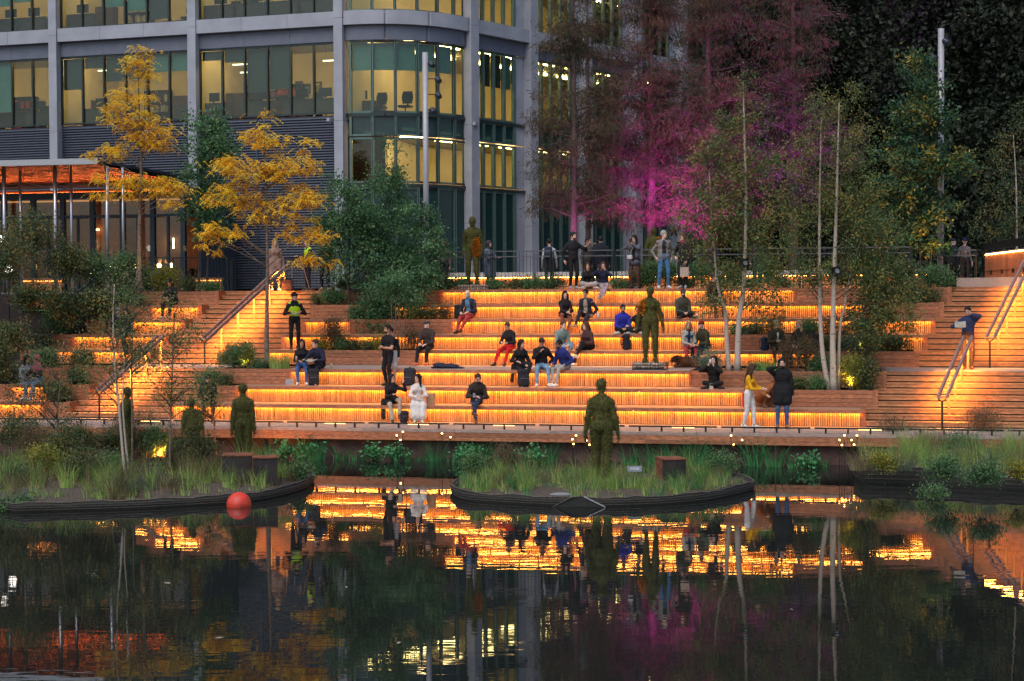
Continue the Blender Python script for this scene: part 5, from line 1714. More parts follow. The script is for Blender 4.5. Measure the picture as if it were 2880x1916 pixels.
SHR = [  # tier, px, width, height, kind, label
    (4, 905, 50, 45, 'y', 'small yellow green plant at the left end of the fourth tier planter'), (4, 960, 48, 42, 'g', 'round green shrub left of the two dark round shrubs'), (4, 1000, 46, 38, 'd', 'left dark round shrub in the fourth tier planter'),
    (4, 1034, 44, 34, 'd', 'right dark round shrub in the fourth tier planter'), (4, 1066, 40, 42, 'y', 'lit yellow shrub right of the dark round shrubs'), (4, 935, 60, 110, 'b', 'tall dry brown shrub in front of the lit sixth tier slats'), (4, 1160, 50, 70, 'b', 'dry brown shrub beside the man in the flat cap'),
    (6, 1010, 60, 40, 'g', 'low green shrub at the left end of the sixth tier planter'), (6, 1055, 60, 45, 'g', 'green shrub below the big bush on the sixth tier'), (6, 1152, 46, 44, 'y', 'yellow lit shrub behind the slender stems'), (6, 1186, 40, 42, 'd', 'dark round shrub left of its twin on the sixth tier'), (6, 1220, 42, 40, 'd', 'dark round shrub nearest the man in red trousers'), (6, 1250, 34, 48, 'b', 'dry shrub beside the man in red trousers'),
    (7, 935, 80, 45, 'g', 'low spreading green shrub left of the big bush'), (7, 900, 40, 28, 'd', 'small dark shrub at the stair end of the seventh tier'), (8, 960, 60, 35, 'd', 'dark shrub on the topmost planter left of the big bush'), (8, 1215, 80, 60, 'o', 'olive shrub at the right end of the topmost left planter'), (8, 1150, 70, 45, 'o', 'olive shrub under the big bush on the topmost planter'),
    (8, 2290, 70, 60, 'b', 'brown green shrub behind the right birch clump'), (8, 2380, 80, 70, 'o', 'olive shrub in the topmost right planter'), (8, 2460, 80, 80, 'g', 'leafy green shrub in the topmost right planter'), (8, 2545, 90, 95, 'd', 'dark dense shrub below the golden leaved tree'), (8, 2620, 80, 75, 'g', 'green shrub at the railing end by the right stairs'), (8, 2655, 60, 40, 'g', 'low green shrub beside the top of the right stairs'),
    (7, 2480, 70, 70, 'o', 'olive shrub on the seventh tier right planter'), (7, 2560, 90, 80, 'd', 'dark drooping shrub on the seventh tier right planter'), (7, 2615, 60, 45, 'd', 'small dark shrub near the seventh tier end post'),
    (5, 2085, 60, 32, 'g', 'bright green shrub behind the pale birch trunk'), (5, 2130, 60, 42, 'd', 'dark flowering shrub left of the half hidden pair'), (5, 2275, 90, 40, 'g', 'green shrub right of the half hidden pair'), (5, 2180, 50, 60, 'b', 'dry plant between the half hidden pair and the dark shrub'), (5, 2340, 70, 60, 'b', 'dry plant behind the right birches'), (5, 2430, 60, 55, 'o', 'olive shrub right of the right birches on the fifth tier'),
    (4, 2330, 60, 45, 'd', 'dark shrub behind the right birch trunks'), (4, 2390, 80, 55, 'g', 'green shrub beside the right birch trunks'), (4, 2460, 80, 60, 'g', 'green grassy shrub left of the short lit slats'), (4, 2520, 60, 50, 'o', 'olive shrub in front of the short lit slats'),
    (3, 1992, 75, 62, 'e', 'grey green bush beside the woman drinking'), (3, 2120, 40, 18, 'g', 'tiny plant right of the birch trunk base'), (3, 2310, 80, 48, 'g', 'green shrub on the long planter left of the right birches'), (3, 2270, 60, 110, 'b', 'tall dry flowering stems behind the man in the black coat'), (3, 2215, 60, 90, 'b', 'dry stems with red seed heads above the man in the black coat'),
    (3, 2430, 70, 90, 'b', 'brown shrub beside the glowing yellow shrub'),
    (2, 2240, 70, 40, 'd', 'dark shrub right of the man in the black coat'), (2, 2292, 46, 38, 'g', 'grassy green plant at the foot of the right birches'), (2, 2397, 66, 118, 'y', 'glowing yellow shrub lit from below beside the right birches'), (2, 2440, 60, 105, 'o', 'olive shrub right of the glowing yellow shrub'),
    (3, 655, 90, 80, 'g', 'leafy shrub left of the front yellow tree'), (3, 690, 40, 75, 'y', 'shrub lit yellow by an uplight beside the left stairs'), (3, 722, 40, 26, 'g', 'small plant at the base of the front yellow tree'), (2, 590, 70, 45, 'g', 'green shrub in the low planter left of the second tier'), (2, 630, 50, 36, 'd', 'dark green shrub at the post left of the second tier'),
    (8, 405, 70, 80, 'g', 'leafy shrub at the foot of the rear yellow tree'), (8, 470, 90, 75, 'y', 'feathery yellow green shrub above the person dressed in black'), (8, 540, 60, 45, 'd', 'dark shrub right of the person dressed in black'), (8, 590, 60, 30, 'g', 'low green shrub at the left stairs top'),
    (7, 360, 80, 60, 'g', 'green shrub in the left seventh tier planter'), (6, 285, 80, 55, 'g', 'green shrub in the left sixth tier planter'), (5, 175, 90, 80, 'g', 'leafy shrub left of the lit left fifth tier'), (4, 110, 80, 60, 'd', 'dark shrub on the short left fourth tier planter'),
    (3, 120, 110, 60, 'g', 'spreading green shrub behind the pink headscarf'), (3, 210, 110, 50, 'd', 'dark green shrub right of the pink headscarf'), (2, 0, 90, 80, 'd', 'dark shrub at the left picture edge on the second tier'), (2, 215, 70, 50, 'o', 'olive shrub on the low left planter'), (1, 150, 70, 60, 'o', 'olive shrub on the lowest left planter')]
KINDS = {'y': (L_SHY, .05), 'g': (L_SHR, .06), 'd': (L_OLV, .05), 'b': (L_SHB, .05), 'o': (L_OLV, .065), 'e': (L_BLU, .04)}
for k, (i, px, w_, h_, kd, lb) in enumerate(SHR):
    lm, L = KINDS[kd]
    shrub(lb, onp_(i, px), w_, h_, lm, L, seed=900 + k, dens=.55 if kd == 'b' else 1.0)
t = tag(blades(None, 'grass_clump', tuple(onp_(3, 785)), 260, .28, .62, .012, .55, L_GRA, np.random.default_rng(5)), 'tall green grass clump left of the seated couple', 'grass', 'planter grasses')
t = tag(blades(None, 'grass_clump', tuple(onp_(3, 2160)), 320, .34, .42, .010, .35, L_GRA, np.random.default_rng(6), val=(0, .6)), 'dense green grass clump above the yellow jumper', 'grass', 'planter grasses')
t = tag(blades(None, 'grass_clump', tuple(onp_(4, 2215, .3)), 420, .3, .75, .012, 1.1, L_DRY, np.random.default_rng(7)), 'drooping brown grass clump covering the left half hidden person', 'grass', 'planter grasses')
t = tag(blades(None, 'grass_clump', tuple(onp_(4, 2262, .3)), 420, .34, .85, .012, 1.0, L_DRY, np.random.default_rng(8), val=(.2, 1)), 'drooping brown grass clump covering the right half hidden person', 'grass', 'planter grasses')
# bed in front of the plaza railing
bedv0, bedv1 = FACE[8] + .55, FACE[8] + 1.75
bed = amph('planting_bed', 'long planted bed between the topmost bench and the plaza railing', 'flower bed')
bed['kind'] = 'structure'
del bed['category']
board('soil', bed, U(1250, 9, 3.7), U(2240, 9, 3.7), bedv0 + .3, bedv1, PLAZA - .3, PLAZA - .02, M_SOIL)
BEDX = [1262, 1300, 1400, 1440, 1480, 1520, 1560, 1660, 1745, 1800, 1835, 1880, 1925, 1975, 2020, 2060, 2110, 2160, 2205]
for k, px in enumerate(BEDX):
    v = bedv0 + .75 + .2 * ((k * 37) % 5) / 5
    tall = px in (1800, 1835, 1880, 1975, 2060, 2160)
    lb = f'{"tall" if tall else "low"} {"bright green" if px in (1800, 1835) else "green"} shrub in the top bed, ' + {1262: 'left of the tall moss man', 1300: 'at the feet of the tall moss man', 1400: 'first right of the tall moss man', 1440: 'second right of the tall moss man', 1480: 'third right of the tall moss man', 1520: 'fourth right of the tall moss man', 1560: 'next to the standing man in black', 1660: 'behind the two sitting young women', 1745: 'behind the woman in the grey blazer', 1800: 'right of the woman in the grey blazer', 1835: 'left of the man in the grey jacket', 1880: 'behind the man in the grey jacket', 1925: 'behind the woman in the black jacket', 1975: 'right of the woman in the black jacket', 2020: 'behind the leaning birch', 2060: 'between the birch pair', 2110: 'right of the straight birch', 2160: 'second right of the straight birch', 2205: 'at the right end of the bed'}[px]
    shrub(lb, A(U(px, v, PLAZA), v, PLAZA - .03), 60 if not tall else 66, 36 if not tall else 88, L_SHR if k % 3 else L_OLV, .055, seed=2000 + k, group='shrubs in the top bed')
# ------------------------------------------------------------------ plaza railing, lit wall behind
M_RTOP = mat('grey_rail_paint', (.10, .10, .11), .45, metal=.2, var=.05)
def railing(label, p0, p1, h, pitch=.12, group=None, mat_=None, hand=True, hr=.18):
    p0, p1 = Vector(p0), Vector(p1)
    r = thing('steel_railing', label, 'railing', p0, 0, group)
    d = p1 - p0
    m = mat_ or M_BLACK
    MB().bar((0, 0, h), d + Vector((0, 0, h)), .05, .035).build('top_rail', M_RTOP if hand else m, r)
    MB().bar((0, 0, .1), d + Vector((0, 0, .1)), .03, .02).build('bottom_rail', m, r)
    if hand:
        o = Vector((d.y, -d.x, 0)).normalized() * .09
        MB().bar(o + Vector((0, 0, h - hr)), d + o + Vector((0, 0, h - hr)), .035, .035).build('handrail', M_RTOP, r)
    n = int(d.length / pitch)
    b = MB()
    for k in range(n):
        q = d * ((k + .5) / n)
        b.bar(q + Vector((0, 0, .1)), q + Vector((0, 0, h - .018)), .014, .014)
    b.build('balusters', m, r)['kind'] = 'stuff'
    for k in range(max(2, int(d.length / 2.2)) + 1):
        q = d * (k / max(2, int(d.length / 2.2)))
        MB().bar(q, q + Vector((0, 0, h - .018)), .05, .05).build('post', m, r)
    return r
rv = FACE[8] + 1.95
for a, c, lb in ((1225, 1548, 'black baluster railing right of the tall moss man'), (1556, 1725, 'black baluster railing behind the two sitting young women'), (1733, 2010, 'black baluster railing behind the man in the grey jacket'), (2018, 2250, 'black baluster railing behind the birch pair'), (2258, 2560, 'black baluster railing behind the right birch clump')):
    railing(lb, A(U(a, rv, 4.3), rv, PLAZA), A(U(c, rv, 4.3), rv, PLAZA), 1.28, group='plaza railings')
lv = FACE[8] + 5.0
for k, (a, c, lb) in enumerate(((1240, 1500, 'left'), (1510, 1780, 'middle left'), (1790, 2060, 'middle'), (2070, 2340, 'middle right'), (2350, 2640, 'right'))):
    w_ = amph('stone_bench_wall', f'pale low wall with a glowing strip behind the railing, {lb} section', 'wall', 'lit low walls on the plaza')
    u0, u1 = U(a, lv, 4), U(c, lv, 4)
    board('cap', w_, u0, u1, lv - .1, lv + .5, PLAZA + .44, PLAZA + .62, M_CONC)
    board('riser', w_, u0, u1, lv, lv + .4, PLAZA, PLAZA + .439, M_STEP)
    board('led_strip', w_, u0 + .05, u1 - .05, lv - .07, lv - .045, PLAZA + .42, PLAZA + .437, E_LED)
# left railing beside the restaurant terrace: level part and the part going down the ramp
pR = gy(640, 57.5, PLAZA)
pM = gy(335, 57.0, PLAZA)
railing('dark railing in front of the restaurant', pM, pR, 1.18, group=None, hand=False)
railing('dark railing behind the front yellow tree', gy(650, 57.5, PLAZA), gy(960, 56.5, PLAZA), 1.12, hand=False)
M_BLUER = mat('blue_grey_handrail', (.10, .14, .20), .4, metal=.4, var=.05)
def slope_rail():
    r = thing('sloping_railing', 'blue grey sloping handrail with balusters going down the left bank', 'railing', pM)
    e = gy(160, 54.0, PLAZA - 1.75) - pM
    MB().bar((0, 0, 1.18), e + Vector((0, 0, 1.18)), .07, .05).build('handrail', M_BLUER, r)
    b = MB()
    for k in range(34):
        q = e * (k / 33)
        b.bar(q + Vector((0, 0, -.3)), q + Vector((0, 0, 1.15)), .016, .016)
    b.build('balusters', M_BLACK, r)['kind'] = 'stuff'
    for k in range(4):
        q = e * (k / 3)
        MB().bar(q + Vector((0, 0, -.4)), q + Vector((0, 0, 1.15)), .05, .05).build('post', M_BLACK, r)
slope_rail()
railing('short black railing among the left bank shrubs', gy(0, 51.0, 1.35), gy(150, 50.6, 1.35), 1.0, hand=False, mat_=M_BLACK)
railing('black railing below the sloping handrail', gy(140, 53.4, 1.9), gy(300, 53.2, 1.9), 1.0, hand=False)
# left bank
bank = MB()
nu, nv_ = 16, 14
for i in range(nu + 1):
    for j in range(nv_ + 1):
        u = -30 + 13.2 * i / nu
        v = .5 + 14 * j / nv_
        z = .15 + 3.2 * min(1, (v / 10.5)) ** 1.1 + .12 * math.sin(u * 1.3 + v)
        z = min(z, PLAZA - .15)
        bank.v.append(tuple(A(u, v, z)))
for i in range(nu):
    for j in range(nv_):
        a = i * (nv_ + 1) + j
        bank.f.append((a, a + nv_ + 1, a + nv_ + 2, a + 1))
        bank.m.append(0)
tag(bank.build('left_bank', M_SOIL, None, True), kind='structure')
LB = [(20, 50, 850, 190, 260, 'd', 'large dark bush at the left picture edge'), (90, 52.2, 905, 150, 130, 'o', 'olive bush below the left lit bench'), (185, 51.8, 915, 130, 120, 'd', 'dark bush below the sloping handrail'), (260, 52.2, 905, 110, 100, 'o', 'olive bush left of the topmost left planter'), (60, 52.5, 760, 200, 200, 'd', 'dark bush in front of the restaurant corner'), (190, 53, 800, 150, 130, 'o', 'olive bush below the left globe lamp'), (250, 54.5, 800, 130, 110, 'g', 'leafy bush at the right globe lamp'), (20, 47.5, 1010, 140, 120, 'd', 'dark bush above the pink headscarf'), 
      (345, 55.5, 815, 90, 110, 'g', 'leafy shrub under the level railing'), (-30, 46.5, 1080, 140, 120, 'o', 'olive bush at the left edge by the lowest bench')]
for k, (px, Y, yb, w_, h_, kd, lb) in enumerate(LB):
    p = atY(px, yb, Y)
    lm, L = KINDS[kd]
    shrub(lb, Vector((p.x, p.y, p.z)), w_, h_, lm, .085, nc=64, per=60, seed=3000 + k, name='bank_bush', group='bushes on the left bank')
lawn = MB().poly([gy(60, 55.3, 3.05), gy(250, 54.2, 3.05), gy(270, 56.3, 3.3), gy(60, 57.5, 3.3)]).build('lawn', mat('lawn_green', (.05, .16, .03), .9, var=.3, scale=30, bump=.6))
tag(lawn, kind='structure')
# ------------------------------------------------------------------ floating islands
M_MESH = mat('black_island_mesh', (.014, .015, .012), .75, var=.95, scale=60, bump=.9, bscale=70)
M_ROPE = mat('island_rim_rope', (.12, .10, .08), .9, var=.4, scale=30)
M_CHIP = mat('woodchip_mulch', (.10, .075, .055), .95, var=.6, scale=40, bump=1.0, bscale=60)
def island(label, outline, rim, seed, ropes=()):
    pts = [gy(px, Y, 0) for px, Y in outline]
    n = len(pts)
    P = smooth_path(pts + [pts[0]], n * 5)[:-1]
    c = sum((Vector(p) for p in P), Vector()) / len(P)
    t = thing('floating_island', label, 'island', (c.x, c.y, WATER))
    t['kind'] = 'thing'
    b = MB()
    m = len(P)
    for zz, sc in ((-.25, .985), (0.02, 1.0), (rim * .5, 1.008), (rim, 1.0), (rim, .97), (rim - .06, .955)):
        for p in P:
            wv = .014 * math.sin(p[0] * 5.3 + seed) + .012 * math.sin(p[0] * 11 + p[1] * 7) if zz > .05 else 0
            b.v.append(((p[0] - c.x) * sc, (p[1] - c.y) * (sc + wv * .2), zz + wv))
    for r_ in range(5):
        for i in range(m):
            j = (i + 1) % m
            b.f.append((r_ * m + i, r_ * m + j, (r_ + 1) * m + j, (r_ + 1) * m + i))
            b.m.append(0)
    b.build('mesh_edge', M_MESH, t, True)
    s_ = MB()
    cc = len(P)
    s_.v.append((0, 0, rim + .02))
    for q in (.5, .96):
        for p in P:
            s_.v.append(((p[0] - c.x) * q, (p[1] - c.y) * q, rim + (.03 if q < .9 else -.05)))
    for i in range(m):
        j = (i + 1) % m
        s_.f.append((0, 1 + i, 1 + j))
        s_.f.append((1 + i, 1 + m + i, 1 + m + j, 1 + j))
        s_.m += [0, 0]
    s_.build('mulch', M_CHIP, t, True)
    MB().tube([((p[0] - c.x) * 1.0, (p[1] - c.y) * 1.0, rim + .006 + .014 * math.sin(p[0] * 5.3 + seed) + .012 * math.sin(p[0] * 11 + p[1] * 7)) for p in P + [P[0]]], .014, 5).build('rim_rope', M_ROPE, t)
    for k in range(3):
        z = rim * (.25 + .27 * k)
        MB().tube([((p[0] - c.x) * 1.012, (p[1] - c.y) * 1.012, z) for p in P + [P[0]]], .004, 4, 0, False).build('mesh_cord', M_ROPE, t)
    return t, c, P
RIM = .18
isl_m, cM, PM = island('middle floating island carrying the moss woman statue', [(1266, 35.4), (1300, 34.2), (1400, 33.6), (1560, 33.1), (1720, 32.95), (1860, 33.2), (1980, 33.8), (2060, 34.7), (2120, 36.0), (2040, 37.6), (1860, 38.3), (1600, 38.4), (1400, 37.8), (1300, 36.8)], RIM, 1)
isl_l, cL, PL = island('left floating island with young birches and the boy statue', [(40, 32.5), (200, 32.7), (400, 33.0), (600, 33.6), (720, 34.2), (800, 35.2), (860, 36.6), (870, 38.2), (760, 39.6), (500, 40.2), (200, 40.2), (-100, 40.0), (-260, 38), (-220, 35), (-60, 33.4)], RIM, 2)
isl_r, cR, PR = island('right floating island thick with grasses and creepers', [(2425, 37.0), (2560, 36.7), (2700, 36.2), (2900, 35.6), (3100, 35.8), (3200, 37.5), (3000, 40), (2700, 40.4), (2480, 40), (2405, 38.6)], .36, 3)
# triangular flap of mesh hanging on the middle island's front
fl = MB().poly([gy(1552, 32.9, WATER + .0), gy(1605, 32.86, WATER + .2), gy(1640, 32.85, WATER + .21), gy(1700, 32.8, WATER + .01)]).poly([gy(1552, 32.95, WATER), gy(1700, 32.9, WATER), gy(1640, 32.93, WATER + .2), gy(1605, 32.93, WATER + .2)])
fo = fl.build('mesh_flap', M_MESH)
tag(fo, 'black triangular mesh flap on the front of the middle island', 'mesh')
for k in range(2):
    MB().bar(gy(1640, 32.84, WATER + .22), gy(1700, 32.78, WATER + .015), .02, .02).build('edge', M_GALV, fo) if k == 0 else MB().bar(gy(1552, 32.88, WATER + .01), gy(1605, 32.84, WATER + .21), .012, .012).build('edge', M_ROPE, fo)
def inside(P, x, y):
    n = len(P)
    r = False
    j = n - 1
    for i in range(n):
        if (P[i][1] > y) != (P[j][1] > y) and x < (P[j][0] - P[i][0]) * (y - P[i][1]) / (P[j][1] - P[i][1]) + P[i][0]:
            r = not r
        j = i
    return r
def meadow(name, label, P, rim, n, seed, hts, mats, keep=None):
    """loose grass cover of an island: many small tufts, joined"""
    rg = np.random.default_rng(seed)
    xs, ys = [p[0] for p in P], [p[1] for p in P]
    out = []
    cl = [(rg.uniform(min(xs), max(xs)), rg.uniform(min(ys), max(ys))) for _ in range(26)]
    while len(out) < n:
        x, y = rg.uniform(min(xs), max(xs)), rg.uniform(min(ys), max(ys))
        if rg.random() < .62:
            q = cl[rg.integers(26)]
            x, y = q[0] + rg.normal() * .3, q[1] + rg.normal() * .2
        c = np.mean(np.array(P), 0)
        if inside(P, c[0] + (x - c[0]) * 1.06, c[1] + (y - c[1]) * 1.06) and (keep is None or keep(x, y, rg)):
            out.append((x, y))
    parts = [[] for _ in mats]
    for k, (x, y) in enumerate(out):
        parts[rg.integers(len(mats))].append((x, y))
    root = None
    for mi, pl in enumerate(parts):
        V, Q, A_ = [], [], []
        off = 0
        for (x, y) in pl:
            h = rg.uniform(*hts) * rg.choice([.4, .7, 1, 1.6])
            o = blades(None, 'tmp', (x, y, WATER + rim - .02), int(rg.integers(8, 34)), rg.uniform(.06, .15), h, .010, rg.uniform(.3, .9), mats[mi], rg)
            me = o.data
            co = np.zeros(len(me.vertices) * 3, np.float32)
            me.vertices.foreach_get('co', co)
            li = np.zeros(len(me.loops), np.int32)
            me.loops.foreach_get('vertex_index', li)
            at = np.zeros(len(me.vertices), np.float32)
            me.attributes['leaf'].data.foreach_get('value', at)
            V.append(co.reshape(-1, 3))
            Q.append(li.reshape(-1, 4) + off)
            A_.append(at)
            off += len(at)
            bpy.data.objects.remove(o)
            bpy.data.meshes.remove(me)
        if not V:
            continue
        me = np_mesh(name, np.concatenate(V), np.concatenate(Q), mats[mi])
        a = me.attributes.new('leaf', 'FLOAT', 'POINT')
        a.data.foreach_set('value', np.concatenate(A_))
        o = link(name, me, root)
        if root is None:
            root = tag(o, label, 'grass', kind='stuff')
        else:
            o['kind'] = 'stuff'
            o.name = 'grass_layer'
front = lambda Y0: (lambda x, y, rg: rg.random() < (.3 if y < Y0 else 1) and not (y < 36.3 and -6.6 < x < -4.9 and rg.random() < .75))
meadow('island_grass', 'mixed green and straw grasses covering the middle island', PM, RIM, 600, 5, (.18, .5), [L_GRA, L_DRY, L_GRA, L_REE], front(34.2))
meadow('island_grass', 'wild grasses covering the left island', PL, RIM, 880, 6, (.2, .6), [L_GRA, L_DRY, L_SHB, L_GRA], front(33.8))
meadow('island_grass', 'dense grasses covering the right island', PR, .36, 640, 7, (.22, .55), [L_GRA, L_DRY, L_GRA])
ISG = [(1478, 1378, L_GRA, .42, 140, .16, .010, .6, 'bright green grass tuft left of the moss woman'), (1655, 1352, L_GRA, .45, 160, .2, .010, .5, 'green grass tuft at the left foot of the moss woman'), (1740, 1350, L_GRA, .42, 150, .18, .010, .5, 'green grass tuft at the right foot of the moss woman'), (1830, 1372, L_GRA, .38, 140, .2, .009, .5, 'green grass tuft below the small sign'),
       (1400, 1365, L_DRY, .45, 120, .2, .008, .6, 'straw grass tuft near the left tip of the middle island'), (1540, 1358, L_DRY, .5, 150, .2, .008, .7, 'straw grass tuft between the two green tufts'), (1905, 1378, L_GRA, .45, 110, .16, .012, .5, 'green grass tuft in front of the rusty box'), (1960, 1352, L_GRA, .65, 60, .12, .018, .7, 'broad leaved yellow green clump right of the rusty box'), (2010, 1345, L_DRY, .5, 120, .2, .008, .6, 'straw grass tuft near the right tip of the middle island'), (1590, 1365, L_BLU, .3, 60, .12, .01, .5, 'small blue grey sedge on the middle island'),
       (365, 1385, L_BLU, .6, 130, .22, .014, 1.0, 'pale arching sedge clump at the birch foot on the left island'), (425, 1378, L_BLU, .55, 110, .2, .014, 1.0, 'pale arching sedge clump right of the birch foot'), (640, 1370, L_GRA, .55, 70, .1, .016, .5, 'light green clump in front of the left rusty box'), (725, 1362, L_GRA, .5, 60, .1, .016, .6, 'light green clump in front of the right rusty box'), (800, 1340, L_GRA, .5, 240, .3, .010, .9, 'thick green grass hanging over the tip of the left island'), (190, 1375, L_GRA, .75, 70, .14, .018, .5, 'tall light green reed like clump on the left island'), (290, 1370, L_GRA, .7, 70, .12, .018, .5, 'second tall light green clump on the left island'), (560, 1350, L_DRY, .8, 180, .3, .009, .5, 'tall straw grass left of the rusty boxes'), (70, 1360, L_DRY, .8, 200, .35, .009, .7, 'large pale grass clump at the left edge of the left island'), (20, 1330, L_GRA, .8, 200, .35, .012, .8, 'large green grass clump at the left picture edge'), (300, 1395, L_GRA, .22, 220, .3, .01, .9, 'low bright green mat at the front of the left island'), (470, 1375, L_SHB, .4, 140, .2, .008, .7, 'russet grass tuft behind the red buoy'),
       (2540, 1320, L_BLU, .55, 120, .2, .016, 1.1, 'arching blue grey sedge at the left of the right island'), (2570, 1285, L_GRA, .9, 220, .28, .010, .5, 'tall soft green grass plume on the right island'), (2625, 1280, L_DRY, .95, 220, .25, .009, .4, 'tall pale grass plume on the right island'), (2785, 1320, L_BLU, .7, 60, .1, .018, .7, 'spiky blue grey clump on the right island'), (2860, 1290, L_GRA, .9, 160, .2, .010, .3, 'tall green grass at the right picture edge'), (2420, 1320, L_DRY, .65, 200, .25, .008, .7, 'dry flowering tuft at the left corner of the right island')]
for k, (px, py, lm, h, n, sp, wd, bd, lb) in enumerate(ISG):
    z = WATER + (RIM if px < 2300 else .36)
    p = atZ(px, py, z)
    tag(blades(None, 'grass_clump', (p.x, p.y, z - .02), n, sp, h, wd, bd, lm, np.random.default_rng(400 + k)), lb, 'grass', 'grass clumps on the islands')
IRS = [(2480, 1325, 80, 50, 'y', 'light green low shrub on the right island'), (2660, 1350, 130, 70, 'g', 'bright green creeper mound hanging over the right island edge'), (2760, 1365, 130, 70, 'g', 'second green creeper mound trailing into the water'), (2860, 1345, 110, 50, 'y', 'yellow green creeper at the right picture edge'), (2690, 1290, 140, 70, 'g', 'rounded green bush in the middle of the right island'), (2740, 1262, 160, 140, 'b', 'tall dark dry stems on the right island'), (2520, 1262, 110, 110, 'b', 'dry dark stems at the left of the right island'), (2620, 1400, 60, 30, 'g', 'trailing creeper touching the water'),
       (30, 1400, 130, 110, 'g', 'green creeper mound at the left corner of the left island'), (40, 1450, 110, 60, 'g', 'green creeper trailing into the water at the left edge'), (250, 1360, 110, 110, 'd', 'dark shrub on the left island left of the birch'), (170, 1330, 120, 140, 'o', 'tall olive shrub on the left island'), (330, 1290, 90, 90, 'd', 'dark shrub behind the left island birch'), (400, 1300, 70, 110, 'd', 'dark feathery shrub right of the left island birch'), (510, 1330, 110, 100, 'o', 'olive shrub between the birches and the rusty boxes'), (100, 1300, 130, 120, 'b', 'dry brown shrub behind the left island grasses'), (440, 1255, 70, 70, 'd', 'dark shrub below the shaded moss figures'), (850, 1350, 60, 60, 'g', 'green tuft spilling over the left island tip'), (60, 1290, 150, 150, 'o', 'broad olive shrub at the back left of the left island'), (225, 1300, 120, 150, 'd', 'tall dark shrub left of the white young birch'), (300, 1345, 80, 80, 'g', 'fresh green plant at the white birch foot'), (560, 1322, 110, 110, 'o', 'olive shrub left of the rusty boxes'), (455, 1300, 80, 110, 'g', 'fresh green plant below the slim birch'), (120, 1345, 110, 100, 'y', 'light green plant at the left of the left island'), (1330, 1340, 80, 70, 'g', 'fresh green plant near the left tip of the middle island'), (2030, 1335, 90, 70, 'g', 'fresh green plant near the right tip of the middle island'), (1420, 1325, 90, 90, 'b', 'dry brown plant at the back of the middle island'), (345, 1266, 90, 120, 'b', 'russet shrub lit orange left of the lit moss figure'), (405, 1256, 90, 120, 'b', 'russet shrub lit orange behind the young trees'), (490, 1262, 80, 90, 'b', 'russet shrub lit orange right of the young trees')]
for k, (px, py, w_, h_, kd, lb) in enumerate(IRS):
    z = WATER + (RIM if px < 2300 else .36) - (.02 if py < 1399 else .3)
    p = atZ(px, py, z)
    lm, L = KINDS[kd]
    shrub(lb, Vector((p.x, p.y, z)), w_, h_, lm, .05 if kd != 'b' else .035, seed=5000 + k, name='island_shrub', group='shrubs on the islands', dens=.8 if kd != 'b' else .5)
# young birches on the left island
for k, (px, py, path, lobes, lb, nc, r_) in enumerate([
    (352, 1345, [(345, 1270), (335, 1150), (322, 1020), (318, 900), (322, 800)], [(330, 830, 60, 50), (300, 940, 80, 60), (350, 1020, 60, 60), (280, 1060, 60, 60), (330, 760, 40, 40)], 'white stemmed young birch on the left island', 70, .036),
    (362, 1320, [(352, 1230), (345, 1120), (352, 1000)], [(350, 900, 50, 60), (370, 980, 50, 60)], 'thin second stem behind the white young birch', 30, .03),
    (372, 1310, [(372, 1180), (370, 1040), (375, 900), (385, 760)], [(385, 760, 60, 60), (400, 860, 60, 60), (370, 940, 60, 60), (410, 1000, 50, 50)], 'brown stemmed young tree on the left island', 70, .028),
    (478, 1335, [(478, 1250), (482, 1120), (486, 1000), (490, 880)], [(480, 880, 70, 60), (520, 960, 70, 60), (450, 1000, 70, 60), (500, 1080, 80, 60), (440, 1120, 60, 50), (540, 1130, 50, 60)], 'slim birch on the left island in front of the stairs', 110, .03),
    (155, 1320, [(160, 1180), (170, 1080), (180, 960)], [(150, 1000, 80, 60), (110, 1080, 80, 70), (190, 1120, 70, 70), (60, 1130, 70, 60)], 'dark thin tree at the left of the left island', 80, .03),
    (610, 1280, [(600, 1180), (585, 1110)], [(575, 1080, 45, 40), (600, 1130, 45, 40), (560, 1150, 35, 35)], 'small leafy sapling in front of the seated person in black', 40, .02)]):
    z = WATER + RIM
    p = atZ(px, py, z)
    p.z = z - .02
    birch(lb, p, [[p] + [atY(x, y, p.y) for x, y in path]], lobes, 600 + k, int(nc * 1.35), 46, L=.055, r=r_, lm=L_OLV if k in (2, 4) else L_BIR, group='young trees on the left island', droop=.1, limb=28, name='young_birch', bark=M_BIRCH if k in (0, 1) else M_BARKY)
# reeds at the foot of the pond wall
RE = [(735, .75), (860, .9), (900, .7), (960, .5), (1010, .45), (1140, .4), (1190, .35), (1230, .75), (1290, .55), (1350, .8), (1420, .7), (1480, .6), (1540, .8), (1780, .7), (1850, .8), (1900, .9), (1960, 1.0), (2020, .8), (2120, .95), (2180, .9), (2240, .5), (2310, .45)]
for k, (px, h) in enumerate(RE):
    p = A(U(px, VF - .25, -.7), VF - .3 - .15 * (k % 3), WATER - .05)
    nmx = ['left of the boy statue', 'right of the boy statue', 'below the couple with the book', 'below the left kerb rail', 'left of the first torch lights', 'under the first torch lights', 'right of the first torch lights', 'under the second torch lights', 'below the reading man', 'below the reading man on his right', 'behind the left tip of the middle island', 'behind the bright tuft', 'left behind the moss woman', 'behind the moss woman', 'right behind the moss woman', 'behind the small sign', 'behind the rusty box', 'right of the rusty box', 'below the yellow jumper', 'below the black coat', 'left of the right torch lights', 'under the right torch lights'][k]
    tag(blades(None, 'reed_clump', tuple(p), 46 if h > .6 else 26, .22, h, .03, .7, L_REE, np.random.default_rng(700 + k)), f'green reed clump at the pond wall {nmx}', 'reed', 'reeds along the pond wall')
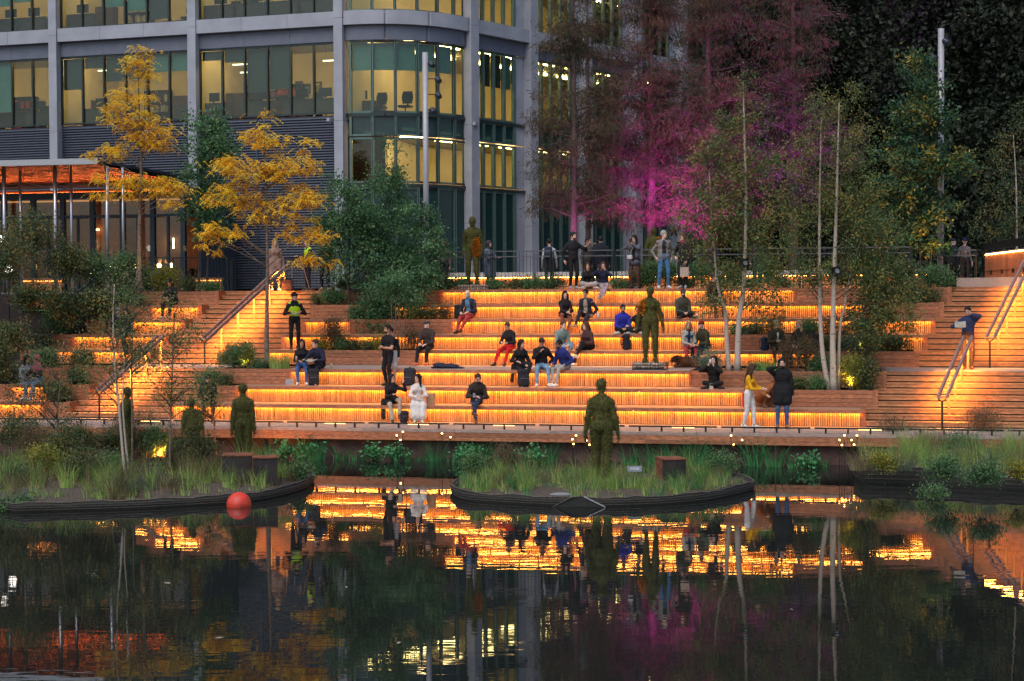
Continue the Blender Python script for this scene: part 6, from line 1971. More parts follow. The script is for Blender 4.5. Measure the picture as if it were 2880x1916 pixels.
for k, (px, w_) in enumerate(((800, 90), (870, 70), (1110, 60), (1060, 40), (1320, 80), (1500, 90), (2270, 60))):
    p = A(U(px, VF - .4, -.7), VF - .55, WATER - .02)
    shrub('leafy water plant at the pond wall ' + ['behind the left island tip', 'just right of the left island tip', 'below the first torch lights', 'between reeds left of the torch lights', 'left of the middle island', 'behind the middle island', 'at the far right of the wall'][k], p, w_, 46, L_REE, .1, nc=16, per=16, seed=760 + k, name='water_plant', group='leafy water plants', W=.07)
# lily pads and floating leaves
rg = np.random.default_rng(77)
for k in range(7):
    px, py = rg.uniform(120, 2800), rg.uniform(1500, 1890)
    p = atZ(px, py, WATER + .006)
    b = MB()
    a0 = rg.uniform(0, 6.28)
    L_ = rg.uniform(.05, .1)
    b.poly([(L_ * math.cos(a0), L_ * math.sin(a0), .004), (.4 * L_ * math.cos(a0 + 1.5), .4 * L_ * math.sin(a0 + 1.5), .012), (-L_ * math.cos(a0), -L_ * math.sin(a0), .004), (.4 * L_ * math.cos(a0 - 1.5), .4 * L_ * math.sin(a0 - 1.5), 0)])
    o = b.build('floating_leaf', mat('pale_floating_leaf', (.22, .19, .13), .7))
    o.location = p
    tag(o, 'small pale leaf floating on the dark water', 'leaf', 'pale leaves floating on the water')
# ------------------------------------------------------------------ moss statues
M_MOSS = mat('moss_skin', (.085, .085, .02), .95, var=.5, scale=26, bump=1.0, bscale=70)
L_MOSS = leafmat('moss_tuft', [(.05, .05, .01), (.095, .095, .02), (.16, .16, .04)], .9, .15)
L_FLOW = leafmat('orange_flower', [(.45, .10, .01), (.65, .22, .02), (.7, .35, .03)], .7, .3)
def statue(label, pos, rz, height, pose, look, seed, flowers=None, h=.02):
    t = thing('moss_statue', label, 'statue', pos, rz, 'moss covered human statues')
    sc = height / 1.75
    look = dict(look, s=sc, top=(0, 0, 0), legs=(0, 0, 0))
    V, Q, fr, hc, Rh, hands, s, frm = figure(pose, look, h * sc, True)
    N = vnormals(V, Q)
    V = V + N * (.007 * sc * wob(V, 38, seed) + .006 * wob(V, 90, seed * 2.1))[:, None]
    x = MB()
    for hn in hands:
        hand_tubes(x, hn[0], hn[1], hn[2], hn[3], hn[4], s * 1.25)
    for f_ in range(len(x.m)):
        x.m[f_] = 0
    link('body', np_mesh_mixed('body', V, Q, np.zeros(len(Q), int), x, [M_MOSS]), t)
    rg = np.random.default_rng(seed)
    n = 13000
    i = rg.integers(0, len(V), n)
    C = V[i] + rg.normal(size=(n, 3)) * .012
    o = leaf_obj('moss_coat', t, C, N[i] * .9 + rnd_unit(n, rg) * .8, rnd_unit(n, rg), rg.uniform(.010, .022, n) * sc, .010 * sc, L_MOSS, rg.random(n))
    o['kind'] = 'stuff'
    if flowers:
        c, r = np.array(flowers[0]) * sc, np.array(flowers[1]) * sc
        m = np.argwhere((((V - c) / r) ** 2).sum(1) < 1).ravel()
        if len(m):
            n = flowers[2]
            i = rg.choice(m, n)
            leaf_obj('flower_patch', t, V[i] + rg.normal(size=(n, 3)) * .015, N[i] + rnd_unit(n, rg) * .6, rnd_unit(n, rg), rg.uniform(.03, .06, n) * sc, .03 * sc, L_FLOW, rg.random(n))['kind'] = 'stuff'
    return t
def big(height, **k):
    s = height / 1.75
    p = dict(pelvis=(0, 0, .93 * s), fl=(-.11 * s, 0, 0), fr=(.11 * s, 0, 0))
    p.update(k)
    return p
def gabion(label, pos, rz, w_, d_, h_, seed):
    t = thing('gabion_base', label, 'gabion', pos, rz, 'gabion bases under the statues')
    b = MB()
    for k in range(int(w_ / .07) + 1):
        x = -w_ / 2 + w_ * k / int(w_ / .07)
        for y in (-d_ / 2, d_ / 2):
            b.bar((x, y, 0), (x, y, h_), .006, .006)
    for k in range(int(d_ / .07) + 1):
        y = -d_ / 2 + d_ * k / int(d_ / .07)
        for x in (-w_ / 2, w_ / 2):
            b.bar((x, y, 0), (x, y, h_), .006, .006)
    for z in np.linspace(.012, h_, 4):
        for y in (-d_ / 2, d_ / 2):
            b.bar((-w_ / 2, y, z), (w_ / 2, y, z), .006, .006)
        for x in (-w_ / 2, w_ / 2):
            b.bar((x, -d_ / 2, z), (x, d_ / 2, z), .006, .006)
    b.build('wire_cage', M_BLACK, t)['kind'] = 'stuff'
    MB().quadbox(-w_ / 2 - .01, w_ / 2 + .01, -d_ / 2 - .01, d_ / 2 + .01, 0, .03).build('base_frame', M_BLACK, t)
    rg = np.random.default_rng(seed)
    ms = []
    for q in range(4):
        s_ = MB().sphere((0, 0, 0), .06, 7, 5, 0, (rg.uniform(.8, 1.3), rg.uniform(.8, 1.2), rg.uniform(.6, .9)))
        s_.v = [tuple(np.array(v) * rg.uniform(.85, 1.12)) for v in s_.v]
        ms.append(s_.mesh('stone', mat('pale_gabion_stone', (.42, .33, .26), .9, var=.3, scale=12, bump=.5, rnd=.25), True))
    for z in np.arange(.075, h_ - .03, .085):
        for x in np.arange(-w_ / 2 + .06, w_ / 2 - .04, .105):
            for y in ((-d_ / 2 + .065), (d_ / 2 - .065), 0):
                o = link('stone', ms[rg.integers(4)], t, (x + rg.normal() * .01, y + rg.normal() * .006, z), rg.uniform(0, 6))
STL = dict(armr=1.15, legr=1.12, fat=1.05)
# tall man on the top bed, facing the water
v = bedv0 + .5
p = A(U(1330, v, 3.9), v, PLAZA)
gabion('gabion base of the tall moss man on the top bed', p - Vector((0, 0, .04)), -TH, .95, .55, .2, 1)
statue('tall moss man with an orange flower patch on his hip, at the plaza edge', p + Vector((0, 0, .162)), -TH, 2.28, big(2.28, dfl=(-.25, -1, 0), dfr=(.25, -1, 0), fl=(-.15, 0, 0), fr=(.15, 0, 0)), STL, 11, ((.12, -.1, .95), (.1, .2, .26), 900))
# woman on the landing, facing the water
p = A(U(1829, 2.35, 1.4), 2.35, TOP[3])
gabion('gabion base of the moss woman on the landing', p, -TH, .94, .62, .2, 2)
statue('moss woman with flowering shoulder standing on the landing gabion', p + Vector((0, 0, .202)), -TH + .05, 2.18, big(2.18, dfl=(-.25, -1, 0), dfr=(.25, -1, 0), fl=(-.13, 0, 0), fr=(.15, 0, 0), hl=(-.38, -.06, 1.0), hr=(.37, -.06, 1.0)), dict(STL, f=True, fat=1.12), 12, ((-.2, -.05, 1.3), (.12, .2, .2), 700))
# woman on the middle island, seen from behind
z = WATER + RIM
p = atZ(1692, 1352, z)
statue('moss woman statue on the middle island, seen from behind', (p.x, p.y, z - .06), R(168), 2.36, big(2.36, fl=(-.11, 0, 0), fr=(.14, -.18, 0), hl=(-.36, -.06, 1.08), hr=(.37, -.04, 1.06), phl=(-.6, .8, 0), phr=(.6, .8, 0)), dict(STL, f=True, fat=1.15), 13)
p = atZ(685, 1318, z)
statue('moss boy statue on the left island, seen from behind', (p.x, p.y, z - .05), R(186), 2.12, big(2.12, fl=(-.09, 0, 0), fr=(.09, 0, 0), hl=(-.27, .0, .92), hr=(.27, .02, .92), phl=(-.2, 1, 0), phr=(.2, 1, 0)), dict(STL, fat=1.0, broad=.86), 14)
p = gy(538, 40.4, WATER)
statue('dark shaded moss figure beside the boardwalk corner, bent forward', (p.x, p.y, WATER + .1), R(195), 1.75, big(1.75, lean=.5), dict(STL), 15)
p = gy(352, 40.6, WATER)
statue('moss figure lit orange from the side behind the young birches', (p.x, p.y, WATER + .08), R(100), 2.0, big(2.0), dict(STL, f=True), 16)
p = gy(1838, 57.5, PLAZA)
statue('moss man statue farther back behind the railing', (p.x, p.y, PLAZA + .2), R(160), 1.98, big(1.98), STL, 17, ((-.18, 0, 1.25), (.1, .2, .3), 250), .026)
# ------------------------------------------------------------------ things on the water and islands
p = atZ(672, 1423, WATER)
b = MB().sphere((0, 0, 0), .252, 32, 20)
ball = b.build('mooring_buoy', mat('red_buoy_plastic', (.66, .05, .025), .42, var=.22, scale=7, bump=.12), None, True)
ball.location = (p.x, p.y, WATER + .03)
tag(ball, 'round red buoy floating beside the left island', 'buoy')
MB().tube([(.2525 * math.cos(a), .2525 * math.sin(a), .02) for a in np.linspace(0, 6.2832, 33)], .003, 4, 0, False).build('seam', M_CORTEN, ball)
MB().tube([(0, 0, -.24), (0, 0, -.36)], .03, 8).build('mooring_eye', M_BLACK, ball)
def cbox(label, px0, px1, y_, Y, hgt, dep, open_=False, rz=0):
    p0, p1 = gy(px0, Y, 0), gy(px1, Y, 0)
    w_ = p1.x - p0.x
    zb = WATER + RIM - .03
    t = thing('rusty_steel_box', label, 'box', ((p0.x + p1.x) / 2, Y, zb), rz, 'weathering steel boxes')
    f = MB().quadbox(-w_ / 2, w_ / 2, 0, .02, 0, hgt)
    f.build('front_panel', mat('dark_steel', (.02, .015, .014), .7, var=.4), t)  # front is much darker than the rusty sides
    MB().quadbox(-w_ / 2, w_ / 2, dep - .02, dep, 0, hgt).build('back_panel', M_CORTEN, t)
    MB().quadbox(-w_ / 2, -w_ / 2 + .02, .021, dep - .021, 0, hgt).build('side_panel', M_CORTEN, t)
    MB().quadbox(w_ / 2 - .02, w_ / 2, .021, dep - .021, 0, hgt).build('side_panel', M_CORTEN, t)
    b = MB()
    b.quadbox(-w_ / 2 - .01, w_ / 2 + .01, -.02, dep + .01, hgt, hgt + .025)
    b.build('lid', M_CORTEN, t)
    return t
cbox('left of the two rusty steel boxes in front of the boy statue', 620, 703, 0, 35.9, .62, .6, rz=R(4))
cbox('right of the two rusty steel boxes in front of the boy statue', 708, 776, 0, 35.6, .6, .55, rz=R(12))
cbox('rusty steel box with sloping top on the middle island', 1862, 1930, 0, 35.6, .52, .6, rz=R(10))
p = gy(1783, 35.2, WATER + RIM - .02)
t = thing('information_sign', 'small tilted silver sign panel on the middle island', 'sign', p)
MB().obox((0, 0, .36), (.155, 0, 0), (0, .03, .06), (0, -.008, .005)).build('panel', M_SOFF, t)
MB().quadbox(-.02, .02, .0, .03, 0, .33).build('post', M_BLACK, t)
MB().obox((0, -.012, .366), (.10, 0, 0), (0, .012, .025), (0, -.001, .001)).build('print', mat('grey_sign_print', (.30, .34, .40), .5), t)
p = gy(1575, 33.35, WATER + RIM)
b = MB().sphere((0, 0, .02), .24, 14, 8, 0, (1, .45, .2))
b.v = [tuple(np.array(q) * random.uniform(.93, 1.06)) for q in b.v]
tag(b.build('flat_stone', mat('grey_flat_stone', (.2, .2, .2), .8, var=.2), None, True), 'flat grey stone on the rim of the middle island', 'stone').location = p
p = gy(724, 36.4, WATER)
# torch lights standing in the water
E_TORCH = emit('torch_flame', (1.0, .45, .10), 30.0)
TOR = [(1116, 1225), (1133, 1215), (1126, 1238), (1243, 1219), (1267, 1230), (1610, 1236), (1620, 1225), (1613, 1249), (1649, 1240), (1658, 1251), (2056, 1226), (2063, 1250), (2087, 1238), (2361, 1238), (2375, 1225), (2368, 1252), (2395, 1238), (2402, 1251), (2410, 1225)]
tl = ['left of the first trio', 'tallest of the first trio', 'lowest of the first trio', 'left of the pair below the woman in white', 'right of the pair below the woman in white', 'left of the trio beside the moss woman', 'tallest of the trio beside the moss woman', 'lowest of the trio beside the moss woman', 'left of the pair at the moss woman arm', 'right of the pair at the moss woman arm', 'tallest of the trio below the yellow jumper', 'lowest of the trio below the yellow jumper', 'right of the trio below the yellow jumper', 'left of the fourth cluster', 'tallest of the fourth cluster', 'lowest of the fourth cluster', 'left of the rightmost cluster', 'lowest of the rightmost cluster', 'tallest of the rightmost cluster']
for k, (px, py) in enumerate(TOR):
    Y = 41.2 - (px - 1440) * .0021 + .12 * (k % 3)
    p = atY(px, py, Y)
    t = thing('torch_light', f'slim glowing torch light in the pond, {tl[k]}', 'lamp', (p.x, p.y, WATER), 0, 'torch lights standing in the pond')
    hh = p.z - WATER
    MB().tube([(0, 0, -.3), (0, 0, hh - .09)], .008, 6).build('stem', M_BLACK, t)
    MB().lathe([(.008, hh - .1), (.02, hh - .06), (.04, hh - .012)], n=10).build('cup', mat('copper_cup', (.5, .22, .08), .4, metal=.7), t, True)
    MB().sphere((0, 0, hh), .019, 10, 7).build('bulb', E_TORCH, t, True)
# ------------------------------------------------------------------ lamp poles
def pole(label, px, Y, ytop, heads, wpx=16):
    base = gy(px, Y, PLAZA)
    t = thing('lamp_pole', label, 'lamp post', base, 0, 'tall lamp poles')
    top = atY(px, ytop, Y).z - PLAZA
    r = wpx * Y / F_PX / 2
    MB().tube([(0, 0, 0), (0, 0, top)], r, 20).build('pole', M_GALV, t, True)
    MB().tube([(0, 0, top), (0, 0, top + .14)], .012, 6).build('finial', M_BLACK, t)
    MB().tube([(0, 0, 0), (0, 0, .12)], r * 1.5, 16).build('base_collar', M_GALV, t)
    for (hx, hy, sx) in heads:
        c = atY(hx, hy, Y) - base
        h_ = MB().sphere((c.x, c.y - .1, c.z), .115, 14, 10, 0, (1.0, 1.05, .92))
        d = Vector((sx * .5, -.6, -.55)).normalized()
        h_.tube([Vector((c.x, c.y - .1, c.z)) + d * .02, Vector((c.x, c.y - .1, c.z)) + d * .15], [.1, .085], 14)
        ho = h_.build('spotlight_head', mat('dark_blue_lamp_shell', (.035, .045, .06), .35, metal=.4), t, True)
        MB().bar((0, -.02, c.z + .02), (c.x, c.y - .05, c.z + .02), .03, .03).build('bracket', M_BLACK, ho)
pole('left lamp pole with four round spotlights, in front of the rounded corner', 1200, 57, 148, [(1213, 181, 1), (1231, 224, 1), (1232, 268, 1), (1216, 311, 1)])
pole('right lamp pole rising out of the golden leaved tree', 2645, 56, 81, [(2656, 117, 1), (2622, 163, -1), (2617, 209, -1), (2617, 255, -1)], 17)
def globe(label, px, py, Y, gz):
    p = atY(px, py, Y)
    t = thing('globe_lamp', label, 'lamp', (p.x, p.y, gz), 0, 'white globe lamps')
    MB().tube([(0, 0, 0), (0, 0, p.z - gz - .1)], .03, 8).build('post', M_BLACK, t)
    MB().sphere((0, 0, p.z - gz), .13, 18, 12).build('globe', emit('globe_white', (1, .92, .82), 5.0), t, True)
globe('white globe lamp by the sloping handrail', 254, 760, 55.2, 2.9)
globe('white globe lamp near the left picture edge', 24, 757, 54.5, 2.7)
globe('white globe lamp cut by the left picture edge', 0, 672, 57.0, 3.3)
# planter uplights
def uplight(label, p, col, power, spot=None, aim=(0, 0, 1)):
    t = thing('ground_uplight', label, 'lamp', p, 0, 'ground uplights')
    MB().lathe([(.055, 0), (.06, .1), (.05, .12)], n=12).build('housing', M_BLACK, t, True)
    MB().lathe([(0.0, .112), (.048, .112)], n=12).build('lens', emit('lens_%s' % (col,), col, 30.0), t)
    l = bpy.data.lights.new('uplight_lamp', 'SPOT')
    l.energy = power
    l.color = col
    l.spot_size = R(spot or 70)
    l.spot_blend = .7
    l.shadow_soft_size = .05
    o = bpy.data.objects.new('uplight_lamp', l)
    COL.objects.link(o)
    o.parent = t
    o.location = (0, 0, .16)
    o.rotation_euler = Vector(aim).to_track_quat('-Z', 'Y').to_euler()
WARM = (1.0, .62, .12)
uplight('small uplight under the yellow lit shrub by the left stairs', onp_(3, 686, .3), WARM, 45, 90, (.1, .5, 1))
uplight('small uplight under the glowing yellow shrub by the right birches', onp_(2, 2392, .25), WARM, 90, 90, (0, .5, 1))
uplight('small uplight at the left edge behind the pink headscarf', onp_(3, 40, .25), WARM, 60, 90, (0, .5, 1))
uplight('small uplight under the golden leaved tree', gy(2640, 53.8, PLAZA), (1.0, .55, .1), 260, 70, (-.1, .15, 1))
uplight('small uplight under the dry shrubs of the right birches', onp_(4, 2420, .3), WARM, 120, 90, (.1, .1, 1))
uplight('small uplight at the foot of the rear yellow tree', gy(398, 53.5, PLAZA), WARM, 60, 60, (-.02, .12, 1))
MAG = (.95, .05, .85)
for lb, px, Y, pw, aim, sp in (('magenta uplight at the first cypress trunk', 1590, 58.6, 350, (.12, .35, 1), 45), ('magenta uplight left of the broad cypress', 1740, 59.0, 1500, (.3, .5, 1), 60), ('magenta uplight right of the broad cypress', 1900, 58.6, 2000, (.12, .55, 1), 62), ('second magenta uplight right of the broad cypress', 1985, 60.0, 2000, (.1, .5, 1), 60),
                          ('magenta uplight behind the railing by the birches', 2150, 64, 2400, (.12, .5, 1), 60), ('violet uplight behind the right birch clump', 2270, 65, 2600, (.1, .45, 1), 60), ('magenta uplight behind the right lamp pole', 2700, 62, 500, (.1, .4, 1), 50)):
    uplight(lb, gy(px, Y, PLAZA), MAG if 'violet' not in lb else (.45, .05, 1.0), pw * 1.9, sp, aim)
uplight('orange light on the left island behind the young birches', atZ(450, 1296, WATER + RIM + .03), (1, .27, .03), 800, 150, (.1, .9, .45))
# black boxes on the birch trunks
for lb, px, py, Y in (('black speaker box fixed to the right birch stem', 2350, 762, b4.y - .12), ('small black speaker box on the straight birch', 2092, 740, b2.y - .12)):
    p = atY(px, py, Y)
    t = thing('speaker_box', lb, 'speaker', p, R(15), 'speakers on birch trunks')
    MB().obox((0, 0, 0), (.1, 0, .02), (0, .09, 0), (-.02, 0, .11)).build('cabinet', M_BLACK, t)
    MB().lathe([(0, 0), (.06, 0), (.065, .008)], n=14).build('cone', M_STEEL, t).rotation_euler = (R(90), 0, 0)
    t.children[-1].location = (0, -.095, 0)
    MB().bar((0, .05, -.02), (0, .14, -.02), .04, .03).build('strap', M_BLACK, t)
# ------------------------------------------------------------------ ramp fence at the right
rf = thing('ramp_fence', 'timber slatted ramp wall with a lit handrail at the right edge', 'fence', gy(2690, 56, PLAZA))
q0, q1 = gy(2770, 55.5, PLAZA + .45), gy(2960, 51.5, PLAZA + .55)
r0 = rf.location
for s0, s1 in spans(0, 1, .045):
    a, c = q0.lerp(q1, s0), q0.lerp(q1, s1 - .004)
    m_ = (a + c) / 2
    MB().obox(m_ + Vector((0, 0, .25)) - r0, (c - a) / 2, (0, .02, 0), (0, 0, .42)).build('slat', M_WOOD, rf)
MB().bar(q0 + Vector((0, -.12, .70)) - r0, q1 + Vector((0, -.12, .75)) - r0, .07, .05).build('handrail', M_RAIL, rf)
MB().bar(q0 + Vector((0, -.06, .655)) - r0, q1 + Vector((0, -.06, .705)) - r0, .02, .015).build('led_strip', emit('led_ramp', (1, .42, .08), 130.0), rf)
MB().bar(q0 + Vector((0, .05, .92)) - r0, q1 + Vector((0, .05, 1.0)) - r0, .06, .26).build('upper_beam', M_BLACK, rf)
MB().bar(q0 + Vector((0, -.1, .12)) - r0, q1 + Vector((0, -.1, .14)) - r0, .05, .03).build('kerb_bar', M_RAILP, rf)
for k in range(6):
    a = q0.lerp(q1, (k + .5) / 6)
    MB().bar(a + Vector((0, -.1, -.02)) - r0, a + Vector((0, -.1, .11)) - r0, .05, .05).build('kerb_post', M_BLACK, rf)
MB().prism([tuple((gy(2690, 52.9, 0) - r0).xy), tuple((gy(2960, 50.0, 0) - r0).xy), tuple((q1 - r0).xy), tuple((q0 - r0).xy)], -.02, .30).build('ramp_deck', M_GREYW, rf)
railing('dark blue railing at the top of the right stairs', gy(2590, 55.2, PLAZA), gy(2745, 54.8, PLAZA), 1.25, pitch=.11)
# ------------------------------------------------------------------ restaurant pavilion at the left
M_COP = None
def copper():
    m, nt, N, L, P = _new('rippled_copper_soffit')
    P.inputs['Base Color'].default_value = (.62, .22, .09, 1)
    P.inputs['Metallic'].default_value = 1.0
    P.inputs['Roughness'].default_value = .2
    g = N.new('ShaderNodeNewGeometry')
    mp = N.new('ShaderNodeMapping')
    mp.inputs['Scale'].default_value = (.9, .35, 1)
    mp.inputs['Rotation'].default_value = (0, 0, .5)
    L.new(g.outputs['Position'], mp.inputs[0])
    n = N.new('ShaderNodeTexNoise')
    n.inputs['Scale'].default_value = 1.6
    n.inputs['Detail'].default_value = 2
    n.inputs['Distortion'].default_value = 1.2
    L.new(mp.outputs[0], n.inputs['Vector'])
    b = N.new('ShaderNodeBump')
    b.inputs['Strength'].default_value = .9
    b.inputs['Distance'].default_value = .25
    L.new(n.outputs['Fac'], b.inputs['Height'])
    L.new(b.outputs[0], P.inputs['Normal'])
    return m
M_COP = copper()
M_NAVY = mat('dark_blue_frame', (.025, .04, .06), .4, metal=.3, var=.1)
M_AMB = mat('amber_timber_panel', (.32, .13, .05), .6, var=.25, scale=4, aniso=(8, 8, 1))
M_DIN = mat('dark_dining_wall', (.14, .06, .035), .8, var=.3, scale=2)
G_RES = glass('restaurant_glass', (.85, .88, .9), 1.3)
E_RES = emit('restaurant_lamp', (1.0, .55, .18), 24.0)
RP0 = gy(-240, 64.5, PLAZA)
RA = (gy(560, 62.0, PLAZA) - RP0)
RL = RA.length
pav = thing('restaurant_pavilion', 'glass fronted restaurant under a copper canopy at the left', 'restaurant', RP0, math.atan2(RA.y, RA.x))
cz0, cz1 = 4.22, 4.42
can = MB()
can.v += [(-1, -6.2, cz0 + .15), (RL - 1.0, -6.2, cz0 + .15), (RL - 1.0, 2.0, cz0 - .05), (-1, 2.0, cz0 - .05)]
can.f.append((0, 3, 2, 1))
can.m.append(0)
can.build('copper_soffit', M_COP, pav)
MB().quadbox(-1, RL - 1.0, -6.3, -6.18, cz0 + .155, cz0 + .36).build('canopy_edge', M_STEEL, pav)
MB().quadbox(-1, RL - 1.0, -6.17, 2.2, cz0 + .2, cz0 + .3).build('canopy_roof', M_NAVY, pav)
n = 9
for k in range(n + 1):
    x = .2 + (RL - .8) * k / n
    MB().quadbox(x - .09, x + .09, -.1, .1, 0, 3.75).build('frame_post', M_NAVY, pav)
    if k < n:
        x2 = .2 + (RL - .8) * (k + 1) / n
        xm = (x + x2) / 2
        MB().quadbox(xm - .04, xm + .04, -.06, .06, 0, 2.86).build('mullion', M_NAVY, pav)
        for a, c in ((x + .095, xm - .045), (xm + .045, x2 - .095)):
            MB().quadbox(a, c, -.01, .005, .05, 2.84).build('pane', G_RES, pav)
        MB().quadbox(x + .095, x2 - .095, -.01, .005, 2.97, 3.6).build('pane', G_RES, pav)
MB().quadbox(0, RL, -.08, .08, 2.861, 2.965).build('transom', M_NAVY, pav)
MB().quadbox(0, RL, -.12, .12, 3.6, 3.85).build('head_beam', M_NAVY, pav)
MB().quadbox(0, RL, 3.4, 3.55, 0, 4.1).build('back_wall', M_DIN, pav)
MB().quadbox(0, RL, .15, 3.4, 3.86, 3.95).build('ceiling', M_DIN, pav)
MB().quadbox(-.1, 0, 0, 3.5, 0, 4.1).build('side_wall', M_DIN, pav)
MB().quadbox(RL, RL + .1, 0, 3.5, 0, 4.1).build('side_wall', M_NAVY, pav)
MB().quadbox(0, RL, .1, 3.4, 0, .03).build('floor', M_DIN, pav)
for k, x in enumerate(np.arange(1.0, RL - .5, 1.9)):
    MB().quadbox(x - .55, x + .55, 3.33, 3.39, .9, 3.5).build('wall_panel', M_AMB, pav)
for k in range(6):
    x = 1.2 + (RL - 2.2) * k / 5
    for y in (-5.6,):
        MB().tube([(x, y, 0), (x, y, cz0 + .13)], .07, 12).build('canopy_post', M_STEEL, pav, True)
        MB().tube([(x + .35, y + .5, 0), (x + .35, y + .5, cz0 + .11)], .05, 12).build('canopy_post', M_STEEL, pav, True)
# lamps inside, on tables and walls
def rl(x, y, z):
    a = pav.rotation_euler.z
    return Vector((RP0.x + x * math.cos(a) - y * math.sin(a), RP0.y + x * math.sin(a) + y * math.cos(a), PLAZA + z))
def rx(px):                                          # x along the front for a photo column
    best = min(range(400), key=lambda k: abs(((rl(RL * k / 399, 1.2, 1)).x / (rl(RL * k / 399, 1.2, 1)).y) - (px - 1440) / F_PX))
    return RL * best / 399
TBL = [(200, 'far left'), (300, 'left'), (352, 'second'), (372, 'third'), (440, 'fourth'), (475, 'right')]
for k, (px, w_) in enumerate(TBL):
    x = rx(px)
    t = thing('dining_table', f'restaurant table seen through the glass, {w_} one', 'table', rl(x, 1.5, .03), pav.rotation_euler.z, 'restaurant tables')
    MB().lathe([(0, .72), (.4, .72), (.4, .75), (0, .75)], n=16).build('tabletop', M_DESK, t)
    MB().tube([(0, 0, 0), (0, 0, .72)], .03, 8).build('leg', M_BLACK, t)
    MB().lathe([(.0, .0), (.22, .0), (.2, .03)], n=14).build('base', M_BLACK, t)
    l = thing('table_lamp', f'glowing round table lamp on the {w_} restaurant table', 'lamp', rl(x, 1.5, .782), 0, 'restaurant table lamps')
    MB().tube([(0, 0, 0), (0, 0, .18)], .012, 6).build('stem', M_BLACK, l)
    MB().sphere((0, 0, .26), .09, 12, 8).build('shade', E_RES, l, True)
    for sx in (-1, 1):
        c = thing('dining_chair', f'dark restaurant chair {"left" if sx < 0 else "right"} of the {w_} table', 'chair', rl(x + .62 * sx, 1.5, .03), pav.rotation_euler.z + (R(90) if sx > 0 else R(-90)), 'restaurant chairs')
        MB().quadbox(-.21, .21, -.21, .21, .42, .47).build('seat', M_DESK, c)
        MB().quadbox(-.21, .21, -.23, -.19, .48, .88).build('backrest', M_DESK, c)
        for ax in (-.18, .18):
            for ay in (-.18, .18):
                MB().quadbox(ax - .02, ax + .02, ay - .02, ay + .02, 0, .419).build('leg', M_DESK, c)
for px, py, lb in ((200, 650, 'vertical glowing tube light on the left restaurant wall'), (418, 640, 'left of two vertical tube lights inside the restaurant'), (430, 636, 'right of two vertical tube lights inside the restaurant')):
    x = rx(px)
    t = thing('tube_light', lb, 'lamp', rl(x, 3.2, 1.75), pav.rotation_euler.z, 'restaurant tube lights')
    MB().tube([(0, 0, 0), (0, 0, .42)], .03, 8).build('tube', emit('tube_warm', (1, .75, .42), 14), t)
    MB().quadbox(-.02, .02, .03, .12, .1, .3).build('mount', M_BLACK, t)
t = thing('tube_light', 'horizontal glowing light above the left restaurant wall panel', 'lamp', rl(rx(208), 3.2, 2.55), pav.rotation_euler.z)
MB().tube([(-.14, 0, 0), (.14, 0, 0)], .035, 8).build('tube', emit('tube_amber', (1, .5, .15), 16), t)
MB().quadbox(-.03, .03, .02, .12, -.02, .02).build('mount', M_BLACK, t)
MB().quadbox(.5, RL - .5, 3.2, 3.3, 3.7, 3.76).build('cove_light', emit('cove_amber', (1, .4, .1), .7), pav)
E_LEDB = emit('led_bench', (1.0, .34, .06), 6.0)
MB().quadbox(.3, RL - 1.2, .124, .146, 3.854, 3.868).build('added_soffit_glow', emit('added_soffit_amber', (1, .22, .05), 30.0), pav)  # unseen strip added behind the head beam to redden the copper soffit
# orange lit benches on the terrace in front
for lb, a, c, Y, z in (('glowing orange bench in front of the restaurant at the left', 60, 175, 58.5, PLAZA), ('glowing orange bench behind the level railing', 545, 625, 59.0, PLAZA), ('low red glowing bench at the left edge', 60, 190, 55.6, 3.0)):
    p0, p1 = gy(a, Y, z), gy(c, Y, z)
    t = thing('lit_bench', lb, 'bench', p0)
    w_ = (p1 - p0).length
    MB().quadbox(0, w_, 0, .45, .42, .5).build('seat', M_WOOD, t)
    MB().quadbox(.05, w_ - .05, .1, .4, 0, .419).build('base', M_STEP, t)
    MB().quadbox(.05, w_ - .05, .03, .06, .385, .415).build('led_strip', E_LEDB, t)
# ------------------------------------------------------------------ people
def seatpos(i, px, back=.30):                       # sitting on tier i's edge, hips back from the nosing
    v = FACE[i] - .155 + back
    return A(U(px, v, TOP[i] + .3), v, TOP[i])
def standpos(i, px, v):
    return A(U(px, v, TOP[i] + .5), v, TOP[i])
BLK, NAVY, JEAN, JEANL, WHT, CREAM = (.014, .014, .016), (.02, .03, .07), (.05, .09, .20), (.17, .26, .38), (.62, .62, .64), (.52, .47, .40)
W_SH = (.66, .64, .60)
FY = -.56
# -- boardwalk and lowest tiers
person('woman in a mustard yellow jumper and white jeans standing on the boardwalk', standpos(0, 2106, -.75), R(62), stand(.97, w=.08, fl=(-.07, .12, 0), fr=(.08, -.12, 0), hl=(-.06, -.34, 1.03), hr=(.10, -.36, 1.05), hyaw=.5, hpitch=.25, lean=.08),
       dict(top=(.72, .36, .01), legs=(.66, .64, .62), shoes=W_SH, hair='long', hairc='b', f=True, s=.97, legr=1.12, cuff=(.03, .03, .03)))
person('man in a long black coat and jeans holding a phone to his ear', standpos(0, 2200, -.75), R(-8), stand(1.06, w=.12, hl=(-.145, -.06, 1.60), phl=(-.8, -.4, -.6), dhl=(.12, .02, 1), hr=(.26, .02, .86), hyaw=-.1, lean=.02),
       dict(top=BLK, legs=(.06, .10, .20), shoes=(.22, .14, .09), hair='short', hairc='k', beard=1, s=1.06, coat=.55, puff=.2, skin='l', sole=(.6, .55, .5)))
